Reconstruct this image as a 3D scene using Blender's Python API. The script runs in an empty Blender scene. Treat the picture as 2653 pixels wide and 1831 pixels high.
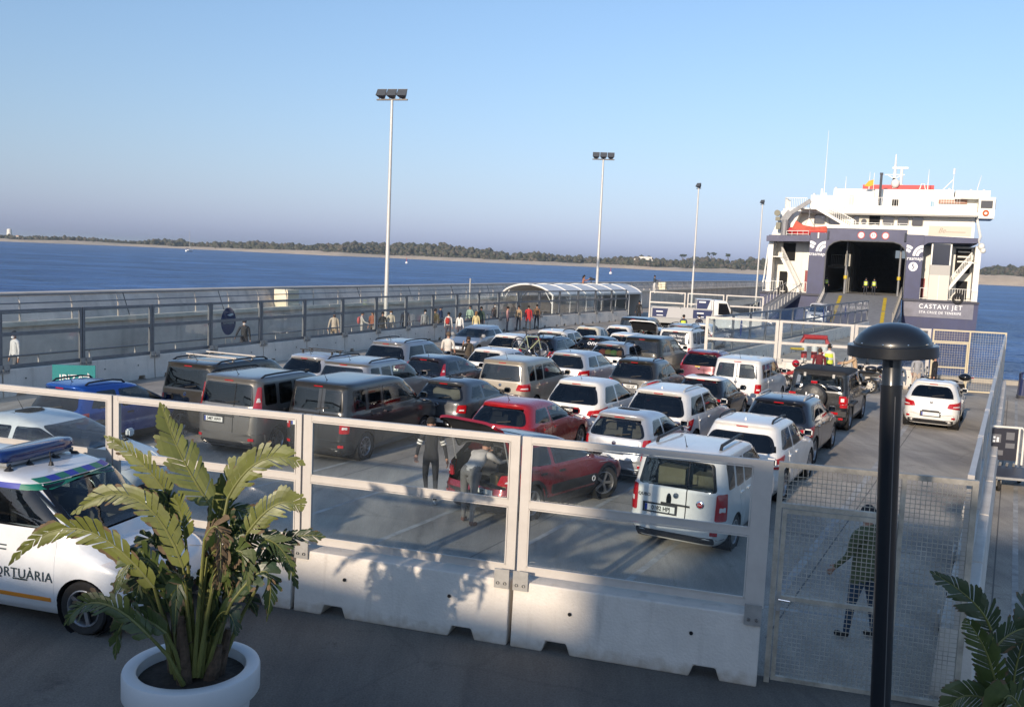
import bpy, bmesh, math, random
import numpy as np
from mathutils import Vector, Matrix, Euler, noise as mnoise
R = math.radians
rng = random.Random(7)
SC = bpy.context.scene
COL = SC.collection

# ------------------------------------------------------------------ camera
cam_d = bpy.data.cameras.new('camera'); cam = bpy.data.objects.new('camera', cam_d); COL.objects.link(cam)
cam_d.sensor_width = 36.0; cam_d.lens = 32.567; cam_d.clip_start = 0.1; cam_d.clip_end = 40000
cam.matrix_world = Matrix.Translation((0, 0, 4.75)) @ Matrix.Rotation(R(90 - 5.811), 4, 'X') @ Matrix.Rotation(R(2.5), 4, 'Z')
SC.camera = cam
# ------------------------------------------------------------------ sky, sun, exposure
SUN_EL, SUN_AZ = R(17.0), R(28.8)          # light travels towards +Y turned SUN_AZ to the right
w = bpy.data.worlds.new('World'); SC.world = w; w.use_nodes = True
nt = w.node_tree
sky = nt.nodes.new('ShaderNodeTexSky'); sky.sky_type = 'NISHITA'; sky.sun_disc = False
sky.sun_elevation = SUN_EL; sky.sun_rotation = SUN_AZ + math.pi
sky.altitude = 0; sky.air_density = 1.0; sky.dust_density = 0.5; sky.ozone_density = 3.0
bg = nt.nodes['Background']; bg.inputs['Strength'].default_value = 0.116
# a thin haze layer hugging the whole horizon, alike in every direction
tc = nt.nodes.new('ShaderNodeTexCoord'); sx = nt.nodes.new('ShaderNodeSeparateXYZ'); nt.links.new(tc.outputs['Generated'], sx.inputs[0])
m1 = nt.nodes.new('ShaderNodeMath'); m1.operation = 'MAXIMUM'; m1.inputs[1].default_value = 0.0; nt.links.new(sx.outputs['Z'], m1.inputs[0])
m2 = nt.nodes.new('ShaderNodeMath'); m2.operation = 'MULTIPLY'; m2.inputs[1].default_value = -5.21; nt.links.new(m1.outputs[0], m2.inputs[0])
m3 = nt.nodes.new('ShaderNodeMath'); m3.operation = 'EXPONENT'; nt.links.new(m2.outputs[0], m3.inputs[0])
hz = nt.nodes.new('ShaderNodeMix'); hz.data_type = 'RGBA'; nt.links.new(m3.outputs[0], hz.inputs['Factor'])
nt.links.new(sky.outputs[0], hz.inputs['A'])
bw_ = nt.nodes.new('ShaderNodeRGBToBW'); nt.links.new(sky.outputs[0], bw_.inputs[0])
tn = nt.nodes.new('ShaderNodeVectorMath'); tn.operation = 'SCALE'; tn.inputs[0].default_value = (0.33, 0.385, 0.59); nt.links.new(bw_.outputs[0], tn.inputs['Scale'])
nt.links.new(tn.outputs[0], hz.inputs['B'])
nt.links.new(hz.outputs['Result'], bg.inputs['Color'])
sun_d = bpy.data.lights.new('sun', 'SUN'); sun = bpy.data.objects.new('sun', sun_d); COL.objects.link(sun)
sun_d.energy = 2.75; sun_d.angle = R(0.9); sun_d.color = (1.0, 0.84, 0.66)
travel = Vector((math.sin(SUN_AZ) * math.cos(SUN_EL), math.cos(SUN_AZ) * math.cos(SUN_EL), -math.sin(SUN_EL)))
sun.rotation_mode = 'QUATERNION'; sun.rotation_quaternion = travel.to_track_quat('-Z', 'Y')
sun.location = (-30, -50, 40)
SC.view_settings.view_transform = 'Standard'; SC.view_settings.look = 'None'
SC.view_settings.gamma = 1; SC.view_settings.use_curve_mapping = False
SC.view_settings.exposure = 0.86
SC.render.engine = 'CYCLES'
SC.cycles.max_bounces = 7; SC.cycles.transparent_max_bounces = 24; SC.cycles.transmission_bounces = 4
SC.cycles.diffuse_bounces = 3; SC.cycles.glossy_bounces = 3
SC.cycles.caustics_reflective = False; SC.cycles.caustics_refractive = False

# ------------------------------------------------------------------ helpers
def tag(o, label=None, cat=None, group=None, kind=None):
    if label: o['label'] = label
    if cat: o['category'] = cat
    if group: o['group'] = group
    if kind: o['kind'] = kind
    return o
def thing(name, label, cat, loc=(0, 0, 0), rz=0.0, group=None):
    o = bpy.data.objects.new(name, None); COL.objects.link(o)
    o.location = loc; o.rotation_euler = (0, 0, rz); o.empty_display_size = 0.3
    return tag(o, label, cat, group)
def put(name, me, parent=None, mats=None, matrix=None):
    o = bpy.data.objects.new(name, me); COL.objects.link(o)
    if parent is not None: o.parent = parent
    if matrix is not None: o.matrix_local = matrix
    if mats is not None and not me.materials:
        for m in (mats if isinstance(mats, (list, tuple)) else [mats]): me.materials.append(m)
    return o
def kids(o): return [c for c in o.children]
def copy_tree(o, parent=None):
    c = o.copy(); COL.objects.link(c)
    if parent is not None:
        c.parent = parent; c.matrix_parent_inverse = o.matrix_parent_inverse.copy()
    for ch in kids(o): copy_tree(ch, c)
    return c

class MB:
    """collects faces of one mesh"""
    def __init__(s): s.v = []; s.f = []; s.m = []
    def add(s, vs, fs, m=0):
        b = len(s.v); s.v += [tuple(v) for v in vs]
        s.f += [tuple(b + i for i in f) for f in fs]; s.m += [m] * len(fs)
        return s
    def box(s, c, d, m=0, rz=0.0, mat=None):
        x, y, z = d[0] / 2, d[1] / 2, d[2] / 2
        vs = [Vector(p) for p in ((-x, -y, -z), (x, -y, -z), (x, y, -z), (-x, y, -z), (-x, -y, z), (x, -y, z), (x, y, z), (-x, y, z))]
        M = mat if mat is not None else Matrix.Rotation(rz, 3, 'Z')
        vs = [M @ v + Vector(c) for v in vs]
        return s.add(vs, [(0, 3, 2, 1), (4, 5, 6, 7), (0, 1, 5, 4), (1, 2, 6, 5), (2, 3, 7, 6), (3, 0, 4, 7)], m)
    def bb(s, a, b, m=0):
        return s.box([(a[i] + b[i]) / 2 for i in range(3)], [abs(b[i] - a[i]) for i in range(3)], m)
    def bar(s, p, q, wd, hg=None, m=0, up=(0, 0, 1)):
        """box beam from p to q"""
        p, q = Vector(p), Vector(q); d = q - p; L = d.length
        if L < 1e-6: return s
        d /= L; u = Vector(up)
        if abs(d.dot(u)) > 0.98: u = Vector((0, 1, 0))
        r = d.cross(u).normalized(); u = r.cross(d)
        hg = hg or wd
        vs = []
        for e in (p, q):
            for a, b in ((-1, -1), (1, -1), (1, 1), (-1, 1)): vs.append(e + r * (a * wd / 2) + u * (b * hg / 2))
        return s.add(vs, [(0, 1, 2, 3), (7, 6, 5, 4), (0, 4, 5, 1), (1, 5, 6, 2), (2, 6, 7, 3), (3, 7, 4, 0)], m)
    def tube(s, pts, r, n=8, m=0, cap=True):
        pts = [Vector(p) for p in pts]; k = len(pts)
        rs = r if isinstance(r, (list, tuple)) else [r] * k
        ref = Vector((0, 0, 1)); rings = []
        for i, p in enumerate(pts):
            d = (pts[min(i + 1, k - 1)] - pts[max(i - 1, 0)]).normalized()
            a = ref if abs(d.dot(ref)) < 0.95 else Vector((0, 1, 0))
            x = d.cross(a).normalized(); y = x.cross(d)
            rings.append([p + (x * math.cos(t) + y * math.sin(t)) * rs[i] for t in [2 * math.pi * j / n for j in range(n)]])
        vs = [v for q in rings for v in q]; fs = []
        for i in range(k - 1):
            for j in range(n):
                fs.append((i * n + j, (i + 1) * n + j, (i + 1) * n + (j + 1) % n, i * n + (j + 1) % n))
        if cap: fs.append(tuple(range(n))); fs.append(tuple((k - 1) * n + j for j in reversed(range(n))))
        return s.add(vs, fs, m)
    def lathe(s, prof, n=24, c=(0, 0, 0), axis='Z', m=0, cap=False):
        vs = []; fs = []; k = len(prof)
        for (r, z) in prof:
            for j in range(n):
                t = 2 * math.pi * j / n; p = (r * math.cos(t), r * math.sin(t), z)
                if axis == 'X': p = (p[2], p[0], p[1])
                if axis == 'Y': p = (p[0], p[2], p[1])
                vs.append((p[0] + c[0], p[1] + c[1], p[2] + c[2]))
        for i in range(k - 1):
            for j in range(n):
                fs.append((i * n + j, i * n + (j + 1) % n, (i + 1) * n + (j + 1) % n, (i + 1) * n + j))
        if cap: fs.append(tuple(reversed(range(n)))); fs.append(tuple((k - 1) * n + j for j in range(n)))
        return s.add(vs, fs, m)
    def prism(s, poly, y0, y1, m=0, plane='XZ'):
        """polygon in a plane pushed along the third axis"""
        n = len(poly)
        def P(a, b, h): return {'XZ': (a, h, b), 'YZ': (h, a, b), 'XY': (a, b, h)}[plane]
        vs = [P(a, b, y0) for a, b in poly] + [P(a, b, y1) for a, b in poly]
        fs = [tuple(range(n)), tuple(reversed(range(n, 2 * n)))] + [(i, n + i, n + (i + 1) % n, (i + 1) % n) for i in range(n)]
        return s.add(vs, fs, m)
    def ball(s, c, r, n=10, k=7, m=0, sc=(1, 1, 1)):
        prof = [(math.sin(math.pi * i / k) * r, -math.cos(math.pi * i / k) * r) for i in range(k + 1)]
        b = len(s.v); s.lathe([(max(a, 1e-4), z) for a, z in prof], n, (0, 0, 0), 'Z', m)
        for i in range(b, len(s.v)):
            v = s.v[i]; s.v[i] = (v[0] * sc[0] + c[0], v[1] * sc[1] + c[1], v[2] * sc[2] + c[2])
        return s
    def mesh(s, name, mats, smooth=False, angle=40, fix=True):
        me = bpy.data.meshes.new(name); me.from_pydata(s.v, [], s.f)
        for mt in (mats if isinstance(mats, (list, tuple)) else [mats]): me.materials.append(mt)
        me.polygons.foreach_set('material_index', s.m)
        if fix:
            bm = bmesh.new(); bm.from_mesh(me); bmesh.ops.recalc_face_normals(bm, faces=bm.faces); bm.to_mesh(me); bm.free()
        if smooth:
            me.polygons.foreach_set('use_smooth', [True] * len(me.polygons)); me.set_sharp_from_angle(angle=R(angle))
        me.update(); return me
    def build(s, name, mats, parent=None, smooth=False, angle=40, matrix=None, fix=True):
        return put(name, s.mesh(name, mats, smooth, angle, fix), parent, None, matrix)

# ------------------------------------------------------------------ materials
MATS = {}
def M(name, col=(0.5, 0.5, 0.5), rough=0.6, metal=0.0, coat=0.0, var=0.0, scale=3.0, bump=0.0, bscale=20.0, spec=0.5, emit=0.0, two=None, detail=6.0):
    """principled material with procedural wear: var mixes darker/lighter noise, bump adds fine relief"""
    if name in MATS: return MATS[name]
    m = bpy.data.materials.new(name); m.use_nodes = True; MATS[name] = m
    t = m.node_tree; p = t.nodes['Principled BSDF']
    p.inputs['Base Color'].default_value = (*col, 1); p.inputs['Roughness'].default_value = rough
    p.inputs['Metallic'].default_value = metal; p.inputs['Specular IOR Level'].default_value = spec
    if coat: p.inputs['Coat Weight'].default_value = coat; p.inputs['Coat Roughness'].default_value = 0.06
    if emit: p.inputs['Emission Color'].default_value = (*col, 1); p.inputs['Emission Strength'].default_value = emit
    colout = None
    if var or bump:
        g = t.nodes.new('ShaderNodeNewGeometry')
    if var:
        n = t.nodes.new('ShaderNodeTexNoise'); n.inputs['Scale'].default_value = scale; n.inputs['Detail'].default_value = detail
        n.inputs['Roughness'].default_value = 0.65
        t.links.new(g.outputs['Position'], n.inputs['Vector'])
        r = t.nodes.new('ShaderNodeValToRGB'); r.color_ramp.elements[0].position = 0.3; r.color_ramp.elements[1].position = 0.72
        r.color_ramp.elements[0].color = (*[c * (1 - var) for c in col], 1)
        r.color_ramp.elements[1].color = (*[min(1, c * (1 + var * 0.6)) for c in col], 1)
        t.links.new(n.outputs['Fac'], r.inputs['Fac']); colout = r.outputs['Color']
        t.links.new(colout, p.inputs['Base Color'])
        mr = t.nodes.new('ShaderNodeMapRange'); mr.inputs['To Min'].default_value = min(1, rough * 1.2); mr.inputs['To Max'].default_value = rough * 0.8
        t.links.new(n.outputs['Fac'], mr.inputs['Value']); t.links.new(mr.outputs['Result'], p.inputs['Roughness'])
    if bump:
        b = t.nodes.new('ShaderNodeBump'); b.inputs['Strength'].default_value = bump; b.inputs['Distance'].default_value = 0.02
        n2 = t.nodes.new('ShaderNodeTexNoise'); n2.inputs['Scale'].default_value = bscale; n2.inputs['Detail'].default_value = 5
        t.links.new(g.outputs['Position'], n2.inputs['Vector']); t.links.new(n2.outputs['Fac'], b.inputs['Height'])
        t.links.new(b.outputs['Normal'], p.inputs['Normal'])
    if two:          # inside of a shell: another lining
        g2 = t.nodes.new('ShaderNodeNewGeometry'); mx = t.nodes.new('ShaderNodeMixShader'); d = t.nodes.new('ShaderNodeBsdfDiffuse')
        d.inputs['Color'].default_value = (*two, 1); o = t.nodes['Material Output']
        t.links.new(g2.outputs['Backfacing'], mx.inputs['Fac']); t.links.new(p.outputs[0], mx.inputs[1]); t.links.new(d.outputs[0], mx.inputs[2])
        t.links.new(mx.outputs[0], o.inputs['Surface'])
    return m
def paint(name, col, rough=0.32, metal=0.0):
    return M('paint_' + name, col, rough, metal, coat=0.8, var=0.12, scale=2.2, two=(0.05, 0.05, 0.05))
def glass(name, tint, ior=1.45, rough=0.02, dirt=0.0, dcol=(0.6, 0.62, 0.62)):
    if name in MATS: return MATS[name]
    m = bpy.data.materials.new(name); m.use_nodes = True; MATS[name] = m
    t = m.node_tree; t.nodes.remove(t.nodes['Principled BSDF']); o = t.nodes['Material Output']
    tr = t.nodes.new('ShaderNodeBsdfTransparent'); tr.inputs['Color'].default_value = (*tint, 1)
    gl = t.nodes.new('ShaderNodeBsdfGlossy'); gl.inputs['Roughness'].default_value = rough
    fr = t.nodes.new('ShaderNodeFresnel'); fr.inputs['IOR'].default_value = ior
    g = t.nodes.new('ShaderNodeNewGeometry')
    mx = t.nodes.new('ShaderNodeMixShader')
    inv = t.nodes.new('ShaderNodeMath'); inv.operation = 'SUBTRACT'; inv.inputs[0].default_value = 1.0
    # a pane is a solid sheet: both sides mirror alike
    lw = t.nodes.new('ShaderNodeLayerWeight'); lw.inputs['Blend'].default_value = 0.5
    pw = t.nodes.new('ShaderNodeMath'); pw.operation = 'POWER'; pw.inputs[1].default_value = 4.5
    t.links.new(lw.outputs['Facing'], pw.inputs[0])
    ad = t.nodes.new('ShaderNodeMath'); ad.operation = 'MULTIPLY_ADD'; f0 = ((ior - 1) / (ior + 1)) ** 2 * 1.6
    ad.inputs[1].default_value = 1 - f0; ad.inputs[2].default_value = f0
    t.links.new(pw.outputs[0], ad.inputs[0]); t.links.new(ad.outputs[0], mx.inputs['Fac'])
    t.links.new(tr.outputs[0], mx.inputs[1]); t.links.new(gl.outputs[0], mx.inputs[2])
    last = mx
    t.nodes.remove(fr); t.nodes.remove(inv)
    if dirt:
        df = t.nodes.new('ShaderNodeBsdfDiffuse'); df.inputs['Color'].default_value = (*dcol, 1)
        n = t.nodes.new('ShaderNodeTexNoise'); n.inputs['Scale'].default_value = 1.6; n.inputs['Detail'].default_value = 7; n.inputs['Roughness'].default_value = 0.7
        t.links.new(g.outputs['Position'], n.inputs['Vector'])
        n3 = t.nodes.new('ShaderNodeTexNoise'); n3.inputs['Scale'].default_value = 9; n3.inputs['Detail'].default_value = 4
        t.links.new(g.outputs['Position'], n3.inputs['Vector'])
        mu = t.nodes.new('ShaderNodeMath'); mu.operation = 'MULTIPLY'; t.links.new(n.outputs['Fac'], mu.inputs[0]); t.links.new(n3.outputs['Fac'], mu.inputs[1])
        # dust gathers along the bottom edge of each pane (uv.y = height in the pane)
        uv = t.nodes.new('ShaderNodeAttribute'); uv.attribute_name = 'edge'
        mr = t.nodes.new('ShaderNodeMapRange'); mr.inputs['From Min'].default_value = 0.15; mr.inputs['From Max'].default_value = 0.4
        mr.inputs['To Min'].default_value = dirt * 0.35; mr.inputs['To Max'].default_value = dirt * 1.4
        t.links.new(mu.outputs[0], mr.inputs['Value'])
        a2 = t.nodes.new('ShaderNodeMath'); a2.operation = 'MULTIPLY_ADD'; a2.inputs[1].default_value = dirt * 6.5
        t.links.new(uv.outputs['Fac'], a2.inputs[0]); t.links.new(mr.outputs['Result'], a2.inputs[2])
        mx2 = t.nodes.new('ShaderNodeMixShader'); t.links.new(a2.outputs[0], mx2.inputs['Fac'])
        t.links.new(mx.outputs[0], mx2.inputs[1]); t.links.new(df.outputs[0], mx2.inputs[2]); last = mx2
    t.links.new(last.outputs[0], o.inputs['Surface'])
    return m
BLACK = M('black_plastic', (0.018, 0.018, 0.02), 0.55, var=0.2, scale=6)
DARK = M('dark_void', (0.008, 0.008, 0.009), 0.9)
GLOSSBLACK = M('gloss_black', (0.006, 0.006, 0.007), 0.12, coat=0.5)
RUBBER = M('rubber', (0.022, 0.021, 0.02), 0.85, var=0.3, scale=9)
CHROME = M('chrome', (0.75, 0.75, 0.76), 0.18, 1.0)
ALLOY = M('alloy', (0.36, 0.36, 0.37), 0.38, 0.8, var=0.15, scale=8)
WHITEPLATE = M('plate_white', (0.72, 0.72, 0.68), 0.5)
PLATEBLUE = M('plate_blue', (0.01, 0.04, 0.3), 0.5)
INK = M('ink_black', (0.01, 0.01, 0.012), 0.6)
WHITEINK = M('ink_white', (0.8, 0.8, 0.8), 0.6)
REDLENS = M('lens_red', (0.42, 0.008, 0.012), 0.12, coat=1.0, spec=0.8)
CLEARLENS = M('lens_clear', (0.72, 0.68, 0.66), 0.12, coat=1.0)
AMBERLENS = M('lens_amber', (0.7, 0.2, 0.02), 0.15, coat=1.0)
CARGLASS = glass('car_glass_dark', (0.10, 0.11, 0.115), 1.55)
CARGLASS2 = glass('car_glass', (0.42, 0.46, 0.46), 1.55)
SEAT = M('seat_cloth', (0.045, 0.045, 0.048), 0.9)
SEATBEIGE = M('seat_beige', (0.30, 0.27, 0.23), 0.9)
SKINM = M('skin', (0.42, 0.22, 0.145), 0.55)
HAIRM = M('hair_dark', (0.012, 0.009, 0.007), 0.5)

def txt(s, size, mat, parent, matrix, name='lettering', align='CENTER', depth=0.001, sx=1.0, shear=0.0, space=1.0, bold=0.0):
    cu = bpy.data.curves.new('lettering', 'FONT'); cu.body = s; cu.size = size; cu.align_x = align; cu.align_y = 'CENTER'
    cu.extrude = depth; cu.shear = shear; cu.space_character = space; cu.offset = bold; cu.resolution_u = 3
    tmp = bpy.data.objects.new('lettering_tmp', cu)
    me = bpy.data.meshes.new_from_object(tmp); bpy.data.objects.remove(tmp); bpy.data.curves.remove(cu)
    me.materials.clear(); me.materials.append(mat); me.name = name
    if sx != 1.0: me.transform(Matrix.Diagonal((sx, 1, 1, 1)))
    return put(name, me, parent, None, matrix)
def frame(o, x, z, n=None):
    """4x4 with columns x (right), z (up) and the outward normal"""
    x = Vector(x).normalized(); z = Vector(z); n = x.cross(z).normalized(); z = n.cross(x)
    return Matrix(((x[0], z[0], n[0], o[0]), (x[1], z[1], n[1], o[1]), (x[2], z[2], n[2], o[2]), (0, 0, 0, 1)))
# ================================================================== SETTING
H_LANE = R(28.3)
def dirv(h): return Vector((math.sin(h), math.cos(h), 0))
def quay_material(name='quay_concrete', k=1.0):
    m = M(name, (0.20, 0.19, 0.178), 0.82, bump=0.35, bscale=70)
    t = m.node_tree; p = t.nodes['Principled BSDF']; g = t.nodes.new('ShaderNodeNewGeometry')
    rot = t.nodes.new('ShaderNodeMapping'); rot.inputs['Rotation'].default_value = (0, 0, H_LANE); rot.inputs['Scale'].default_value = (1, 0.12, 1)
    t.links.new(g.outputs['Position'], rot.inputs['Vector'])
    n1 = t.nodes.new('ShaderNodeTexNoise'); n1.inputs['Scale'].default_value = 1.1; n1.inputs['Detail'].default_value = 8; n1.inputs['Roughness'].default_value = 0.7
    t.links.new(rot.outputs[0], n1.inputs['Vector'])
    n2 = t.nodes.new('ShaderNodeTexNoise'); n2.inputs['Scale'].default_value = 0.35; n2.inputs['Detail'].default_value = 8
    t.links.new(g.outputs['Position'], n2.inputs['Vector'])
    n3 = t.nodes.new('ShaderNodeTexNoise'); n3.inputs['Scale'].default_value = 45; n3.inputs['Detail'].default_value = 3
    t.links.new(g.outputs['Position'], n3.inputs['Vector'])
    def ramp(a, b, src, ca, cb):
        r = t.nodes.new('ShaderNodeValToRGB'); r.color_ramp.elements[0].position = a; r.color_ramp.elements[1].position = b
        r.color_ramp.elements[0].color = (*ca, 1); r.color_ramp.elements[1].color = (*cb, 1); t.links.new(src, r.inputs['Fac']); return r.outputs[0]
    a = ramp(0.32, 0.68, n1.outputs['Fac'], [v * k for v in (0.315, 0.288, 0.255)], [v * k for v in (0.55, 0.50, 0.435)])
    b = ramp(0.35, 0.65, n2.outputs['Fac'], (0.62, 0.62, 0.63), (1.12, 1.1, 1.06))
    c = ramp(0.3, 0.7, n3.outputs['Fac'], (0.72, 0.72, 0.72), (1.16, 1.16, 1.15))
    # oil drips and old patches
    n4 = t.nodes.new('ShaderNodeTexNoise'); n4.inputs['Scale'].default_value = 0.9; n4.inputs['Detail'].default_value = 9; n4.inputs['Roughness'].default_value = 0.75
    t.links.new(g.outputs['Position'], n4.inputs['Vector'])
    d_ = ramp(0.60, 0.70, n4.outputs['Fac'], (1, 1, 1), (0.55, 0.55, 0.56))
    vo = t.nodes.new('ShaderNodeTexVoronoi'); vo.feature = 'DISTANCE_TO_EDGE'; vo.inputs['Scale'].default_value = 0.28
    wn = t.nodes.new('ShaderNodeVectorMath'); wn.operation = 'ADD'; t.links.new(g.outputs['Position'], wn.inputs[0]); t.links.new(n2.outputs['Color'], wn.inputs[1]); t.links.new(wn.outputs[0], vo.inputs['Vector'])
    e_ = ramp(0.0, 0.012, vo.outputs['Distance'], (0.86, 0.86, 0.86), (1, 1, 1))
    for s in (b, c, d_, e_):
        x = t.nodes.new('ShaderNodeMix'); x.data_type = 'RGBA'; x.blend_type = 'MULTIPLY'; x.inputs['Factor'].default_value = 1
        t.links.new(a, x.inputs['A']); t.links.new(s, x.inputs['B']); a = x.outputs['Result']
    t.links.new(a, p.inputs['Base Color']); return m
QUAYM = quay_material(); APRONM = quay_material('apron_shaded', 0.37)
QUAYSIDE = M('quay_side', (0.22, 0.20, 0.17), 0.9, var=0.4, scale=0.8, bump=0.4, bscale=8)
WALLM = M('breakwater_concrete', (0.76, 0.68, 0.59), 0.9, var=0.28, scale=0.55, bump=0.35, bscale=14)
BLOCKM = M('barrier_concrete', (0.68, 0.63, 0.565), 0.88, var=0.16, scale=1.1, bump=0.45, bscale=34)
def streaks(m, amount, col, sc=(5, 5, 0.35), lo=0.55, hi=0.72, foot=None):
    """run-off streaks that follow the vertical, and a stained foot"""
    t = m.node_tree; p = t.nodes['Principled BSDF']; g = t.nodes.new('ShaderNodeNewGeometry'); src = p.inputs['Base Color'].links[0].from_socket
    mp = t.nodes.new('ShaderNodeMapping'); mp.inputs['Scale'].default_value = sc; t.links.new(g.outputs['Position'], mp.inputs['Vector'])
    n = t.nodes.new('ShaderNodeTexNoise'); n.inputs['Scale'].default_value = 1.0; n.inputs['Detail'].default_value = 6; n.inputs['Roughness'].default_value = 0.6; t.links.new(mp.outputs[0], n.inputs['Vector'])
    r = t.nodes.new('ShaderNodeMapRange'); r.inputs['From Min'].default_value = lo; r.inputs['From Max'].default_value = hi; r.inputs['To Max'].default_value = amount; t.links.new(n.outputs['Fac'], r.inputs['Value'])
    x = t.nodes.new('ShaderNodeMix'); x.data_type = 'RGBA'; t.links.new(r.outputs[0], x.inputs['Factor']); t.links.new(src, x.inputs['A']); x.inputs['B'].default_value = (*col, 1); out = x.outputs['Result']
    if foot:
        s_ = t.nodes.new('ShaderNodeSeparateXYZ'); t.links.new(g.outputs['Position'], s_.inputs[0])
        n2 = t.nodes.new('ShaderNodeTexNoise'); n2.inputs['Scale'].default_value = 7; n2.inputs['Detail'].default_value = 6; t.links.new(g.outputs['Position'], n2.inputs['Vector'])
        ma = t.nodes.new('ShaderNodeMath'); ma.operation = 'MULTIPLY_ADD'; ma.inputs[1].default_value = -0.35; t.links.new(n2.outputs['Fac'], ma.inputs[0]); t.links.new(s_.outputs['Z'], ma.inputs[2])
        r2 = t.nodes.new('ShaderNodeMapRange'); r2.inputs['From Min'].default_value = -0.19; r2.inputs['From Max'].default_value = -0.02; r2.inputs['To Min'].default_value = 0.6; r2.inputs['To Max'].default_value = 0.0; t.links.new(ma.outputs[0], r2.inputs['Value'])
        x2 = t.nodes.new('ShaderNodeMix'); x2.data_type = 'RGBA'; t.links.new(r2.outputs[0], x2.inputs['Factor']); t.links.new(out, x2.inputs['A']); x2.inputs['B'].default_value = (*foot, 1); out = x2.outputs['Result']
    t.links.new(out, p.inputs['Base Color'])
streaks(BLOCKM, 0.35, (0.30, 0.26, 0.22), foot=(0.34, 0.25, 0.16)); streaks(WALLM, 0.45, (0.28, 0.25, 0.22), (1.5, 1.5, 0.2))
LINEM = M('lane_paint', (0.42, 0.41, 0.39), 0.85, var=0.45, scale=2.5)
ALUM = M('painted_aluminium', (0.56, 0.52, 0.475), 0.45, 0.15, var=0.1, scale=4)
ALUMDARK = M('dark_aluminium', (0.23, 0.235, 0.245), 0.45, 0.35, var=0.2, scale=4)  # darker copy of the frame metal: left fence's shade put into its colour
STEEL = M('galvanised_steel', (0.42, 0.41, 0.39), 0.5, 0.5, var=0.25, scale=7)
PANE = glass('fence_glass', (0.86, 0.92, 0.93), 1.5, 0.01, dirt=0.014, dcol=(0.5, 0.56, 0.62))

wall_line = [(-60, -66), (-17.6, 31.8), (-12.6, 45.5), (-0.3, 74.2), (16.4, 110), (42, 162), (75, 220)]
def offset_line(pts, d):
    out = []
    for i, p in enumerate(pts):
        a = Vector(pts[max(i - 1, 0)]); b = Vector(pts[min(i + 1, len(pts) - 1)]); t = (b - a).normalized()
        out.append((p[0] + t.y * d, p[1] - t.x * d))
    return out
# quay: one thick slab, water is left around it
quay_pts = [(-150, -160), (150, -160), (150, 22), (24, 42.6), (16.2, 44.6), (17.2, 49.5), (32.6, 77.3), (35.0, 83), (38.5, 86.2), (31.0, 90.2), (24, 92), (25, 110), (44, 156), (82, 216)] + \
    list(reversed(offset_line(wall_line, -1.2)))[:-1] + [(-150, -60)]
b = MB()
n = len(quay_pts)
b.add([(x, y, 0) for x, y in quay_pts], [tuple(range(n))], 0)
b.add([(x, y, 0) for x, y in quay_pts] + [(x, y, -5) for x, y in quay_pts], [(i, n + i, n + (i + 1) % n, (i + 1) % n) for i in range(n)], 1)
tag(b.build('quay_ground', [QUAYM, QUAYSIDE]), kind='structure')
# kerb along the water edge
b = MB(); e = [(150, 21.6), (24, 42.2), (16.6, 44.2), (17.6, 49.3), (32.9, 77.0)]
for i in range(len(e) - 1): b.bar((*e[i], 0.10), (*e[i + 1], 0.10), 0.55, 0.2)
tag(b.build('quay_kerb', M('kerb_concrete', (0.40, 0.36, 0.30), 0.9, var=0.3, scale=1.5, bump=0.3)), kind='structure')
# darker ground copy on the viewer's side, its colour deepening the shade there
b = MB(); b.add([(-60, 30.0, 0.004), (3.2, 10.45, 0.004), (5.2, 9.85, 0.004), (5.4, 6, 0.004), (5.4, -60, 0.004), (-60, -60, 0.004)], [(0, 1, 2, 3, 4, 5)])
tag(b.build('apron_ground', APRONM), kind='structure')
# casting joints of the quay slab and a manhole
b = MB()
def strip(p, q, wd):
    p, q = Vector((*p, 0.0035)), Vector((*q, 0.0035)); dd = (q - p).normalized(); ss = Vector((dd.y, -dd.x, 0)) * wd / 2; b.add([p - ss, p + ss, q + ss, q - ss], [(0, 1, 2, 3)])
DL = dirv(H_LANE); PL = Vector((DL.y, -DL.x, 0)); O = Vector((4.6, 11.0, 0))
for k in (-12, -7, -2.2, 0.35): a = O + PL * (k + 0.9); c = a + DL * 31; strip(a.xy, c.xy, 0.022)
for k in range(1, 6): a = O + DL * 5.2 * k + PL * -13; c = O + DL * 5.2 * k + PL * 1.2; strip(a.xy, c.xy, 0.022)
for k in range(6): a = O + PL * 3.2 + DL * (2 + 5.2 * k); c = a + PL * 9; strip(a.xy, c.xy, 0.022)
tag(b.build('ground_joints', M('joint_tar', (0.15, 0.142, 0.132), 0.9), fix=False), kind='structure')
# lane markings
b = MB()
def line(p, q, wd=0.12, z=0.004):
    p, q = Vector((*p, z)), Vector((*q, z)); d = (q - p).normalized(); s = Vector((d.y, -d.x, 0)) * wd / 2
    b.add([p - s, p + s, q + s, q - s], [(0, 1, 2, 3)])
def ray_line(x, y, L, h=H_LANE, wd=0.12):
    d = dirv(h); line((x, y), (x + d.x * L, y + d.y * L), wd)
for x, y, L, wd in ((4.05, 13.2, 27, 0.13), (1.75, 13.3, 30, 0.11), (0.25, 14.9, 34, 0.10), (-2.35, 14.5, 36, 0.11), (-3.6, 16.2, 38, 0.10), (-5.4, 17.4, 30, 0.1), (6.9, 12.0, 28, 0.09)):
    ray_line(x, y, L, wd=wd)
line((3.75, 12.75), (5.8, 12.17), 0.09); line((5.45, 14.23), (6.72, 13.92), 0.09)
for k in range(4):                                   # arrows' worth of worn cross marks further up the lanes
    d = dirv(H_LANE); s = Vector((d.y, -d.x, 0)); a = Vector((4.05, 13.2, 0)) + d * (27 + k * 0.001)
line((17.2, 37.6), (20.0, 36.9), 0.1)
tag(b.build('lane_markings', LINEM, fix=False), kind='structure')

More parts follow.
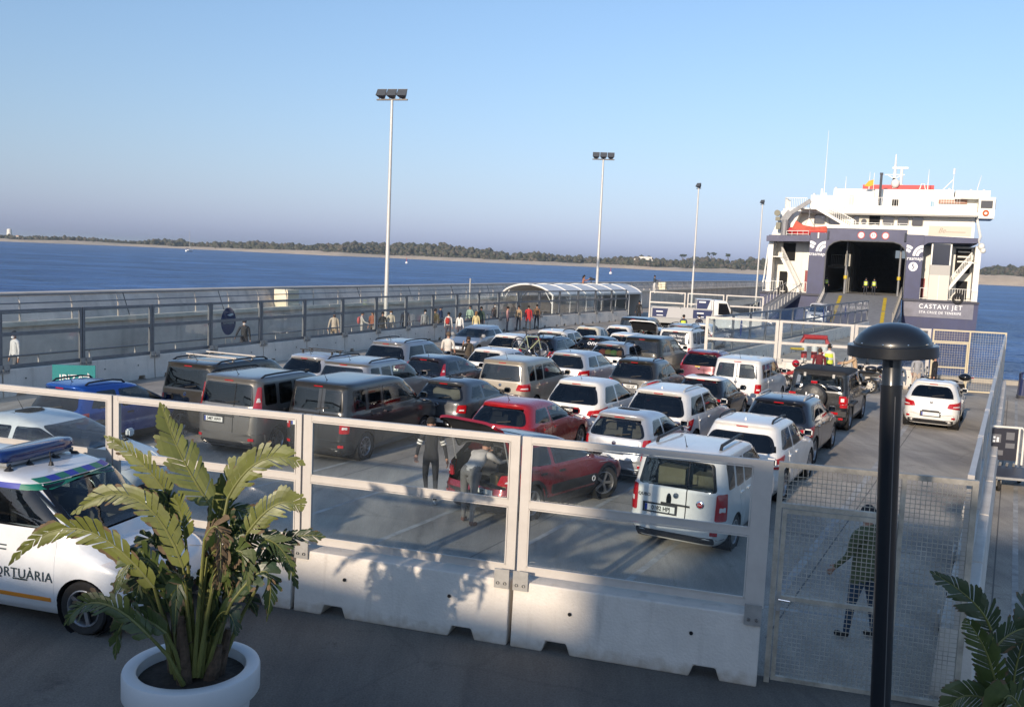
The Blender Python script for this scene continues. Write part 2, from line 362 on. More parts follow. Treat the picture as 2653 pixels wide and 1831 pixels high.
# ------------------------------------------------------------------ water
def water_material():
    m = bpy.data.materials.new('sea_water'); m.use_nodes = True; t = m.node_tree
    t.nodes.remove(t.nodes['Principled BSDF']); o = t.nodes['Material Output']
    g = t.nodes.new('ShaderNodeNewGeometry')
    mp = t.nodes.new('ShaderNodeMapping'); mp.inputs['Rotation'].default_value = (0, 0, R(12)); mp.inputs['Scale'].default_value = (0.42, 0.55, 1)
    t.links.new(g.outputs['Position'], mp.inputs['Vector'])
    ns = []
    for sc, det in ((0.05, 8), (0.32, 6), (1.9, 3)):
        nn = t.nodes.new('ShaderNodeTexNoise'); nn.inputs['Scale'].default_value = sc; nn.inputs['Detail'].default_value = det; nn.inputs['Roughness'].default_value = 0.62
        t.links.new(mp.outputs[0], nn.inputs['Vector']); ns.append(nn)
    a1 = t.nodes.new('ShaderNodeMath'); a1.operation = 'MULTIPLY_ADD'; a1.inputs[1].default_value = 1.8
    t.links.new(ns[1].outputs['Fac'], a1.inputs[0]); t.links.new(ns[0].outputs['Fac'], a1.inputs[2])
    a2 = t.nodes.new('ShaderNodeMath'); a2.operation = 'MULTIPLY_ADD'; a2.inputs[1].default_value = 0.35
    t.links.new(ns[2].outputs['Fac'], a2.inputs[0]); t.links.new(a1.outputs[0], a2.inputs[2])
    bp = t.nodes.new('ShaderNodeBump'); bp.inputs['Strength'].default_value = 1.0; bp.inputs['Distance'].default_value = 0.9
    t.links.new(a2.outputs[0], bp.inputs['Height'])
    r = t.nodes.new('ShaderNodeValToRGB'); e = r.color_ramp.elements; e[0].position = 0.40; e[1].position = 0.62
    e[0].color = (0.008, 0.040, 0.14, 1); e[1].color = (0.050, 0.125, 0.29, 1)
    t.links.new(ns[0].outputs['Fac'], r.inputs['Fac'])
    r2 = t.nodes.new('ShaderNodeValToRGB'); e = r2.color_ramp.elements; e[0].position = 0.38; e[1].position = 0.60
    e[0].color = (0.42, 0.45, 0.5, 1); e[1].color = (1.35, 1.32, 1.28, 1); t.links.new(ns[1].outputs['Fac'], r2.inputs['Fac'])  # light and dark of the ripples put into the water colour
    x = t.nodes.new('ShaderNodeMix'); x.data_type = 'RGBA'; x.blend_type = 'MULTIPLY'; x.inputs['Factor'].default_value = 1
    t.links.new(r.outputs[0], x.inputs['A']); t.links.new(r2.outputs[0], x.inputs['B'])
    df = t.nodes.new('ShaderNodeBsdfDiffuse'); t.links.new(x.outputs['Result'], df.inputs['Color'])
    gl = t.nodes.new('ShaderNodeBsdfGlossy'); gl.inputs['Roughness'].default_value = 0.18; gl.inputs['Color'].default_value = (0.75, 0.85, 1, 1)
    t.links.new(bp.outputs[0], gl.inputs['Normal'])
    fr = t.nodes.new('ShaderNodeFresnel'); fr.inputs['IOR'].default_value = 1.33; t.links.new(bp.outputs[0], fr.inputs['Normal'])
    mn = t.nodes.new('ShaderNodeMath'); mn.operation = 'MINIMUM'; mn.inputs[1].default_value = 0.42; t.links.new(fr.outputs[0], mn.inputs[0])
    mx = t.nodes.new('ShaderNodeMixShader'); t.links.new(mn.outputs[0], mx.inputs['Fac']); t.links.new(df.outputs[0], mx.inputs[1]); t.links.new(gl.outputs[0], mx.inputs[2])
    t.links.new(mx.outputs[0], o.inputs['Surface']); return m
b = MB(); S = 16000
b.add([(-S, -S, -1.5), (S, -S, -1.5), (S, S, -1.5), (-S, S, -1.5)], [(0, 1, 2, 3)])
tag(b.build('sea_water', water_material()), kind='structure')

# ------------------------------------------------------------------ fences of glass on concrete blocks
BLOCKLIFT = M('barrier_concrete_lifted', (0.80, 0.73, 0.64), 0.88, var=0.16, scale=1.1, bump=0.3, bscale=30); streaks(BLOCKLIFT, 0.35, (0.42, 0.37, 0.31))  # lighter copy of the block concrete, brightens shaded blocks in place of fill light
def block_mesh(L, bm_=None):
    b = MB(); w0 = L - 0.03
    poly = [(0.02, 0), (0.42, 0), (0.47, 0.14), (0.72, 0.14), (0.77, 0), (w0 - 0.77, 0), (w0 - 0.72, 0.14), (w0 - 0.47, 0.14), (w0 - 0.42, 0), (w0, 0), (w0, 0.82), (0.02, 0.82)]
    b.prism(poly, -0.22, 0.22)
    me = b.mesh('concrete_block', bm_ or BLOCKM)
    bm = bmesh.new(); bm.from_mesh(me)
    for v in bm.verts:                                    # batter
        if v.co.z > 0.5: v.co.y *= 0.80
    bmesh.ops.bevel(bm, geom=[e for e in bm.edges], offset=0.018, segments=2, affect='EDGES', profile=0.5)
    bmesh.ops.triangulate(bm, faces=[f for f in bm.faces if len(f.verts) > 4]); bm.to_mesh(me); bm.free()
    return me
def pane_mesh(L, z0, z1, mat, y=0.0, th=0.012):
    hs = [0, 0.06, 0.14, 0.25, 1.0]; xs = [0, 0.04, 0.96, 1.0]
    b = MB(); ed = []
    for yy in (y - th / 2, y + th / 2):
        base = len(b.v); vs = []
        for h in hs:
            for u in xs:
                vs.append((u * L, yy, z0 + (z1 - z0) * h))
                ed.append(max(max(0, 1 - h / 0.25) * 0.8, 0.5 if u in (0, 1.0) else 0.0, 0.5 if h == 1.0 else 0))
        nx = len(xs)
        fs = [(j * nx + i, j * nx + i + 1, (j + 1) * nx + i + 1, (j + 1) * nx + i) for j in range(len(hs) - 1) for i in range(nx - 1)]
        if yy > y: fs = [tuple(reversed(f)) for f in fs]
        b.add(vs, fs)
        if yy < y: break                                  # a single sheet: one wall of glass shades like the real pane
    me = b.mesh('pane', mat, fix=False)
    a = me.attributes.new('edge', 'FLOAT', 'POINT'); a.data.foreach_set('value', ed)
    return me
_cache = {}
def fence_module(root, p, q, fm, pane, block=True, wl=0.09, wr=0.09, ztop=2.60, zmid=1.75, zbot=0.92, bracket=True, boltm=None, holes=True, depth=0.07):
    p, q = Vector(p), Vector(q); d = q - p; L = round(d.length, 2); ang = math.atan2(d.y, d.x)
    key = (L, fm.name, pane.name, wl, wr, ztop, zmid, zbot, block)
    if key not in _cache:
        f = MB()
        f.bb((0.015, -depth / 2, zbot - 0.09), (wl, depth / 2, ztop)); f.bb((L - wr, -depth / 2, zbot - 0.09), (L - 0.015, depth / 2, ztop))
        for z0, z1 in ((zbot - 0.09, zbot), (zmid - 0.04, zmid + 0.04), (ztop - 0.075, ztop - 0.002)):
            f.bb((wl, -depth / 2 + 0.004, z0), (L - wr, depth / 2 - 0.004, z1))
        for x in (wl + 0.012, L - wr - 0.012):             # glazing beads, proud lips
            f.bb((x - 0.008, -depth / 2 - 0.006, zbot), (x + 0.008, -depth / 2 + 0.012, zmid - 0.04)); f.bb((x - 0.008, -depth / 2 - 0.006, zmid + 0.04), (x + 0.008, -depth / 2 + 0.012, ztop - 0.075))
        for z in (zbot + 0.012, zmid + 0.052, zmid - 0.052, ztop - 0.088):
            f.bb((wl, -depth / 2 - 0.006, z - 0.008), (L - wr, -depth / 2 + 0.012, z + 0.008))
        fr = f.mesh('frame', fm)
        pm1 = pane_mesh(L - wl - wr, zbot, zmid - 0.04, pane); pm2 = pane_mesh(L - wl - wr, zmid + 0.04, ztop - 0.075, pane)
        br = MB().bb((0, -0.012, 0.0), (0.19, 0.012, 0.24)); br.lathe([(0.018, 0), (0.018, 0.022)], 8, (0.05, -0.034, 0.07), 'Y', 1); br.lathe([(0.018, 0), (0.018, 0.022)], 8, (0.14, -0.034, 0.07), 'Y', 1)
        brm = br.mesh('bracket', [STEEL, ALUMDARK])
        hm = MB().lathe([(0.0001, 0), (0.022, 0), (0.024, 0.01)], 10, (0, 0, 0), 'Y').mesh('lifting_hole', DARK)
        _cache[key] = (fr, pm1, pm2, block_mesh(L, BLOCKLIFT if fm is ALUMDARK else None) if block else None, brm, hm)
    fr, pm1, pm2, bl, brm, hm = _cache[key]
    base = Matrix.Translation((p.x, p.y, 0)) @ Matrix.Rotation(ang, 4, 'Z')
    T = Matrix.Translation
    put('frame', fr, root, None, base)
    for pm in (pm1, pm2): put('pane', pm, root, None, base @ T((wl, 0.0, 0)))
    if bl is not None:
        o = put('concrete_block', bl, root, None, base)
        if holes:
            for x in (0.75, L - 0.8): put('lifting_hole', hm, o, None, T((x, -0.222, 0.52)) @ Matrix.Rotation(R(-4), 4, 'X'))
        if bracket:
            for x in (0.02, L - 0.22): put('bracket', brm, root, None, base @ T((x, -0.205, 0.72)))
    return ang
def along(pts, step):
    """points every step along a polyline"""
    P = [Vector(p) for p in pts]; out = [P[0].copy()]; acc = 0.0
    for a, c in zip(P[:-1], P[1:]):
        L = (c - a).length; s = step - acc
        while s <= L + 1e-6: out.append(a + (c - a) * (s / L)); s += step
        acc = (acc + L) % step
    return out

# front barrier, three metres a block, counted leftwards from the gate
fb = thing('glass_barrier', 'near row of pale concrete blocks carrying framed glass panes, behind the planter', 'barrier')
F0, Fd = Vector((3.05, 10.38)), Vector((-0.9593, 0.2823))
for i in range(6):
    a = F0 + Fd * (3.0 * (i + 1)); c = F0 + Fd * (3.0 * i)
    fence_module(fb, a, c, ALUM, PANE, wl=0.13 if i in (0, 1) else 0.09, wr=0.23 if i == 0 else (0.13 if i == 1 else 0.09), zbot=0.96)
b = MB()
# left fence between the cars and the walkway
lf = thing('glass_fence', 'long grey framed glass fence on concrete blocks between parked cars and the walkway', 'fence')
lpts = along([(-19.9, 16.2), (-15.25, 27.15), (-9.3, 41.0), (-0.2, 62.3), (10.95, 81.0)], 3.0)
for a, c in zip(lpts[:-1], lpts[1:]):
    fence_module(lf, a, c, ALUMDARK, PANE, wl=0.08, wr=0.08, zmid=1.86, depth=0.09)
# right fence down to the water, seen nearly edge on
rf = thing('glass_fence', 'grey glass fence on white blocks along the right side of the car lanes', 'fence')
rpts = along([(5.12, 10.05), (20.55, 38.6)], 32.45 / 10.8)
for a, c in zip(rpts[:-1], rpts[1:]):
    fence_module(rf, c, a, ALUM, PANE, wl=0.12, wr=0.12)
# back fence across the end of the lanes
bf = thing('glass_fence', 'white framed glass fence across the far end of the lanes behind the motorbikes', 'fence')
bp = [Vector((8.55, 41.25)), Vector((11.6, 40.4)), Vector((14.6, 39.6)), Vector((17.6, 38.95))]
for a, c in zip(bp[:-1], bp[1:]):
    fence_module(bf, a, c, ALUM, PANE, wl=0.13, wr=0.13, zmid=1.62)
# fence beside the boarding road
gf = thing('glass_fence', 'thin posted glass fence running up the boarding road towards the ferry ramp', 'fence')
gp = along([(9.0, 41.6), (29.9, 78.4)], 42.32 / 14.0)
for a, c in zip(gp[:-1], gp[1:]):
    fence_module(gf, a, c, ALUMDARK, PANE, wl=0.07, wr=0.07, zmid=1.80, bracket=False)
# low framed screen behind the flatbed truck
sf = thing('glass_fence', 'three tall framed panels standing behind the flatbed truck', 'fence')
for i in range(3):
    a = Vector((11.25 + 3.02 * i, 77.4 - 0.75 * i)); c = a + Vector((2.9, -0.7))
    fence_module(sf, a, c, ALUM, PANE, bracket=False, zmid=1.7)

# wire mesh gates
def wire_grid(L, z0, z1, pitch, r, x0=0.0):
    b = MB(); k = int(L / pitch)
    for i in range(1, k): b.bar((x0 + i * pitch, 0, z0), (x0 + i * pitch, 0, z1), r, r)
    k = int((z1 - z0) / pitch)
    for i in range(1, k): b.bar((x0, r, z0 + i * pitch), (x0 + L, r, z0 + i * pitch), r, r)
    return b
def mesh_gate(label, p, q, pitch, wire, door=(0.0, 1.0), fm=STEEL, ztr=2.08, zmid=1.0, ztop=2.60, handle=True):
    p, q = Vector(p), Vector(q); d = q - p; L = d.length; ang = math.atan2(d.y, d.x)
    g = thing('mesh_gate', label, 'gate', (p.x, p.y, 0), ang)
    f = MB()
    f.bb((0, -0.03, 0), (0.06, 0.03, ztop)); f.bb((L - 0.06, -0.03, 0), (L, 0.03, ztop)); f.bb((0.06, -0.03, ztop - 0.06), (L - 0.06, 0.03, ztop))
    dx = door[1] * L
    f.bb((dx, -0.03, 0), (dx + 0.05, 0.03, ztop - 0.06)); f.bb((0.06, -0.03, ztr), (dx, 0.03, ztr + 0.05)); f.bb((dx + 0.05, -0.03, 0.03), (L - 0.06, 0.03, 0.09))
    f.build('frame', fm, g)
    dd = MB(); x0, x1 = 0.075, dx - 0.015
    dd.bb((x0, -0.025, 0.04), (x0 + 0.05, 0.025, ztr - 0.015)); dd.bb((x1 - 0.05, -0.025, 0.04), (x1, 0.025, ztr - 0.015))
    for z in (0.04, zmid, ztr - 0.065): dd.bb((x0 + 0.05, -0.025, z), (x1 - 0.05, 0.025, z + 0.05))
    do = dd.build('door', fm, g)
    if handle:
        h = MB().bb((x0 + 0.005, -0.032, zmid - 0.13), (x0 + 0.045, -0.024, zmid + 0.10)); h.tube([(x0 + 0.025, -0.03, zmid + 0.02), (x0 + 0.025, -0.075, zmid + 0.02), (x0 + 0.15, -0.08, zmid + 0.015)], 0.011, 8, 1)
        h.build('handle', [STEEL, CHROME], do)
    tag(wire_grid(x1 - x0 - 0.1, 0.09, ztr - 0.065, pitch, wire, x0 + 0.05).build('wire_mesh', fm, do), kind='stuff')
    tag(wire_grid(dx - 0.06, ztr + 0.05, ztop - 0.06, pitch, wire, 0.06).build('wire_mesh', fm, g), kind='stuff')
    tag(wire_grid(L - dx - 0.11, 0.09, ztop - 0.06, pitch, wire, dx + 0.05).build('wire_mesh', fm, g), kind='stuff')
    return g
GATEST = M('gate_steel', (0.50, 0.45, 0.37), 0.55, 0.35, var=0.4, scale=5)
GATEPALE = M('gate_pale', (0.62, 0.53, 0.36), 0.5, 0.1)
mesh_gate('rusty steel wire mesh gate with lever handle, in front of the man in green', (3.09, 10.36), (5.08, 9.80), 0.052, 0.0068, door=(0, 0.63), fm=GATEST)
mesh_gate('pale wire mesh gate at the water end of the car lanes', (17.65, 38.92), (20.5, 38.45), 0.10, 0.0045, door=(0, 0.5), fm=GATEPALE, handle=False)

# ------------------------------------------------------------------ breakwater with promenade and railing
bw = thing('breakwater_wall', 'long sea wall with a raised promenade behind the walkway', 'wall')
b = MB(); c1 = offset_line(wall_line, 0.0); c2 = offset_line(wall_line, 1.0); c0 = offset_line(wall_line, -0.9)
def ribbon(b, A, B, za, zb, m=0):
    n = len(A); b.add([(x, y, za) for x, y in A] + [(x, y, zb) for x, y in B], [(i, i + 1, n + i + 1, n + i) for i in range(n - 1)], m)
ribbon(b, c2, c2, 0, 1.78); ribbon(b, c2, c1, 1.78, 1.78); ribbon(b, c1, offset_line(wall_line, -0.38), 1.78, 2.70); ribbon(b, offset_line(wall_line, -0.38), c0, 2.70, 2.70); ribbon(b, c0, c0, 2.70, -3)
b.build('wall_face', WALLM, bw, fix=False)
kb = MB(); kz = offset_line(wall_line, 0.98)
for i in range(len(kz) - 1): kb.bar((*kz[i], 1.84), (*kz[i + 1], 1.84), 0.34, 0.15)
kb.build('kerb', M('kerb_pale', (0.80, 0.72, 0.58), 0.85, var=0.2, scale=1.2), bw)
cb = MB(); kz = offset_line(wall_line, -0.70)
for i in range(len(kz) - 1): cb.bar((*kz[i], 2.745), (*kz[i + 1], 2.745), 0.72, 0.09)
cb.build('coping', M('coping_concrete', (0.60, 0.54, 0.47), 0.85, var=0.25, scale=0.8, bump=0.2), bw)
jm = MB().bar((0, 0.0, 0.0), (-0.38, 0.0, 0.92), 0.02, 0.025).mesh('joint', M('joint_dark', (0.10, 0.095, 0.09), 0.9))
for p in along(offset_line(wall_line, 0.0)[1:5], 6.0): put('joint', jm, bw, None, Matrix.Translation((p.x, p.y, 1.8)) @ Matrix.Rotation(-R(23), 4, 'Z'))
for (px, py, hh) in ((-11.55, 47.0, 2.72), (17.9, 112.6, 2.76)):
    o = MB().box((0, 0, (hh + 1.6) / 2), (0.85, 0.9, hh - 1.6)).build('pier', M('pier_limewash', (0.72, 0.66, 0.50), 0.85, var=0.12), bw, matrix=Matrix.Translation((px, py, 0)) @ Matrix.Rotation(-R(24), 4, 'Z'))
rl = thing('railing', 'steel railing with curved posts along the edge of the sea wall promenade', 'railing')
rp = offset_line(wall_line, 0.86)
post = MB()
post.tube([(0, 0, 1.9), (0, 0.0, 2.3), (-0.02, 0, 2.55), (-0.12, 0, 2.82)], [0.035, 0.03, 0.028, 0.022], 6)
pme = post.mesh('post', M('railing_steel', (0.55, 0.50, 0.44), 0.5, 0.4, var=0.2), True)
for p in along(rp[1:6], 2.25)[:78]: put('post', pme, rl, None, Matrix.Translation((p.x, p.y, 0)) @ Matrix.Rotation(-R(24), 4, 'Z'))
for z, off in ((2.80, 0.75), (2.52, 0.85), (2.2, 0.87)):
    q = offset_line(wall_line, off); MB().tube([(*p, z) for p in q], 0.026, 6).build('rail', ALUMDARK, rl, True)
# handrail just behind the left fence
hr = thing('handrail', 'low grey handrail on short posts just behind the left glass fence', 'railing')
hp = offset_line([tuple(p) for p in lpts], -0.75)
pm = MB().tube([(0, 0, 0), (0, 0, 1.06)], 0.026, 8).mesh('post', ALUM)
for p in along(hp, 2.0): put('post', pm, hr, None, Matrix.Translation((p.x, p.y, 0)))
MB().tube([(*p, 1.08) for p in hp], 0.032, 8).build('rail', ALUMDARK, hr, True)
# ================================================================== FAR SHORE
SH = [(-1150, 1120, 2.2, 6.0), (-900, 1180, 2, 6), (-680, 1226, 1.9, 6.0), (-652, 1270, 3.1, 9.8), (-627, 1328, 2.9, 6.9), (-601, 1397, 2.1, 9.4), (-539, 1435, 1.6, 10.3), (-418, 1367, 2.3, 12.6), (-313, 1286, 4.0, 13.6), (-246, 1243, 3.3, 19.9), (-194, 1330, 2.4, 22.5), (-77, 1223, 3.1, 22.3), (-29, 1240, 2.7, 15.2), (20, 1234, 3.0, 12.0), (86, 1272, 2.9, 15.9), (147, 1285, 3.1, 11.3), (181, 1200, 2.5, 14.7), (201, 1155, 2.6, 15.1), (280, 1217, 3.2, 16.0), (321, 1222, 4.0, 20.4), (464, 1223, 5.5, 21.0), (568, 1143, 9.4, 23.3), (616, 1128, 10.7, 22.4), (760, 1080, 9, 21), (1000, 1050, 7, 20)]
def shore(x):
    for (a, b_) in zip(SH[:-1], SH[1:]):
        if a[0] <= x <= b_[0]:
            t = (x - a[0]) / (b_[0] - a[0]); return [a[i] + (b_[i] - a[i]) * t for i in range(4)]
    return SH[0] if x < SH[0][0] else SH[-1]
SAND = M('beach_sand', (0.62, 0.48, 0.33), 0.95, var=0.25, scale=0.05)
SCRUB = M('scrub_ground', (0.115, 0.10, 0.058), 0.95, var=0.45, scale=0.06)
b = MB(); xs = [-1140 + 9 * i for i in range(236)]; rows = []
for x in xs:
    _, Y, zs, zt = shore(x); j = mnoise.noise(Vector((x * 0.021, 3.1, 0))) * 10; k = 1 + 0.35 * mnoise.noise(Vector((x * 0.05, 9.1, 0)))
    hill = max(zs + 1.2, zt - 7.0)
    rows.append([(x, Y + j, -2.6), (x, Y + j + 14, -0.9), (x, Y + 38, zs * 0.45 * k), (x, Y + 66, zs * k), (x, Y + 84, zs * k + 0.6), (x, Y + 120, zs + (hill - zs) * 0.35), (x, Y + 180, hill), (x, Y + 320, hill * 0.96), (x, Y + 700, 3), (x, Y + 900, -3)])
nr = len(rows[0]); vs = [v for r in rows for v in r]
for i in range(len(rows) - 1):
    for j in range(nr - 1):
        q = (i * nr + j, (i + 1) * nr + j, (i + 1) * nr + j + 1, i * nr + j + 1)
        b.f.append(q); b.m.append(0 if j < 3 or (j == 3 and mnoise.noise(Vector((rows[i][0][0] * 0.03, 1.7, 0))) > -0.1) else 1)
b.v = vs
tag(b.build('shore_terrain', [SAND, SCRUB], smooth=True, angle=180), kind='structure')
# the wood beyond the beach reads as one mass of rounded crowns
bm0 = bmesh.new(); bmesh.ops.create_icosphere(bm0, subdivisions=1, radius=1); ICO_V = [v.co.copy() for v in bm0.verts]; ICO_F = [tuple(v.index for v in f.verts) for f in bm0.faces]; bm0.free()
def clump(b, c, rx, rz, m, rg):
    b.add([(c[0] + v.x * rx * rg.uniform(0.72, 1.22), c[1] + v.y * rx * rg.uniform(0.72, 1.2), c[2] + v.z * rz * rg.uniform(0.7, 1.25)) for v in ICO_V], ICO_F, m)
b = MB(); rg = random.Random(3)
for i in range(5200):
    x = rg.uniform(-1130, 960); _, Y, zs, zt = shore(x); t = rg.random() ** 0.9; d = 66 + 126 * t
    hill = max(zs + 1.2, zt - 7.0); z = zs + (hill - zs) * max(0, min(1, (d - 84) / 96))
    dens = mnoise.noise(Vector((x * 0.012, d * 0.02, 4)))
    if dens < -0.42 and t < 0.5: continue
    r = rg.uniform(2.2, 5.6) * (0.5 if t < 0.2 else 1.0) * (1 + 0.5 * mnoise.noise(Vector((x * 0.02, 7, 1))))
    if zt - zs < 7: r *= 0.62
    hh = r * rg.uniform(0.7, 1.05)
    clump(b, (x, Y + d, z + hh * 0.75), r, hh, rg.choice((0, 0, 1, 2)), rg)
    if r > 3: clump(b, (x + rg.uniform(-2, 2), Y + d - 1.2, z + hh * 1.35), r * 0.62, hh * 0.55, rg.choice((0, 1, 2)), rg)
tag(b.build('far_woodland', [M('wood_leaf_dark', (0.050, 0.054, 0.030), 0.9, var=0.5, scale=0.5), M('wood_leaf_olive', (0.085, 0.082, 0.050), 0.9, var=0.4, scale=0.5), M('wood_leaf_brown', (0.11, 0.092, 0.066), 0.9, var=0.4, scale=0.5)]), kind='stuff',
    label='low dark woodland covering the dunes across the water', cat='woodland')
PINEB = M('pine_bark', (0.10, 0.065, 0.045), 0.9); PINEL = M('pine_leaf', (0.045, 0.055, 0.024), 0.9, var=0.5, scale=0.4)
for x, y, z0, h, w, lab in ((250, 1400, 8, 15, 10, 'broad umbrella pine on the far shore, leftmost of the tall pines'), (268, 1395, 8, 12, 7, 'smaller umbrella pine standing between the taller pines on the far shore'), (293, 1400, 9, 19, 13, 'tallest wide umbrella pine on the far shore'), (318, 1400, 9, 18, 6, 'lone slim pine standing right of the wide pines on the far shore')):
    t = thing('pine_tree', lab, 'tree', (x, y, z0), 0, 'tall pines across the water')
    MB().tube([(0, 0, 0), (0.5, 0, h * 0.4), (-0.3, 0, h * 0.75)], [0.6, 0.45, 0.25], 6).tube([(0.4, 0, h * .45), (w * .3, 0, h * .8)], [0.3, .12], 5).tube([(0.2, 0, h * .5), (-w * .32, 0, h * .82)], [0.3, .12], 5).build('trunk', PINEB, t)
    c = MB()
    for k in range(26):
        a = rg.uniform(0, 6.28); r = w * 0.5 * math.sqrt(rg.random()); clump(c, (r * math.cos(a), r * math.sin(a), h * 0.88 + rg.uniform(-.12, .1) * h * (1 - 0.4 * r / w)), rg.uniform(1.1, 2.0), rg.uniform(0.6, 1.1), 0, rg)
    c.build('crown', PINEL, t)
WHITEWASH = M('whitewash', (0.78, 0.74, 0.66), 0.9)
h = thing('white_house', 'long flat roofed white house among the trees on the far shore', 'house', (181, 1330, 6.5))
MB().bb((-13, -5, 0), (13, 5, 6.0)).bb((-6, -4.5, 6.0), (12, 4, 9.4)).build('wall', WHITEWASH, h)
for k in range(5):
    MB().bb((-10.5 + 4.5 * k, -5.06, 2.2), (-8.7 + 4.5 * k, -4.98, 4.2)).build('window', M('far_window', (0.03, 0.035, 0.04), 0.3), h)
MB().bb((-13.2, -5.2, 6.0), (-6, 5.2, 6.4)).bb((-6.2, -4.7, 9.4), (12.2, 4.2, 9.8)).build('roof', WHITEWASH, h)
ml = thing('windmill_tower', 'round white mill tower at the far left end of the shore', 'tower', (-817, 1500, 4))
MB().lathe([(4.4, 0), (3.5, 11.5), (3.7, 11.6), (3.6, 13.2), (0.3, 14.5)], 16).build('wall', WHITEWASH, ml, True)
MB().bb((-0.7, -4.6, 0), (0.7, -3.6, 2.6)).build('door', M('far_window', (0.03, 0.035, 0.04), 0.3), ml)
for x, y, s, lab in ((-850, 1490, 1.0, 'small white house beside the mill tower at the left edge'), (-800, 1495, 0.7, 'tiny white hut to the right of the mill tower')):
    h = thing('white_house', lab, 'house', (x, y, 4)); MB().bb((-6 * s, -4 * s, 0), (6 * s, 4 * s, 4 * s)).build('wall', WHITEWASH, h)
    MB().prism([(-6.3 * s, 4 * s), (6.3 * s, 4 * s), (0, 6.2 * s)], -4.2 * s, 4.2 * s).build('roof', M('roof_tile', (0.4, 0.22, 0.14), 0.9), h)
    MB().bb((-1 * s, -4.1 * s, 0), (0.6 * s, -3.95 * s, 2.4 * s)).build('door', M('far_window', (0.03, 0.035, 0.04), 0.3), h)
sb = thing('sailing_boat', 'white sailing yacht at anchor with bare mast on the open water', 'sailboat', (-304, 865, -1.5), R(75))
hl = MB(); st = []
for t_, hw, zt in ((-5, 0.9, 1.35), (-3, 1.55, 1.2), (0, 1.8, 1.15), (3, 1.2, 1.35), (5.4, 0.05, 1.7)):
    st.append([(t_, -hw, zt), (t_, -hw * 0.7, 0.1), (t_, 0, -0.4), (t_, hw * 0.7, 0.1), (t_, hw, zt)])
for i in range(4): hl.add(st[i] + st[i + 1], [(j, j + 1, j + 6, j + 5) for j in range(4)] + [(0, 5, 9, 4)])
hl.add(st[0], [(0, 1, 2, 3, 4)]); hl.build('hull', M('yacht_white', (0.8, 0.8, 0.78), 0.3), sb)
MB().box((0, 0, 1.55), (4.2, 1.7, 0.7)).build('cabin', M('yacht_white', (0.8, 0.8, 0.78), 0.3), sb)
MB().tube([(0.6, 0, 1.2), (0.6, 0, 19.5)], [0.13, 0.09], 6).build('mast', ALUM, sb)
MB().tube([(0.4, 0, 2.8), (-4.4, 0, 2.9)], 0.22, 6).build('boom', M('navy_cloth', (0.02, 0.03, 0.09), 0.8), sb)
MB().tube([(0.6, 0, 19.3), (5.3, 0, 1.6)], 0.03, 4).tube([(0.6, 0, 19.3), (-4.9, 0, 1.3)], 0.03, 4).build('rigging', STEEL, sb)
mb = thing('motor_boat', 'tiny white motor boat near the left shore', 'boat', (-700, 1275, -1.5), R(20))
MB().prism([(-3.2, 0.1), (2.6, 0.1), (3.6, 1.3), (-3.2, 1.1)], -1.1, 1.1).build('hull', M('yacht_white', (0.8, 0.8, 0.78), 0.3), mb)
MB().bb((-1.4, -0.8, 1.1), (1.2, 0.8, 2.7)).build('cabin', M('yacht_white', (0.8, 0.8, 0.78), 0.3), mb)
for x, y, lab in ((-76, 647, 'red and white buoy floating left of the second floodlight mast'), (56.6, 554, 'red and white buoy floating right of the second floodlight mast')):
    t = thing('buoy', lab, 'buoy', (x, y, -1.5), 0, 'marker buoys in the bay')
    MB().lathe([(0.01, -0.3), (0.8, -0.2), (0.9, 0.7), (0.55, 1.2), (0.3, 1.3)], 12).build('float', M('buoy_white', (0.8, 0.8, 0.78), 0.5), t, True)
    MB().tube([(0, 0, 1.2), (0, 0, 3.6)], [0.16, 0.1], 6).lathe([(0.32, 3.1), (0.02, 3.9)], 8).build('mast', M('buoy_red', (0.5, 0.03, 0.02), 0.5), t)

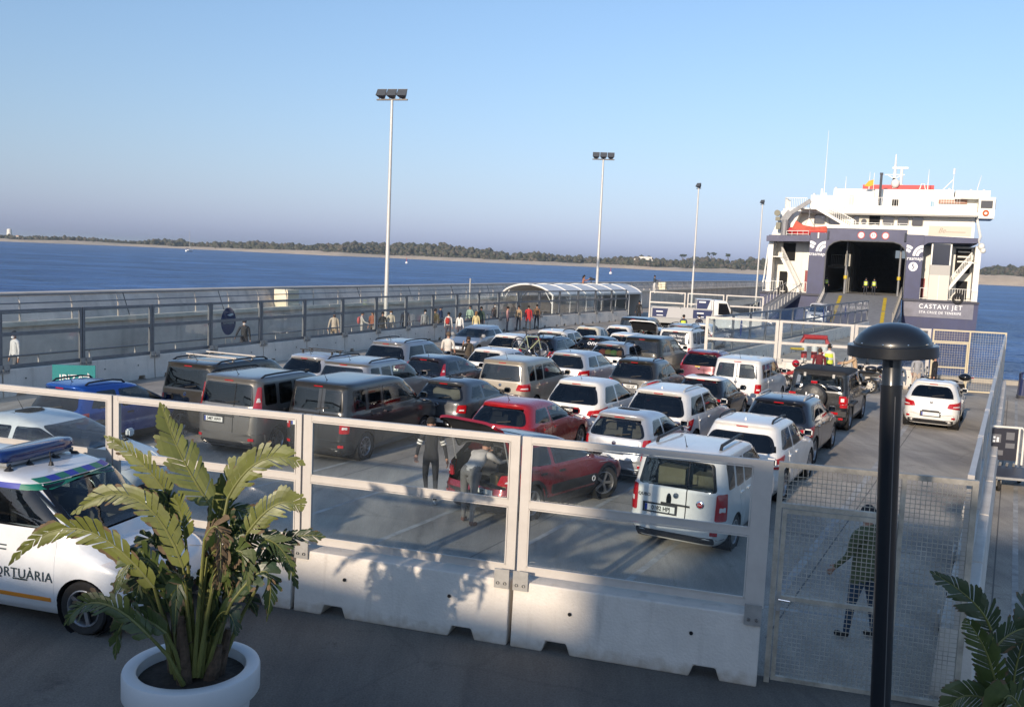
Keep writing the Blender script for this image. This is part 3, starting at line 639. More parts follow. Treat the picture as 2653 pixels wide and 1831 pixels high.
# ================================================================== FLOODLIGHT MASTS
PO = M('mast_paint', (0.60, 0.58, 0.54), 0.5, 0.2, var=0.1)
LAMPB = M('lamp_body', (0.14, 0.13, 0.125), 0.6, 0.3, var=0.2); LAMPG = M('lamp_glass', (0.08, 0.085, 0.09), 0.15)
def floodmast(lab, x, y, hgt, n, rz):
    t = thing('floodlight_mast', lab, 'floodlight', (x, y, 0), rz, 'floodlight masts along the sea wall')
    MB().tube([(0, 0, 0), (0, 0, hgt * 0.5), (0, 0, hgt)], [0.135, 0.105, 0.075], 12).build('pole', PO, t, True)
    MB().lathe([(0.24, 0), (0.24, 0.03), (0.15, 0.05), (0.145, 0.35)], 12).build('base_plate', STEEL, t)
    w = 0.62 * n / 2
    MB().bar((-w, 0, hgt + 0.02), (w, 0, hgt + 0.02), 0.09, 0.08).build('crossbar', LAMPB, t)
    for i in range(n):
        x0 = (i - (n - 1) / 2) * 0.62; Mx = Matrix.Translation((x0, -0.02, hgt + 0.34)) @ Matrix.Rotation(R(-38), 4, 'X')
        q = MB(); q.add([(-.27, -.12, -.24), (.27, -.12, -.24), (.27, -.12, .24), (-.27, -.12, .24), (-.16, .2, -.14), (.16, .2, -.14), (.16, .2, .14), (-.16, .2, .14)], [(4, 5, 6, 7), (0, 1, 5, 4), (1, 2, 6, 5), (2, 3, 7, 6), (3, 0, 4, 7)], 0)
        q.add([(-.29, -.13, -.26), (.29, -.13, -.26), (.29, -.13, .26), (-.29, -.13, .26), (-.27, -.12, -.24), (.27, -.12, -.24), (.27, -.12, .24), (-.27, -.12, .24)], [(0, 1, 5, 4), (1, 2, 6, 5), (2, 3, 7, 6), (3, 0, 4, 7)], 0)
        q.box((0, 0.21, 0), (0.2, 0.16, 0.2))
        lp = q.build('floodlamp', LAMPB, t, matrix=Mx)
        MB().add([(-.26, -.122, -.23), (.26, -.122, -.23), (.26, -.122, .23), (-.26, -.122, .23)], [(0, 1, 2, 3)]).build('lamp_glass', LAMPG, lp)
        MB().bar((x0 - 0.16, 0.02, hgt + 0.04), (x0 - 0.16, 0.02, hgt + 0.34), 0.05, 0.015).bar((x0 + 0.16, 0.02, hgt + 0.04), (x0 + 0.16, 0.02, hgt + 0.34), 0.05, 0.015).build('bracket', LAMPB, t)
floodmast('nearest and tallest floodlight mast with three dark lamps', -7.42, 53.7, 13.4, 3, R(-14))
floodmast('second floodlight mast with three lamps, rising behind the arched shelter', 7.0, 79.5, 13.4, 3, R(-6))
floodmast('floodlight mast left of the ferry with one lamp head, behind the truck', 19.9, 104.2, 13.4, 1, R(-50))
floodmast('farthest thin floodlight mast right beside the ferry stern', 32.5, 125.0, 13.4, 1, R(-50))
t = thing('marker_pole', 'thin grey pole standing in the walkway left of the arched shelter', 'pole', (-3.1, 64.3, 0))
MB().tube([(0, 0, 0), (0, 0, 3.3)], 0.06, 8).build('pole', STEEL, t)
MB().lathe([(0.14, 0), (0.14, 0.03), (0.07, 0.05)], 10).build('base_plate', STEEL, t)
b = None
# ================================================================== ARCHED SHELTER OVER THE WALKWAY
SHX, SHY, SHH = 0.95, 69.5, R(29.5)
sh = thing('arched_shelter', 'barrel roofed shelter with ribbed translucent roof over the walkway queue', 'shelter', (SHX, SHY, 0), -SHH)
SROOF = M('shelter_roof', (0.66, 0.66, 0.65), 0.45, var=0.08); SFR = M('shelter_frame', (0.74, 0.72, 0.68), 0.5)
W2, EZ, RZ, LEN, NB = 2.15, 2.2, 0.72, 17.5, 6
def arch(y, dz=0.0, k=14): return [(-W2 + 2 * W2 * i / k, y, EZ + dz + RZ * (1 - ((2 * i / k) - 1) ** 2) ** 0.8 if 0 < i < k else EZ + dz) for i in range(k + 1)]
for j in range(NB):
    A, B_ = arch(LEN * j / NB + 0.02), arch(LEN * (j + 1) / NB - 0.02); q = MB(); n = len(A); q.add(A + B_, [(i, i + 1, n + i + 1, n + i) for i in range(n - 1)])
    q.add([(x, y, z - 0.03) for x, y, z in A + B_], [(n + i, n + i + 1, i + 1, i) for i in range(n - 1)]); q.build('roof_panel', SROOF, sh, True, 60, fix=False)
for j in range(NB + 1): MB().tube(arch(LEN * j / NB, 0.01), 0.055 if j else 0.075, 6).build('rib', SFR, sh, True)
for x in (-W2, W2):
    MB().bar((x, 0, EZ), (x, LEN, EZ), 0.12, 0.14).build('eave_beam', SFR, sh)
    for j in range(NB + 1): MB().tube([(x, LEN * j / NB, 0), (x, LEN * j / NB, EZ)], 0.06, 8).tube([(x, LEN * j / NB + 0.0, EZ - 0.7), (x * 0.72, LEN * j / NB, EZ + 0.22)], 0.03, 6).build('post', SFR, sh, True)
MB().bb((-W2 + .1, LEN - 0.1, 0), (W2 - .1, LEN - 0.04, 2.25)).build('end_wall', M('shelter_end', (0.42, 0.40, 0.37), 0.7), sh)
# ================================================================== FERRY (stern towards the quay)
FX, FY, FH = 36.71, 96.0, R(22.5)
fe = thing('ferry', 'large white and navy catamaran car ferry moored stern first with its vehicle door open', 'ferry', (FX, FY, 0), -FH); fe.scale = (.94, 1, 1)
FW = M('ship_white', (0.80, 0.775, 0.70), 0.5, var=0.06, scale=0.7); FN = M('ship_navy', (0.010, 0.018, 0.085), 0.42, var=0.22, scale=1.2)
FR = M('ship_red', (0.5, 0.03, 0.03), 0.5); FG = M('ship_grey', (0.26, 0.26, 0.265), 0.6, 0.2, var=0.2); FGLASS = M('ship_window', (0.055, 0.05, 0.045), 0.12, spec=0.7)
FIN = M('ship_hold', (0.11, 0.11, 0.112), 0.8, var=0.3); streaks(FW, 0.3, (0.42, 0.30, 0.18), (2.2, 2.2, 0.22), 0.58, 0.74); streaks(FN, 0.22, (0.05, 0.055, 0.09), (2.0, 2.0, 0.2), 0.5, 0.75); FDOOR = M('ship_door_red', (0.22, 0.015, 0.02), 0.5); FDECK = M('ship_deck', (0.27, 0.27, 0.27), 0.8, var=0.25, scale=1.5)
def fp(name, q, mat, par=fe, **k): return q.build(name, mat, par, **k)
def fbox(name, a, b_, mat, par=fe): return MB().bb(a, b_).build(name, mat, par)
def rail_mb(p, q, h=1.0, step=0.22, r=0.022, posts=True):
    m = MB(); p, q = Vector(p), Vector(q); n = max(2, int((q - p).length / step))
    for z in (h, 0.12): m.bar(p + Vector((0, 0, z)), q + Vector((0, 0, z)), r * 2, r * 2)
    for i in range(n + 1):
        a = p.lerp(q, i / n); m.bar(a, a + Vector((0, 0, h)), r * 1.5, r * 1.5, up=(0, 1, 0))
    return m
def frail(p, q, h=1.0, step=0.24, mat=None, name='railing'): return rail_mb(p, q, h, step).build(name, mat or FW, fe)
# hulls
for s, x0, x1 in ((-1, -11.8, -3.6), (1, 3.4, 10.75)):
    q = MB(); prof = [(x0, 2.4), (x0 + 0.05, -0.2), (x0 + 1.0, -2.6), (x1 - 1.0, -2.6), (x1 - 0.05, -0.2), (x1, 2.4)]
    n = len(prof); y0, y1, y2 = 0.0, 62.0, 78.0; cx = (x0 + x1) / 2
    q.add([(x, y0, z) for x, z in prof] + [(x, y1, z) for x, z in prof] + [(cx + (x - cx) * 0.08, y2, z + 0.8) for x, z in prof],
          [tuple(range(n))] + [(k * n + i, k * n + i + 1, (k + 1) * n + i + 1, (k + 1) * n + i) for k in (0, 1) for i in range(n - 1)] + [(0, n - 1, 2 * n - 1, n), (n, 2 * n - 1, 3 * n - 1, 2 * n)])
    fp('hull', q, FN)
    fbox('rubbing_strake', (x0 - 0.05, -0.22, 2.28), (x1 + 0.05, -0.003, 2.5), M('ship_strake', (0.012, 0.014, 0.035), 0.5))
fbox('transom_plate', (3.5, -0.06, 0.72), (10.3, -0.002, 2.22), M('ship_transom', (0.17, 0.17, 0.21), 0.5, var=0.25, scale=1.0))
MB().bb((-11.6, 0.5, 2.36), (-6.8, 5.5, 2.5)).build('side_deck', FDECK, fe); MB().bb((5.0, 0.5, 2.36), (10.65, 5.5, 2.5)).build('side_deck', FDECK, fe)
# portal round the vehicle door
q = MB(); op = [(-4.95, 2.5), (-4.95, 6.9), (-4.7, 7.55), (-4.2, 7.95), (-3.5, 8.15), (1.9, 8.15), (2.6, 7.95), (3.05, 7.55), (3.3, 6.9), (3.3, 2.5)]
outer = [(-6.75, 2.5), (-6.75, 8.9), (-5.0, 8.9), (-5.0, 9.4), (3.2, 9.4), (3.2, 8.95), (4.95, 8.95), (4.95, 2.5)]
poly = outer + list(reversed(op)); q.prism(poly, 0.0, 1.7); me = q.mesh('portal', FN); bm = bmesh.new(); bm.from_mesh(me); bmesh.ops.triangulate(bm, faces=[f for f in bm.faces if len(f.verts) > 4]); bm.to_mesh(me); bm.free()
po = put('portal', me, fe)
MB().tube([(x, -0.03, z) for x, z in op], 0.07, 6).build('door_seal', FIN, po)
fbox('lintel', (-5.05, -0.12, 9.4), (3.25, 1.7, 9.75), FW, po)
for x in (-4.85, 3.08): fbox('hinge', (x - 0.1, -0.16, 8.2), (x + 0.1, 0.0, 9.1), GLOSSBLACK, po)
# hold
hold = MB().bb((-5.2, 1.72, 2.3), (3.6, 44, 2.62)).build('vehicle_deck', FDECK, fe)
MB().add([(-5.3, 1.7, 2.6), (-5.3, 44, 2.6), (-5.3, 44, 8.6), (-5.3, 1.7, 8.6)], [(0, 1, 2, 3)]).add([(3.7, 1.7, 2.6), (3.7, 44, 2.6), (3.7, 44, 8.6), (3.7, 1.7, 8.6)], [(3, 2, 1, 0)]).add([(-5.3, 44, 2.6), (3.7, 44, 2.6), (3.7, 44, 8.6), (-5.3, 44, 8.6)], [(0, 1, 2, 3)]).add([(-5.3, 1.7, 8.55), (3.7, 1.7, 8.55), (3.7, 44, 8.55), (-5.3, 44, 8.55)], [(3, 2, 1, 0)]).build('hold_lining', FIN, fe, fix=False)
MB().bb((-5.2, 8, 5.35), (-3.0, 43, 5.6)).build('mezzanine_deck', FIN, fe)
for i in range(9):
    x = -2.9; MB().tube([(x, 3 + 4.2 * i, 2.6), (x, 3 + 4.2 * i, 8.5)], 0.09, 8).build('pillar', M('ship_pillar', (0.2, 0.2, 0.19), 0.6), fe, True)
for i in range(8): MB().bb((-5.2, 4 + 4.6 * i, 8.2), (3.6, 4.2 + 4.6 * i, 8.5)).build('beam', FIN, fe)
MB().tube([(-2.85, 2.4, 2.6), (-2.85, 2.4, 5.6)], 0.13, 10).build('pillar', FG, fe, True); MB().lathe([(0.2, 0), (0.2, 0.35)], 10, (-2.85, 2.4, 4.2)).build('collar', M('ship_yellow', (0.6, 0.42, 0.02), 0.5), fe)
MB().tube([(2.75, 2.2, 2.6), (2.75, 2.2, 8.1)], 0.12, 10).build('pillar', FG, fe, True); MB().lathe([(0.2, 0), (0.2, 0.35)], 10, (2.75, 2.2, 4.3)).build('collar', M('ship_yellow', (0.6, 0.42, 0.02), 0.5), fe)
frail((-4.9, 7.9, 5.6), (-3.1, 7.9, 5.6), 1.2, 0.2, FG); MB().bb((-3.1, 4, 5.55), (-2.55, 7.9, 6.9)).build('stair_screen', M('ship_screen', (0.42, 0.40, 0.34), 0.6), fe)
fbox('hold_window_glow', (1.9, 43.7, 7.3), (3.3, 43.9, 8.5), M('daylight_glow', (0.55, 0.65, 0.75), 0.5, emit=0.25))  # panel glows by itself to stand for daylight through an opening
MB().add([(-4.9, 0.2, 2.5), (3.25, 0.2, 2.5), (3.25, 1.8, 2.63), (-4.9, 1.8, 2.63)], [(0, 1, 2, 3)]).build('sill_plate', FDECK, fe, fix=False)
# logos and signs, proud of the navy plating
def logo(cx, cz):
    """two pairs of curved bands: the right pair sweeps down into a stem, the left pair stops against it"""
    q = MB()
    for r0, r1 in ((0.42, 0.72), (0.80, 1.10)):
        P = [(cx + 0.80, cz + r1 - 0.62)]
        for k in range(11): a = R(90 + 90 * k / 10); P.append((cx + 0.80 + r1 * math.cos(a) * 0.92, cz - 0.62 + r1 * math.sin(a)))
        for k in range(11): a = R(180 - 90 * k / 10); P.append((cx + 0.80 + r0 * math.cos(a) * 0.92, cz - 0.62 + r0 * math.sin(a)))
        q.prism(P[1:], -0.03, -0.012)
        P = []
        for k in range(9): a = R(90 - (50 if r0 < .6 else 42) * k / 8); P.append((cx - 0.86 + r1 * math.cos(a) * 0.9, cz - 0.62 + r1 * math.sin(a)))
        for k in range(9): a = R(90 - (50 if r0 < .6 else 42) + (50 if r0 < .6 else 42) * k / 8); P.append((cx - 0.86 + r0 * math.cos(a) * 0.9, cz - 0.62 + r0 * math.sin(a)))
        q.prism(P, -0.03, -0.012)
    me = q.mesh('emblem', WHITEINK); bm = bmesh.new(); bm.from_mesh(me); bmesh.ops.triangulate(bm, faces=[f for f in bm.faces if len(f.verts) > 4]); bm.to_mesh(me); bm.free()
    put('emblem', me, po)
XA, ZA = (1, 0, 0), (0, 0, 1)
for cx, cz in ((-5.85, 7.45), (4.13, 7.35)):
    logo(cx, cz + .1); txt('trasmapi', 0.52, WHITEINK, po, frame((cx, -0.02, cz - .78), XA, ZA), bold=0.006)
q = MB().lathe([(0.0001, 0), (0.46, 0), (0.46, 0.02)], 24, (4.08, -0.03, 5.74), 'Y').build('number_disc', WHITEINK, po); txt('5', 0.72, FN, q, frame((4.08, -0.045, 5.74), XA, ZA), bold=0.01)
for x, s in ((-1.42, '13m'), (-0.17, '4,0'), (1.06, '10')):
    q = MB().lathe([(0.29, 0), (0.38, 0), (0.38, 0.03), (0.29, 0.03)], 20, (x, -0.04, 8.76), 'Y').build('limit_sign', FR, po); MB().lathe([(0.0001, 0), (0.29, 0)], 20, (x, -0.02, 8.76), 'Y').build('sign_face', WHITEINK, q); txt(s, 0.3, INK, q, frame((x, -0.045, 8.76), XA, ZA))
txt('CASTAVI JET', 0.62, WHITEINK, fe, frame((7.1, -0.075, 1.80), XA, ZA), bold=0.01, space=1.25); txt('STA CRUZ DE TENERIFE', 0.34, WHITEINK, fe, frame((7.1, -0.075, 1.22), XA, ZA), bold=0.005, space=1.15)
# side bays: white walls, stairs, doors
for s, x0, x1 in ((-1, -11.3, -6.76), (1, 4.96, 10.3)):
    MB().bb((min(x0, x1), 3.4, 2.5), (max(x0, x1), 3.6, 8.0)).build('bay_wall', FW, fe)
MB().bb((-11.35, 0.6, 7.9), (-6.76, 40, 8.55)).build('upper_deck', FN, fe); MB().bb((4.96, 0.6, 8.2), (10.1, 40, 8.75)).build('upper_deck', FN, fe)
fp('deck_wing', MB().prism([(-11.5, 7.85), (-6.76, 7.95), (-6.76, 8.62), (-11.5, 8.42)], -0.1, 0.6), FN)
fp('deck_wing', MB().prism([(4.96, 7.9), (5.4, 8.2), (10.12, 8.28), (10.12, 8.76), (4.96, 8.9)], -0.1, 0.6), FN)
for x, wd in ((-11.3, 0.5), (10.05, 0.55)):
    MB().bb((x - 0.02, 0.9, 2.5), (x + wd, 60, 8.0)).build('side_wall', FW, fe)
q = MB(); 
for i, x in enumerate((-11.75, -11.45, -11.15)): q.tube([(x, 1.2 + 0.3 * i, 3.4), (x + 0.1, 1.2 + 0.3 * i, 4.0), (x + 0.35, 1.2 + 0.3 * i, 7.2), (x + 0.5, 1.2 + 0.3 * i, 7.7)], 0.09, 8)
fp('vent_pipe', q, FW)
def stair(x0, z0, x1, z1, y, wd, n, name='stair'):
    m = MB(); 
    for e in (-wd / 2, wd / 2): m.bar((x0, y + e, z0), (x1, y + e, z1), 0.07, 0.28, up=(0, 0, 1))
    for i in range(n):
        t = (i + 0.5) / n; m.box((x0 + (x1 - x0) * t, y, z0 + (z1 - z0) * t), (abs(x1 - x0) / n * 0.9, wd, 0.05))
    o = m.build(name, FW, fe)
    r = rail_mb((x0, y - wd / 2, z0), (x1, y - wd / 2, z1), 1.0, 0.25); r.build('stair_rail', FW, o); rail_mb((x0, y + wd / 2, z0), (x1, y + wd / 2, z1), 1.0, 0.25).build('stair_rail', FW, o)
    return o
stair(-7.7, 2.55, -9.9, 6.3, 1.6, 0.9, 14); stair(7.6, 3.4, 9.75, 6.4, 1.5, 0.9, 12)
MB().bb((-10.9, 0.9, 6.2), (-9.7, 3.4, 6.3)).build('landing', FW, fe); MB().bb((9.4, 0.9, 6.3), (10.3, 3.4, 6.4)).build('landing', FW, fe)
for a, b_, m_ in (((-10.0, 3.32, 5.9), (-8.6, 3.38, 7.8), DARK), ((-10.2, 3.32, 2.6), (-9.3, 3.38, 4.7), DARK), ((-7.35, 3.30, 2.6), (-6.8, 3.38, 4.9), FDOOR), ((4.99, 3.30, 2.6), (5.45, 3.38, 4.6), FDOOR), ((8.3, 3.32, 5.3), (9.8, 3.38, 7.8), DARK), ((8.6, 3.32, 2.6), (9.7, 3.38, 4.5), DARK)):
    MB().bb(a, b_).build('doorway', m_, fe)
for i in range(3): MB().bb((8.5, 3.22, 6.4 + 0.5 * i), (9.7, 3.3, 6.55 + 0.5 * i)).build('ladder_rung', FW, fe)
frail((-11.55, 0.15, 2.5), (-9.4, 0.15, 2.5), 1.15); frail((-8.9, 0.15, 2.5), (-8.1, 0.15, 2.5), 1.15); frail((-7.2, 0.15, 2.5), (-6.78, 0.15, 2.5), 1.15); frail((4.98, 0.15, 2.5), (5.7, 0.15, 2.5), 1.15); frail((7.65, 0.15, 2.5), (10.55, 0.15, 2.5), 1.2)
for x in (-9.3, 8.7): MB().lathe([(0.32, -0.14), (0.5, -0.17), (0.58, 0), (0.5, 0.17), (0.32, 0.14), (0.32, -0.14)], 18, (x, -0.25, 2.75), 'Y').build('tyre_fender', RUBBER, fe, True)
lt = fbox('lift_tower', (5.75, 0.3, 2.4), (7.75, 1.6, 5.0), M('ship_cream', (0.62, 0.58, 0.5), 0.6)); fbox('panel', (5.75, 0.3, 5.0), (7.75, 1.55, 6.0), M('ship_panel', (0.42, 0.40, 0.36), 0.6), lt)
fbox('screen', (5.9, 0.35, 6.0), (7.6, 1.5, 8.1), GLOSSBLACK, lt); MB().bb((5.75, 0.28, 6.0), (5.9, 1.55, 8.15)).bb((7.6, 0.28, 6.0), (7.75, 1.55, 8.15)).bb((5.9, 0.28, 8.1), (7.6, 1.55, 8.2)).bb((6.7, 0.27, 2.5), (6.75, 0.3, 5.0)).build('screen_frame', FW, lt)
# superstructure, stepped decks
def house(x0, x1, z0, z1, y0, y1, mat=FW, name='deckhouse', rake=0.0):
    q = MB(); q.add([(x0, y0, z0), (x1, y0, z0), (x1, y1, z0), (x0, y1, z0), (x0 + rake, y0 + rake * 0.5, z1), (x1 - rake * 0.3, y0 + rake * 0.5, z1), (x1 - rake * .3, y1, z1), (x0 + rake, y1, z1)], [(0, 1, 5, 4), (1, 2, 6, 5), (2, 3, 7, 6), (3, 0, 4, 7), (4, 5, 6, 7), (3, 2, 1, 0)])
    return q.build(name, mat, fe)
d1 = house(-10.6, 10.0, 8.56, 11.2, 4.2, 58, rake=0.25)
q = MB().add([(-11.3, 2.2, 8.56), (-9.3, 2.2, 8.56), (-8.2, 2.2, 11.2), (-10.3, 2.2, 11.2), (-11.3, 4.3, 8.56), (-9.3, 4.3, 8.56), (-8.2, 4.3, 11.2), (-10.3, 4.3, 11.2)], [(0, 1, 2, 3), (7, 6, 5, 4), (0, 3, 7, 4), (1, 5, 6, 2), (3, 2, 6, 7)])
fp('shoulder', q, FW)
fbox('deck_edge', (-10.25, 3.0, 11.15), (10.1, 58, 11.5), FW); MB().bb((-10.2, 2.98, 11.0), (10.05, 3.3, 11.12)).build('edge_strip', M('ship_strip', (0.35, 0.33, 0.29), 0.6), fe)  # narrow grey strip under the deck edge
fbox('bulwark', (-3.2, 2.99, 11.5), (9.8, 3.12, 12.0), FW)
d2 = house(-7.6, 11.2, 11.5, 13.25, 6.2, 50); house(-5.1, 7.7, 13.25, 14.0, 6.4, 48); house(7.8, 11.25, 13.0, 13.85, 5.0, 20)
def rwin(x0, x1, z0, z1, y, par, r=0.22, mat=FGLASS, name='window'):
    P = []
    for cx, cz, a0 in ((x1 - r, z1 - r, 0), (x0 + r, z1 - r, 90), (x0 + r, z0 + r, 180), (x1 - r, z0 + r, 270)):
        for i in range(5): a = R(a0 + 22.5 * i); P.append((cx + r * math.cos(a), cz + r * math.sin(a)))
    o = MB().prism(P, y - 0.035, y + 0.02).build(name, mat, par)
    MB().tube([(a, y - 0.04, c) for a, c in P] + [(P[0][0], y - 0.04, P[0][1])], 0.035, 5).build('frame', M('ship_trim', (0.5, 0.47, 0.42), 0.6), o); return o
for x0, x1 in ((-6.85, -5.65), (-5.2, -4.0), (-2.55, -1.9), (0.55, 1.75), (2.1, 3.25), (3.6, 4.75)): rwin(x0, x1, 9.98, 10.95, 4.22, d1)
fbox('bay_door', (-0.85, 4.12, 9.6), (0.25, 4.2, 11.0), DARK, d1); o = fbox('sliding_door', (-1.95, 4.05, 9.6), (-0.9, 4.18, 10.9), M('ship_ivory', (0.62, 0.58, 0.49), 0.6), d1); MB().lathe([(0.0001, 0), (0.3, 0)], 18, (-1.42, 4.04, 10.35), 'Y').build('porthole', FGLASS, o); fbox('life_box', (-0.5, 4.0, 9.75), (0.05, 4.1, 10.05), FW, d1)
stair(-6.4, 11.5, -2.2, 9.3, 2.0, 1.0, 14); fbox('landing', (-8.3, 1.5, 11.4), (-6.2, 3.0, 11.52), FW)
frail((-10.1, 3.1, 11.5), (-7.7, 3.1, 11.5), 1.2, 0.2); frail((-5.0, 3.05, 11.5), (8.2, 3.05, 11.5), 1.35, 0.26, FW); frail((-10.1, 3.1, 11.5), (-10.1, 8, 11.5), 1.2)
frail((-2.6, 0.8, 9.75), (3.2, 0.8, 9.75), 0.32, 0.8); frail((3.2, 1.0, 8.9), (5.0, 1.0, 8.9), 0.9, 0.2)
bn = fbox('banner', (5.3, 0.55, 8.92), (9.45, 0.62, 9.92), M('ship_banner', (0.62, 0.55, 0.44), 0.7)); txt('Be', 0.7, M('banner_ink', (0.38, 0.32, 0.24), 0.7), bn, frame((6.6, 0.53, 9.45), XA, ZA), shear=0.35); fbox('banner_line', (7.0, 0.535, 9.3), (8.9, 0.548, 9.36), M('banner_ink', (0.38, 0.32, 0.24), 0.7), bn)
rs = fbox('name_board', (6.2, 6.0, 12.55), (9.1, 6.12, 12.95), M('board_brown', (0.36, 0.17, 0.11), 0.6)); MB().bb((6.4, 5.97, 12.66), (8.9, 5.99, 12.8)).build('board_stripe', M('board_pale', (0.55, 0.36, 0.28), 0.6), rs)
fbox('flue', (1.35, 6.1, 11.6), (2.0, 6.2, 12.9), DARK, d2); fbox('locker', (-3.35, 6.05, 11.9), (-2.85, 6.18, 13.3), M('ship_ivory', (0.62, 0.58, 0.49), 0.6), d2); fbox('notice', (5.35, 6.05, 11.6), (5.75, 6.16, 12.75), M('notice_blue', (0.25, 0.4, 0.5), 0.6), d2)
# bridge wing hanging off the right side
bwg = fbox('bridge_wing', (10.15, 4.0, 10.95), (11.75, 8.5, 13.1), FW); fbox('window', (10.35, 3.93, 12.0), (11.5, 3.99, 12.75), FGLASS, bwg); fbox('window', (11.72, 4.1, 11.9), (11.8, 8.3, 12.9), FN, bwg); MB().lathe([(0.16, 0), (0.24, -0.05), (0.32, 0), (0.24, 0.05), (0.16, 0)], 16, (10.9, 3.9, 11.5), 'Y').build('lifebuoy', M('buoy_orange', (0.6, 0.12, 0.03), 0.6), bwg)
MB().tube([(10.1, 4, 10.9), (10.5, 2.5, 9.0), (10.25, 1.0, 8.4)], 0.14, 8).ball((10.55, 0.8, 8.0), 0.35).ball((10.75, 0.8, 7.6), 0.28).build('winch', FW, fe, True)
# wheelhouse with red roof, mast, aerials
wh = house(-2.0, 5.5, 14.0, 14.6, 12, 24, FW, 'wheelhouse'); fbox('roof', (-2.2, 11.8, 14.25), (5.75, 24, 14.95), FR, wh); fbox('red_band', (-1.2, 9.0, 13.95), (1.7, 9.4, 14.35), FR, wh)
fl = MB().bb((-0.12, 4.8, 12.1), (0.16, 5.1, 15.4)).bb((-0.16, 4.75, 15.4), (0.2, 5.15, 15.6)).build('signal_post', GLOSSBLACK, fe); MB().tube([(-0.75, 5, 12.0), (-0.75, 5, 15.6)], 0.035, 6).build('flag_staff', FW, fe)
MB().add([(-0.78, 5, 14.9), (-1.3, 5.05, 14.75), (-1.75, 4.98, 14.2), (-1.2, 5.0, 14.15), (-0.78, 5, 14.3)], [(0, 1, 2, 3, 4)]).build('flag', M('flag_yellow', (0.7, 0.38, 0.03), 0.7), fe, fix=False)
ma = MB().tube([(1.3, 12, 14), (1.3, 12, 16.2), (1.28, 12, 18.4)], [0.3, 0.18, 0.06], 8).build('mast', FW, fe, True)
MB().bar((0.2, 12, 16.1), (2.4, 12, 16.1), 0.12, 0.1).bar((0.5, 12, 16.1), (1.3, 12, 15.6), 0.08).bar((2.1, 12, 16.1), (1.3, 12, 15.6), 0.08).bar((2.0, 12.3, 14.9), (3.4, 12.3, 14.9), 0.09).tube([(2.05, 12, 14.2), (2.05, 12, 16.7)], 0.16, 8).bar((2.9, 12, 14), (1.9, 12, 15.4), 0.1).build('crosstree', FW, ma); MB().bb((1.0, 11.8, 16.75), (2.75, 12.0, 16.95)).build('radar', M('radar_white', (0.75, 0.68, 0.66), 0.5), ma)
MB().ball((1.45, 11.6, 15.1), 0.5).build('radar_dome', FW, ma, True); MB().bb((1.1, 11.7, 15.45), (1.4, 11.9, 15.7)).build('lamp', DARK, ma)
for x, z0, z1 in ((-6.4, 13.3, 20.7), (-4.0, 13.9, 15.6), (-1.37, 14.5, 16.1), (5.0, 14.6, 16.4), (7.65, 14.0, 16.4), (10.2, 13.8, 15.8)):
    q = MB().tube([(x, 9, z0 - 0.4), (x, 9, z0 + 0.6), (x + (0.3 if x > 10 else 0), 9, z1)], [0.06, 0.05, 0.018], 6)
    if x < -6: q.bb((x - 0.35, 8.8, 13.2), (x - 0.15, 9.0, 14.2)).bb((x + .1, 8.8, 13.2), (x + 0.35, 9.0, 13.7))
    if x == 7.65: q.bar((6.4, 9, 14.0), (7.6, 9, 15.3), 0.07).tube([(x, 9, 15.9), (x, 9, 16.5)], 0.11, 6)
    q.build('aerial', FW, fe)
MB().tube([(4.1, 8, 14.0), (4.3, 8, 14.75), (4.6, 8, 14.75), (4.8, 8, 14.0)], 0.06, 6).build('hoop', FW, fe)
for x, z in ((-7.3, 13.35), (9.4, 13.95), (10.7, 13.95), (-4.9, 14.05), (7.2, 14.05)): MB().ball((x, 6.6, z), 0.17, 8, 5).build('deck_light', FW, fe, True)
# crane and covered rescue boat on the left quarter
cr = MB().tube([(-9.75, 1.2, 8.5), (-9.75, 1.2, 10.2)], 0.4, 10).bar((-10.0, 1.2, 10.0), (-9.2, 1.2, 11.1), 0.55, 0.7).bar((-9.4, 1.2, 10.8), (-7.1, 1.2, 12.3), 0.34, 0.42).build('crane', FG, fe)
MB().lathe([(0.0001, -0.2), (0.33, -0.2), (0.33, 0.2), (0.0001, 0.2)], 14, (-10.65, 1.1, 10.9), 'Y').bb((-10.7, 0.9, 9.2), (-10.2, 1.5, 9.9)).bb((-10.8, 0.9, 10.1), (-10.3, 1.4, 10.5)).build('crane_drum', M('crane_olive', (0.2, 0.19, 0.14), 0.6), cr); MB().tube([(-7.15, 1.2, 12.2), (-7.15, 1.2, 10.6)], 0.04, 5).tube([(-7.15, 1.2, 10.6), (-7.6, 1.2, 9.6)], 0.03, 5).tube([(-7.15, 1.2, 10.6), (-6.5, 1.2, 9.6)], 0.03, 5).build('crane_hook', FG, cr)
rb = MB().lathe([(0.0001, -2.3), (0.35, -2.1), (0.5, -1.0), (0.5, 1.8), (0.3, 2.2), (0.0001, 2.25)], 10, (-7.1, 1.0, 9.05), 'X').build('rescue_boat', FR, fe, True)
MB().add([(-8.9, 0.55, 9.2), (-8.5, 0.75, 10.15), (-7.6, 0.6, 9.65), (-6.5, 0.5, 9.5), (-5.2, 0.5, 9.6), (-5.0, 0.5, 9.0), (-8.9, 1.6, 9.2), (-8.5, 1.3, 10.15), (-7.6, 1.5, 9.65), (-6.5, 1.5, 9.5), (-5.2, 1.5, 9.6), (-5.0, 1.5, 9.0)], [(0, 1, 7, 6), (1, 2, 8, 7), (2, 3, 9, 8), (3, 4, 10, 9), (4, 5, 11, 10), (0, 5, 4, 3, 2, 1), (6, 7, 8, 9, 10, 11)]).build('boat_cover', M('cover_orange', (0.52, 0.10, 0.06), 0.8, var=0.2), rb)
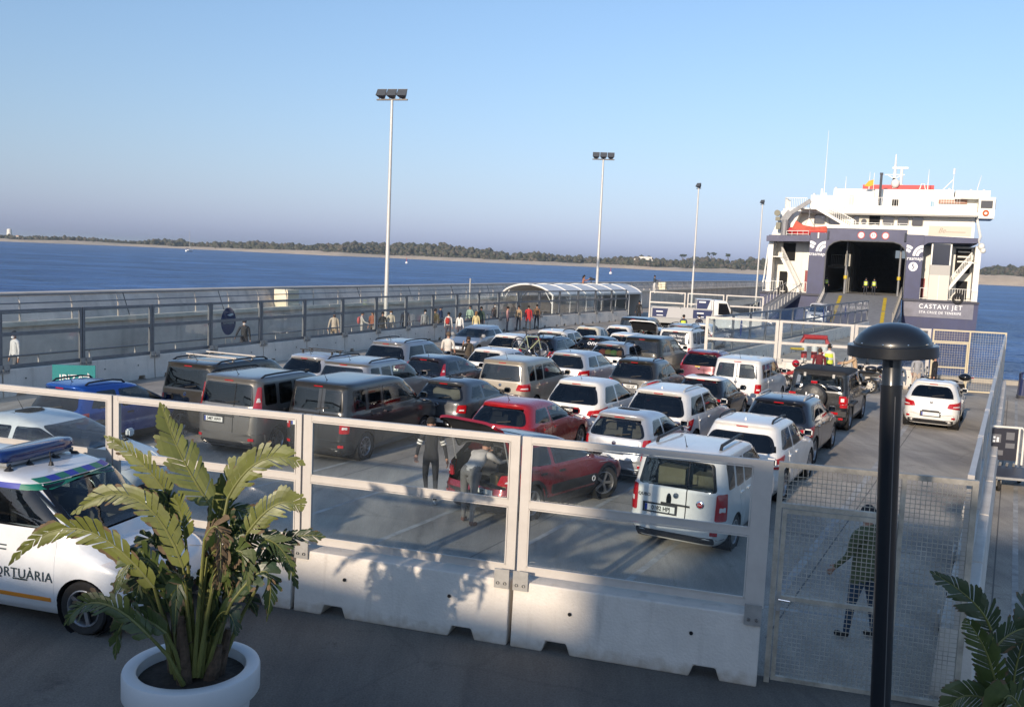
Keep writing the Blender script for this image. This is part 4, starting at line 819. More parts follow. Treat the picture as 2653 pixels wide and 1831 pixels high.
frail((-9.4, 0.4, 8.55), (-7.0, 0.4, 8.6), 0.45, 0.5); MB().bb((-5.95, -0.2, 8.3), (-5.8, -0.02, 8.9)).build('camera_pod', FW, po)
# boarding ramps belong to the quay
rp_ = thing('boarding_ramp', 'wide grey steel ramp with yellow stripes leading up into the ferry', 'ramp', (FX, FY, 0), -FH); rp_.scale = (.94, 1, 1)
MB().add([(-5.0, -13, 0.03), (2.4, -13, 0.03), (3.2, -7, 1.25), (-4.9, -7, 1.25), (3.2, 0.6, 2.64), (-4.9, 0.6, 2.64), (-5, -13, -1), (2.4, -13, -1), (3.2, -7, 0.8), (-4.9, -7, 0.8), (3.2, .6, 2.3), (-4.9, .6, 2.3)], [(0, 1, 2, 3), (3, 2, 4, 5), (1, 7, 8, 2), (2, 8, 10, 4), (6, 0, 3, 9), (9, 3, 5, 11), (4, 10, 11, 5), (6, 9, 8, 7), (9, 11, 10, 8)]).build('deck_plate', FG, rp_, fix=False)
YEL = M('marking_yellow', (0.62, 0.43, 0.03), 0.7, var=0.3)
for x in (-3.2, 1.4):
    MB().add([(x, -12, 0.24), (x + 0.35, -12, 0.24), (x + 0.35, -7, 1.258), (x, -7, 1.258), (x, -6.7, 1.312), (x + .35, -6.7, 1.312), (x + 0.35, -0.5, 2.446), (x, -0.5, 2.446)], [(0, 1, 2, 3), (4, 5, 6, 7)]).build('stripe', YEL, rp_, fix=False, matrix=Matrix.Translation((0, 0, 0.012)))
rail_mb((-4.9, -12.5, 0.2), (-4.8, -0.5, 2.4), 1.0, 1.0, 0.03).build('side_rail', STEEL, rp_); rail_mb((2.5, -12.5, 0.2), (3.15, -0.5, 2.4), 1.2, 1.0, 0.03).build('side_rail', M('ramp_wood', (0.30, 0.27, 0.22), 0.7), rp_)
gw = thing('gangway', 'grey foot passenger gangway with handrails at the left corner of the ferry', 'gangway', (FX, FY, 0), -FH); gw.scale = (.94, 1, 1)
MB().add([(-11.4, -9.5, 0.2), (-9.4, -9.5, 0.2), (-7.2, 0.4, 2.55), (-9.0, 0.4, 2.55), (-11.4, -9.5, -0.1), (-9.4, -9.5, -0.1), (-7.2, .4, 2.3), (-9.0, .4, 2.3)], [(0, 1, 2, 3), (4, 7, 6, 5), (0, 4, 5, 1), (1, 5, 6, 2), (2, 6, 7, 3), (3, 7, 4, 0)]).build('deck_plate', FG, gw)
rail_mb((-11.35, -9.4, 0.2), (-9.0, 0.3, 2.5), 1.05, 0.9, 0.03).build('handrail', STEEL, gw); rail_mb((-9.45, -9.4, 0.2), (-7.25, 0.3, 2.5), 1.05, 0.9, 0.03).build('handrail', STEEL, gw)
# ================================================================== CARS
class Shell:
    """body surface of a car as stacked rounded outlines; y=0 rear bumper, +y forward, x right"""
    def __init__(s, L, W, H, belt, hood, rake_f, rake_r, tumble, nr=6.5, nt=5.0, spoiler=0.0, nose=0.0, box=False, hoodz=None, boot=None):
        s.L, s.W, s.H, s.belt = L, W, H, belt
        zb = belt; hz = hoodz or zb
        lv = [(.17, .86, .12, .16), (.25, .93, .035, .07), (.38, .985, 0, .012), (.53, 1.0, 0, 0.0 + nose * .3)]
        lv += [(hz - .34, 1.0, .012 if box else .03, .04 + nose * .5), (hz - .24, 1.0, .02 if box else .06, .11 + nose * .7), (hz - .13, .992, .03 if box else .075, hood * .42 + nose * .3), (hz - .04, .978, .035 if box else .085, hood * .86), (zb, .965, .04 if box else .095, hood)]
        if boot:                                         # saloon tail: rear deck at the belt
            lv[-2] = (hz - .04, .978, boot * 0.55, hood * .86); lv[-1] = (zb, .965, boot, hood)
        r0 = lv[-1][2] + .015; top = H - .15 if not box else H - .13
        for t in (0.06, 0.3, 0.55, 0.8, 1.0):
            lv.append((zb + (top - zb) * t, .965 + (tumble - .965) * (t ** 1.05) - (0.008 if t < .1 else 0), r0 + (rake_r - r0) * (t ** 1.12), hood + .06 + (rake_f - .06) * (t ** 1.04)))
        f1 = hood + rake_f
        lv += [(H - .085, tumble - .015, rake_r - spoiler * .7, f1 + .13), (H - .05, tumble - .045, rake_r - spoiler, f1 + .30), (H - .025, tumble - .11, rake_r + .05, f1 + .48), (H - .008, tumble - .22, rake_r + .28, f1 + .72), (H, tumble - .42, rake_r + .65, f1 + 1.0)] if box else [(H - .11, tumble - .03, rake_r - spoiler * .5, f1 + .12), (H - .075, tumble - .075, rake_r - spoiler, f1 + .27), (H - .045, tumble - .14, rake_r - spoiler * .6, f1 + .44), (H - .022, tumble - .22, rake_r + .10, f1 + .62), (H - .007, tumble - .33, rake_r + .30, f1 + .82), (H, tumble - .48, rake_r + .65, f1 + 1.05)]
        lv.sort(); s.lv = np.array(lv); s.nr, s.nt = nr, nt
        s.f1, s.hood, s.rake_r, s.top = f1, hood, rake_r, top
        zs = [.17, .21, .25]; zs += list(np.arange(.29, zb - .02, .05)); zs += list(np.linspace(zb, top, 9)); zs += [H - .105, H - .085, H - .066, H - .05, H - .036, H - .025, H - .015, H - .008, H]
        s.zs = np.array(sorted(zs))
        zz = np.linspace(.17, H - 0.001, 110); s.tz = zz
        s.ys = np.linspace(0, L, 240); X = np.zeros((len(zz), len(s.ys)))
        s.xs = np.linspace(0, W / 2, 90); YR = np.zeros((len(zz), len(s.xs))); YF = YR.copy(); s.arc = np.linspace(0, 3.0, 300); AX = np.zeros((len(zz), 300)); AY = AX.copy()
        for i, z in enumerate(zz):
            wd, r, f, n = s.at(z); h = (f - r) / 2; yc = (f + r) / 2
            q = np.clip(np.abs((s.ys - yc) / h), 0, 1); X[i] = wd * (1 - q ** n) ** (1 / n)
            q = np.clip(s.xs / wd, 0, 1); d = h * (1 - q ** n) ** (1 / n); YR[i] = yc - d; YF[i] = yc + d
            a = np.linspace(0, math.pi / 2, 160); px = wd * np.sin(a) ** (2 / n); py = yc - h * np.cos(a) ** (2 / n)
            l = np.concatenate([[0], np.cumsum(np.hypot(np.diff(px), np.diff(py)))]); AX[i] = np.interp(s.arc, l, px); AY[i] = np.interp(s.arc, l, py)
        s.X, s.YR, s.YF, s.AX, s.AY = X, YR, YF, AX, AY
    def at(s, z):
        lv = s.lv; w = np.interp(z, lv[:, 0], lv[:, 1]) * s.W / 2; r = np.interp(z, lv[:, 0], lv[:, 2]); f = s.L - np.interp(z, lv[:, 0], lv[:, 3])
        n = np.interp(z, [0, s.belt, s.H], [s.nr, s.nr, s.nt]); return w, r, f, n
    def bil(s, T, us, u, z):
        zi = np.clip((z - s.tz[0]) / (s.tz[1] - s.tz[0]), 0, len(s.tz) - 1.001); ui = np.clip((u - us[0]) / (us[1] - us[0]), 0, len(us) - 1.001)
        a = zi.astype(int); b_ = ui.astype(int); fa = zi - a; fb_ = ui - b_
        return (T[a, b_] * (1 - fa) * (1 - fb_) + T[a + 1, b_] * fa * (1 - fb_) + T[a, b_ + 1] * (1 - fa) * fb_ + T[a + 1, b_ + 1] * fa * fb_)
    def P(s, kind, u, v):
        u = np.asarray(u, float); v = np.asarray(v, float)
        if kind in ('R', 'L'):
            x = s.bil(s.X, s.ys, u, v); return np.stack([x if kind == 'R' else -x, u, v], -1)
        if kind == 'rear': return np.stack([u, s.bil(s.YR, s.xs, np.abs(u), v), v], -1)
        if kind == 'front': return np.stack([u, s.bil(s.YF, s.xs, np.abs(u), v), v], -1)
        if kind == 'wrap':
            x = s.bil(s.AX, s.arc, np.abs(u), v); y = s.bil(s.AY, s.arc, np.abs(u), v); return np.stack([np.sign(u) * x, y, v], -1)
    def N(s, kind, u, v):
        u = np.asarray(u, float); v = np.asarray(v, float); e = 0.02
        a = s.P(kind, u + e, v) - s.P(kind, u - e, v); c = s.P(kind, u, v + e) - s.P(kind, u, v - e); n = np.cross(a, c)
        n /= np.linalg.norm(n, axis=-1, keepdims=True) + 1e-9
        if kind in ('L', 'front'): n = -n
        return n
def rounded(poly, r, k=4):
    """polygon with rounded corners, resampled"""
    out = []; n = len(poly)
    for i in range(n):
        p0, p, p1 = Vector(poly[i - 1]), Vector(poly[i]), Vector(poly[(i + 1) % n])
        a, c = (p0 - p), (p1 - p); t = min(r, a.length * .45, c.length * .45); A = p + a.normalized() * t; B_ = p + c.normalized() * t
        for j in range(k + 1):
            u = j / k; out.append((1 - u) ** 2 * A + 2 * u * (1 - u) * p + u * u * B_)
    res = []
    for i in range(len(out)):
        a, c = out[i], out[(i + 1) % len(out)]; res.append(a); L = (c - a).length; m = int(L / 0.12)
        for j in range(1, m + 1): res.append(a.lerp(c, j / (m + 1)))
    return [(p.x, p.y) for p in res]
def patch(sh, kind, poly, off, border=None, r=0.05, skirt=0.02):
    """closed curved panel on the shell; border>0 gives a rim with material 1"""
    P2 = np.array(rounded(poly, r)); c = P2.mean(0); rings = []
    d = np.linalg.norm(P2 - c, axis=1, keepdims=True)
    scl = [np.ones_like(d)]
    if border: scl.append(np.clip(1 - border / d, .1, 1))
    last = scl[-1]
    for f in (.66, .33): scl.append(last * f)
    for q in scl: rings.append(c + (P2 - c) * q)
    n = len(P2); vs = []; fs = []; ms = []
    edge = sh.P(kind, rings[0][:, 0], rings[0][:, 1]) + sh.N(kind, rings[0][:, 0], rings[0][:, 1]) * (off - skirt)
    vs += edge.tolist()
    for q in rings: vs += (sh.P(kind, q[:, 0], q[:, 1]) + sh.N(kind, q[:, 0], q[:, 1]) * off).tolist()
    cc = (sh.P(kind, c[:1], c[1:]) + sh.N(kind, c[:1], c[1:]) * off).tolist(); vs += cc
    flip = kind in ('L', 'front')
    # orientation of polygon
    area = 0.5 * np.sum(P2[:, 0] * np.roll(P2[:, 1], -1) - np.roll(P2[:, 0], -1) * P2[:, 1])
    if area < 0: flip = not flip
    for k in range(len(rings)):
        for i in range(n):
            j = (i + 1) % n; f = (k * n + i, k * n + j, (k + 1) * n + j, (k + 1) * n + i); fs.append(tuple(reversed(f)) if flip else f); ms.append(1 if (border and k <= 1) else 0)
    b0 = len(rings) * n; ci = len(vs) - 1
    for i in range(n):
        f = (b0 + i, b0 + (i + 1) % n, ci); fs.append(tuple(reversed(f)) if flip else f); ms.append(0)
    m = MB(); m.v = [tuple(v) for v in vs]; m.f = fs; m.m = ms; return m
def inside(poly, u, v):
    c = np.zeros(u.shape, bool); n = len(poly); j = n - 1
    for i in range(n):
        xi, yi = poly[i]; xj, yj = poly[j]
        with np.errstate(divide='ignore', invalid='ignore'):
            c ^= ((yi > v) != (yj > v)) & (u < (xj - xi) * (v - yi) / (yj - yi + 1e-12) + xi)
        j = i
    return c
def shrink(poly, d):
    c = np.mean(np.array(poly), 0); return [tuple(c + (np.array(p) - c) * max(0.1, 1 - d / np.linalg.norm(np.array(p) - c))) for p in poly]

def wheel_meshes(style):
    key = ('wheel', style)
    if key in _cache: return _cache[key]
    t = MB().lathe([(.70, -.30), (.93, -.34), (1.0, -.26), (1.0, .26), (.93, .34), (.70, .30), (.66, .28), (.66, -.28), (.70, -.30)], 28, (0, 0, 0), 'X')
    r = MB()
    r.lathe([(.70, .31), (.66, .325), (.62, .27), (.60, .02), (.60, -.26)], 28, (0, 0, 0), 'X', 0)
    r.lathe([(.0001, .05), (.58, .05)], 28, (0, 0, 0), 'X', 1)                      # dark behind spokes
    r.lathe([(.0001, .27), (.12, .27), (.15, .22), (.16, .1)], 14, (0, 0, 0), 'X', 0)
    n = {'alloy5': 5, 'alloy10': 10, 'hub': 7}[style]; wd = {'alloy5': .15, 'alloy10': .075, 'hub': .19}[style]
    for i in range(n):
        a = 2 * math.pi * i / n; d = Vector((0, math.cos(a), math.sin(a)))
        r.bar(Vector((.20, 0, 0)) + d * .1, Vector((.24, 0, 0)) + d * .64, wd, .09, 0, up=(1, 0, 0))
    _cache[key] = (t.mesh('wheel', RUBBER, True, 35), r.mesh('rim', [ALLOY, DARK], True, 35)); return _cache[key]
def quad_mesh(w, h):
    return MB().box((0, 0, 0), (w, h, 0.008)).mesh('number_plate', WHITEPLATE)

def make_car(label, cat, pos, head, spec, group=None, name=None):
    """spec: see CARS. builds body, glazing, lamps, doors, wheels, mirrors and small fittings as parts"""
    g = dict(L=4.0, W=1.74, H=1.48, belt=.93, hood=1.0, rake_f=.92, rake_r=.42, tumble=.76, nr=6.5, nt=5.0, spoiler=.05, nose=0, box=False, hoodz=None, boot=None,
             wheel=.31, rim='alloy5', ax=(.72, .86), rails=None, bars=False, roof=None, trim=False, lamps='mid', rw=None, plate=None, plz=.72, doors=2, glass=CARGLASS, seats=SEAT, antenna=True, front=False, split=False, lod=0, extras=(), lampcol=REDLENS, third=True, wiper=True, blind=False, open_hatch=False, mirror=None)
    g.update(spec); G = type('G', (), g)
    S_ = Shell(G.L, G.W, G.H, G.belt, G.hood, G.rake_f, G.rake_r, G.tumble, G.nr, G.nt, G.spoiler, G.nose, G.box, G.hoodz, G.boot)
    root = thing(name or 'parked_car', label, cat, (pos[0], pos[1], 0), -head, group)
    L, W, H, zb = G.L, G.W, G.H, G.belt; body = G.paint
    # ---- windows as polygons
    zt = H - .175; zl = zb + .035
    yct, ycb = L - S_.f1 - .06, L - G.hood - .16
    r_b, r_t = S_.at(zb + .05)[1], S_.at(zt)[1]
    yB = .5 * (r_t + L - S_.f1) + (.10 if G.doors == 2 else -.12)
    yr_b, yr_t = r_b + .30, r_t + (.26 if not G.box else .18)
    sides = []
    if G.doors == 2:
        if G.box:
            y2 = (yr_t + yB) / 2 - .05
            sides = [('quarter', [(yr_b, zl + .02), (y2 - .06, zl + .02), (y2 - .06, zt), (yr_t + .03, zt)]), ('rear', [(y2 + .06, zl), (yB - .05, zl), (yB - .05, zt), (y2 + .06, zt)])]
        else: sides = [('rear', [(yr_b + .12, zl + .05), (yB - .05, zl), (yB - .05, zt), (yr_t + .14, zt)])]
        sides.append(('front', [(yB + .05, zl), (ycb, zl), (yct, zt), (yB + .05, zt)]))
    else:
        sides = [('rear', [(yr_b + .1, zl + .05), (yB - .05, zl), (yB - .05, zt), (yr_t + .1, zt)]), ('front', [(yB + .05, zl), (ycb, zl), (yct, zt), (yB + .05, zt)])]
    if G.blind: sides = [q for q in sides if q[0] == 'front']
    wlo, whi = S_.at(zl)[0], S_.at(zt)[0]
    rw = G.rw or ((zl, zt, .84, .80) if G.box else (zl, zt + .01, .88, .80))
    rwin = [(-wlo * rw[2], rw[0]), (wlo * rw[2], rw[0]), (whi * rw[3], rw[1]), (-whi * rw[3], rw[1])]
    fwin = [(-wlo * .88, zb + .01), (wlo * .88, zb + .01), (whi * .84, H - .15), (-whi * .84, H - .15)]
    # ---- body mesh
    zs = S_.zs if G.lod == 0 else S_.zs[::2] if len(S_.zs) % 2 else np.append(S_.zs[::2], S_.zs[-1])
    nx, ny = (9, 54) if G.lod == 0 else (7, 34)
    xc = .90; cols = [('r', u) for u in np.linspace(0, xc, nx)] + [('s', u) for u in np.linspace(-1, 1, ny)][0:] + [('f', u) for u in np.linspace(xc, 0, nx)]
    Y = np.zeros((len(zs), len(cols))); X = Y.copy()
    for i, z in enumerate(zs):
        wd, r, f, n = S_.at(min(z, H)); h = (f - r) / 2; yc = (f + r) / 2; qc = (1 - (xc + .012) ** n) ** (1 / n)
        for j, (k, u) in enumerate(cols):
            if k == 's': X[i, j] = wd * (1 - abs(u * qc) ** n) ** (1 / n); Y[i, j] = yc + u * qc * h
            else: X[i, j] = wd * u; Y[i, j] = yc + (-h if k == 'r' else h) * (1 - u ** n) ** (1 / n)
    nz, nc = X.shape; Z = np.repeat(zs[:, None], nc, 1)
    wr = G.wheel; axles = (G.ax[0], L - G.ax[1]); ra = wr + .045
    issd = np.array([k == 's' for k, _ in cols])
    dead = np.zeros(X.shape, bool)
    for ya in axles:
        d = np.hypot(Y - ya, Z - wr); m = issd[None, :] & (Z < .85)
        near = m & (np.abs(d - ra) < .045); sc = ra / np.maximum(d, 1e-6)
        Yn = ya + (Y - ya) * sc; Zn = np.maximum(wr + (Z - wr) * sc, .17)
        Y = np.where(near, Yn, Y); Z = np.where(near, Zn, Z); dead |= m & (d < ra - .044)
        for i in range(nz):                               # keep snapped points on the skin
            for j in np.nonzero(near[i])[0]: X[i, j] = float(S_.P('R', Y[i, j], Z[i, j])[0])
    verts = []; faces = []; mi = []
    for sgn in (1, -1):
        b0 = len(verts); verts += np.stack([X * sgn, Y, Z], -1).reshape(-1, 3).tolist()
        cy = (Y[:-1, :-1] + Y[1:, 1:]) / 2; cz = (Z[:-1, :-1] + Z[1:, 1:]) / 2; cx = (X[:-1, :-1] + X[1:, 1:]) / 2
        kill = np.zeros(cy.shape, bool)
        dd = dead[:-1, :-1] | dead[1:, 1:] | dead[1:, :-1] | dead[:-1, 1:]; kill |= dd
        sd = issd[:-1] & issd[1:]
        for _, poly in sides: kill |= sd[None, :] & inside(shrink(poly, .028), cy, cz)
        rearc = np.arange(nc - 1) < nx + 2; frontc = np.arange(nc - 1) > nc - nx - 3
        kill |= rearc[None, :] & inside(shrink(rwin, .028), cx * sgn, cz) & (cy < L / 2)
        if G.open_hatch: kill |= rearc[None, :] & (cx < W * .41) & (cz > .62) & (cz < H - .14)
        kill |= frontc[None, :] & inside(shrink(fwin, .028), cx * sgn, cz)
        for i in range(nz - 1):
            for j in range(nc - 1):
                if kill[i, j]: continue
                a = b0 + i * nc + j; f = (a, a + 1, a + nc + 1, a + nc)
                faces.append(f if sgn > 0 else tuple(reversed(f))); mi.append(1 if (G.roof and zs[i] > H - .14) else (2 if (G.trim and zs[i + 1] < .36) else 0))
    top = list(range((nz - 1) * nc, nz * nc)); b1 = nz * nc
    faces.append(tuple(top + [b1 + (nz - 1) * nc + j for j in reversed(range(nc))][1:-1])); mi.append(1 if G.roof else 0)
    me = bpy.data.meshes.new('body'); me.from_pydata(verts, [], faces)
    for mm in (body, G.roof or body, BLACK): me.materials.append(mm)
    me.polygons.foreach_set('material_index', mi)
    bm = bmesh.new(); bm.from_mesh(me); bmesh.ops.remove_doubles(bm, verts=bm.verts, dist=.0008)
    bmesh.ops.delete(bm, geom=[v for v in bm.verts if not v.link_faces], context='VERTS'); bm.to_mesh(me); bm.free()
    me.polygons.foreach_set('use_smooth', [True] * len(me.polygons)); me.set_sharp_from_angle(angle=R(42)); me.update()
    bo = put('body', me, root)
    # ---- glazing
    gl = [G.glass, GLOSSBLACK]
    if not G.open_hatch:
        o = patch(S_, 'rear', rwin, .005, .05, .07 if G.box else .14).build('rear_window', [G.glass if not G.glass is CARGLASS2 else CARGLASS2, GLOSSBLACK], root, True, 40, fix=False)
        if G.wiper: 
            p = S_.P('rear', [0.0, 0.34], [rw[0] + .05, rw[0] + .10]) ; MB().bar(p[0] + np.array([0, -.03, 0]), p[1] + np.array([0, -.02, 0]), .022, .02).build('wiper', BLACK, o)
    patch(S_, 'front', fwin, .005, .05, .06).build('windscreen', [CARGLASS2, GLOSSBLACK], root, True, 40, fix=False)
    for sd in ('R', 'L'):
        for nm, poly in sides: patch(S_, sd, poly, .005, .035, .05).build('side_window', [CARGLASS2 if nm == 'front' or G.glass is CARGLASS2 else G.glass, GLOSSBLACK], root, True, 40, fix=False)
    # ---- doors, seams, handles
    if G.lod == 0:
        for sd in ('R', 'L'):
            yf = min(ycb + .10, L - G.ax[1] - ra - .03); z0 = .34; yr0 = max(yr_b + .05, G.ax[0] + .18)
            ds = [[(yB + .006, z0), (yf, z0), (yf + .02, zb - .12), (yf - .04, zb + .012), (yB + .006, zb + .012)]]
            if G.doors == 2 and not G.blind: ds.append([(max(yr0 + .12, G.ax[0] + ra + .02), z0), (yB - .006, z0), (yB - .006, zb + .012), (yr0 + .02, zb + .012), (yr0, zb - .15)])
            for poly in ds:
                d = patch(S_, sd, poly, .004, None, .05, .012).build('door', body, root, True, 40, fix=False)
                hy = max(q[0] for q in poly) * .12 + min(q[0] for q in poly) * .88 + .02; p = S_.P(sd, hy + .04, zb - .10); MB().box((p[0], p[1], p[2]), (.05, .17, .035)).build('handle', body if not G.trim else BLACK, d)
        if G.trim:
            for sd in ('R', 'L'): patch(S_, sd, [(axles[0] + ra + .02, .19), (axles[1] - ra - .02, .19), (axles[1] - ra - .02, .36), (axles[0] + ra + .02, .36)], .012, None, .02).build('sill_trim', BLACK, root, True, fix=False)
    # ---- wheel arches and wheels
    tm, rmn = wheel_meshes(G.rim)
    for ya in axles:
        for sg in (1, -1):
            xo = float(S_.P('R', ya, min(.55, wr + .2))[0])
            if G.trim:
                q = MB(); k = 12
                for a0 in range(k):
                    P = []
                    for t in (a0, a0 + 1):
                        a = R(-18 + 216 * t / k); 
                        for rr in (ra - .012, ra + .055):
                            yy, zz_ = ya + rr * math.cos(a), max(.18, wr + rr * math.sin(a)); P.append((sg * (float(S_.P('R', yy, zz_)[0]) + .012), yy, zz_))
                    q.add(P, [(0, 1, 3, 2)])
                q.build('arch_trim', BLACK, bo)
            MB().lathe([(ra - .004, xo - .012), (ra - .004, xo - .34), (.001, xo - .34)], 20, (0, 0, 0), 'X').build('wheel_arch', DARK, bo, matrix=Matrix.Translation((0, ya, wr)) @ (Matrix.Identity(4) if sg > 0 else Matrix.Rotation(math.pi, 4, 'Z')))
            wm = Matrix.Translation((sg * (xo - .115), ya, wr)) @ (Matrix.Identity(4) if sg > 0 else Matrix.Rotation(math.pi, 4, 'Z'))
            if ya == axles[1] and spec.get('steer'): wm = wm @ Matrix.Rotation(spec['steer'], 4, 'Z')
            wo = put('wheel', tm, root, None, wm @ Matrix.Diagonal((.30, wr, wr, 1))); put('rim', rmn, wo)
    MB().bb((-W * .40, .25, .16), (W * .40, L - .3, .30)).build('underbody', DARK, root)
    # ---- cabin
    MB().bb((-W * .38, G.rake_r + .2, .32), (W * .38, L - G.hood - .05, .44)).build('cabin_floor', DARK, root)
    MB().bb((-W * .40, L - G.hood - .42, .5), (W * .40, L - G.hood - .12, zb - .04)).build('dashboard', BLACK, root)
    for y, n in ((L - G.hood - 1.25, 2), (max(G.rake_r + .55, G.rake_r + .3 if not G.box else 1.1), 2)):
        for x in ((-.36, .36)):
            s = MB().box((x, y, .72), (.48, .16, .68), mat=Matrix.Rotation(R(-10), 3, 'X')).box((x, y - .085, 1.13 + (.08 if G.box else 0)), (.26, .09, .2)).box((x, y + .25, .5), (.48, .5, .16))
            s.build('seat', G.seats, root)
    # ---- rear end
    zt0 = G.plz
    if not G.open_hatch:
        tl = [(-W * .36, .60), (W * .36, .60), (W * .385, zb + .0), (-W * .385, zb + .0)]
        tg = patch(S_, 'rear', tl, .004, None, .08, .012).build('tailgate', body, root, True, fix=False)
    else: tg = root
    bz = .30 if not G.trim else .27
    bp_ = patch(S_, 'wrap', [(-W * .60, bz), (W * .60, bz), (W * .60, .53), (-W * .60, .53)], .012, None, .07, .02).build('rear_bumper', BLACK if G.trim else body, root, True, fix=False)
    if not G.trim or True: patch(S_, 'wrap', [(-W * .40, .22), (W * .40, .22), (W * .40, .33), (-W * .40, .33)], .016, None, .04, .02).build('bumper_insert', BLACK, bp_, True, fix=False)
    for sg in (1, -1): patch(S_, 'wrap', [(sg * W * .36, .38), (sg * W * .43, .38), (sg * W * .43, .44), (sg * W * .36, .44)], .018, None, .01, .01).build('reflector', REDLENS, bp_, True, fix=False)
    lampset = {'mid': [(.30, zb - .22), (.60, zb - .24), (.60, zb + .0), (.34, zb - .04)], 'wide': [(.27, zb - .24), (.60, zb - .29), (.68, zb - .01), (.30, zb - .10)],
               'tall': [(.395, zb - .42), (.54, zb - .42), (.54, zb + .02), (.40, zb + .02)], 'pillar': [(.40, zb - .05), (.52, zb - .05), (.475, H - .22), (.42, H - .22)],
               'low': [(.37, zb - .42), (.50, zb - .42), (.50, zb - .12), (.375, zb - .12)], 'round': [(.34, zb - .25), (.50, zb - .27), (.50, zb - .05), (.36, zb - .05)]}[G.lamps]
    for sg in (1, -1):
        poly = [(sg * u * W, v) for u, v in lampset]
        lo = patch(S_, 'wrap', poly, .014, None, .035, .03).build('tail_light', G.lampcol, root, True, fix=False)
        c = np.mean(np.array(poly), 0); sm = [tuple(c + (np.array(p) - c) * np.array((.5, .18)) + np.array((0, -.03))) for p in poly]
        patch(S_, 'wrap', sm, .018, None, .01, .01).build('lens', CLEARLENS, lo, True, fix=False)
    pr = S_.P('rear', [0], [zt0])[0]; nv = S_.N('rear', np.array([0.0]), np.array([zt0]))[0]
    px = spec.get('plx', 0.0)
    if G.plate is not None:
        key = 'platemesh'
        if key not in _cache:
            _cache[key] = MB().box((0, 0, 0), (.52, .11, .008)).mesh('number_plate', WHITEPLATE); _cache['platebandmesh'] = MB().box((-.238, 0, .005), (.04, .105, .004)).mesh('plate_band', PLATEBLUE)
            _cache['platerec'] = MB().box((0, 0, -.004), (.60, .17, .006)).mesh('plate_recess', BLACK)
        p2 = S_.P('rear', [px], [zt0])[0]
        mtx = frame(p2 + nv * .016, (1, 0, 0), (0, .0, 1), None)
        mtx = Matrix.Translation((p2[0], p2[1] - .018, p2[2])) @ Matrix.Rotation(R(90), 4, 'X')
        po = put('number_plate', _cache['platemesh'], tg, None, mtx); put('plate_band', _cache['platebandmesh'], po)
        if G.lod == 0 and not G.open_hatch: put('plate_recess', _cache['platerec'], tg, None, mtx)
        if G.plate: txt(G.plate, .10, INK, po, Matrix.Translation((.02, -.003, .0055)), 'plate_text', depth=.0005, sx=.86, bold=.0035)
    if not G.open_hatch:
        pb = S_.P('rear', [0], [zb - .09])[0]
        MB().lathe([(.0001, 0), (.045, .004), (.05, .012)], 14, (0, pb[1] - .024, pb[2]), 'Y').build('badge', CHROME, tg, True)
        if G.lod == 0: MB().box((0, S_.P('rear', [0], [zt0 + .11])[0][1] - .008, zt0 + .10), (.5, .03, .03)).build('handle', BLACK if not spec.get('chromebar') else CHROME, tg)
    if G.third and not G.open_hatch:
        zz_ = H - .115; pt = S_.P('rear', [0], [zz_])[0]; MB().box((0, pt[1] - .002, zz_), (.24, .02, .022)).build('brake_light', REDLENS, root)
    # ---- front end
    hl = [(.20, G.belt - .22), (.44, G.belt - .24), (.50, G.belt - .12), (.26, G.belt - .12)] if not spec.get('hl') else spec['hl']
    for sg in (1, -1):
        us = [(sg * u * W, v) for u, v in hl]
        patch(S_, 'front', us, .012, None, .03, .03).build('headlight', CLEARLENS, root, True, fix=False)
    if G.front:
        patch(S_, 'front', [(-W * .22, zb - .33), (W * .22, zb - .33), (W * .24, zb - .22), (-W * .24, zb - .22)], .012, None, .03).build('grille', GLOSSBLACK, root, True, fix=False)
        patch(S_, 'front', [(-W * .33, .26), (W * .33, .26), (W * .30, .40), (-W * .30, .40)], .012, None, .04).build('lower_grille', BLACK, root, True, fix=False)
        pf = S_.P('front', [0], [.50])[0]; MB().box((0, pf[1] + .015, .50), (.52, .01, .11)).build('number_plate', WHITEPLATE, root)
    for sg in (1, -1):
        x0 = float(S_.P('R', ycb - .05, zb + .03)[0])
        q = MB().box((0, 0, 0), (.19, .10, .15)); me = q.mesh('mirror', G.mirror or (BLACK if G.trim else body)); bm = bmesh.new(); bm.from_mesh(me); bmesh.ops.bevel(bm, geom=list(bm.edges), offset=.03, segments=2, affect='EDGES'); bm.to_mesh(me); bm.free()
        mo = put('mirror', me, root, None, Matrix.Translation((sg * (x0 + .13), ycb - .02, zb + .10))); MB().box((-sg * .12, 0, -.055), (.14, .05, .035)).build('mirror_arm', BLACK, mo); MB().box((0, -.052, 0), (.15, .006, .11)).build('mirror_glass', M('mirror_glass', (.10, .11, .12), .05, 1.0), mo)
    # ---- roof fittings
    def roofz(x, y):
        lo, hi = H - .2, H
        best = H - .13
        for z in np.linspace(H - .13, H - .001, 24):
            wd, r, f, n = S_.at(z); h = (f - r) / 2; yc = (f + r) / 2
            if abs(x / wd) ** n + abs((y - yc) / h) ** n <= 1: best = z
        return best
    rx = S_.at(H - .06)[0] - .055
    if G.rails:
        y0, y1 = G.rake_r + .22, L - S_.f1 - .38
        for sg in (1, -1):
            pts = [(sg * rx, y0 + (y1 - y0) * t, roofz(rx, y0 + (y1 - y0) * t) + dz) for t, dz in ((0, 0), (.08, .055), (.3, .065), (.7, .065), (.92, .055), (1, 0))]
            MB().tube(pts, .022, 6).build('roof_rail', G.rails, root, True)
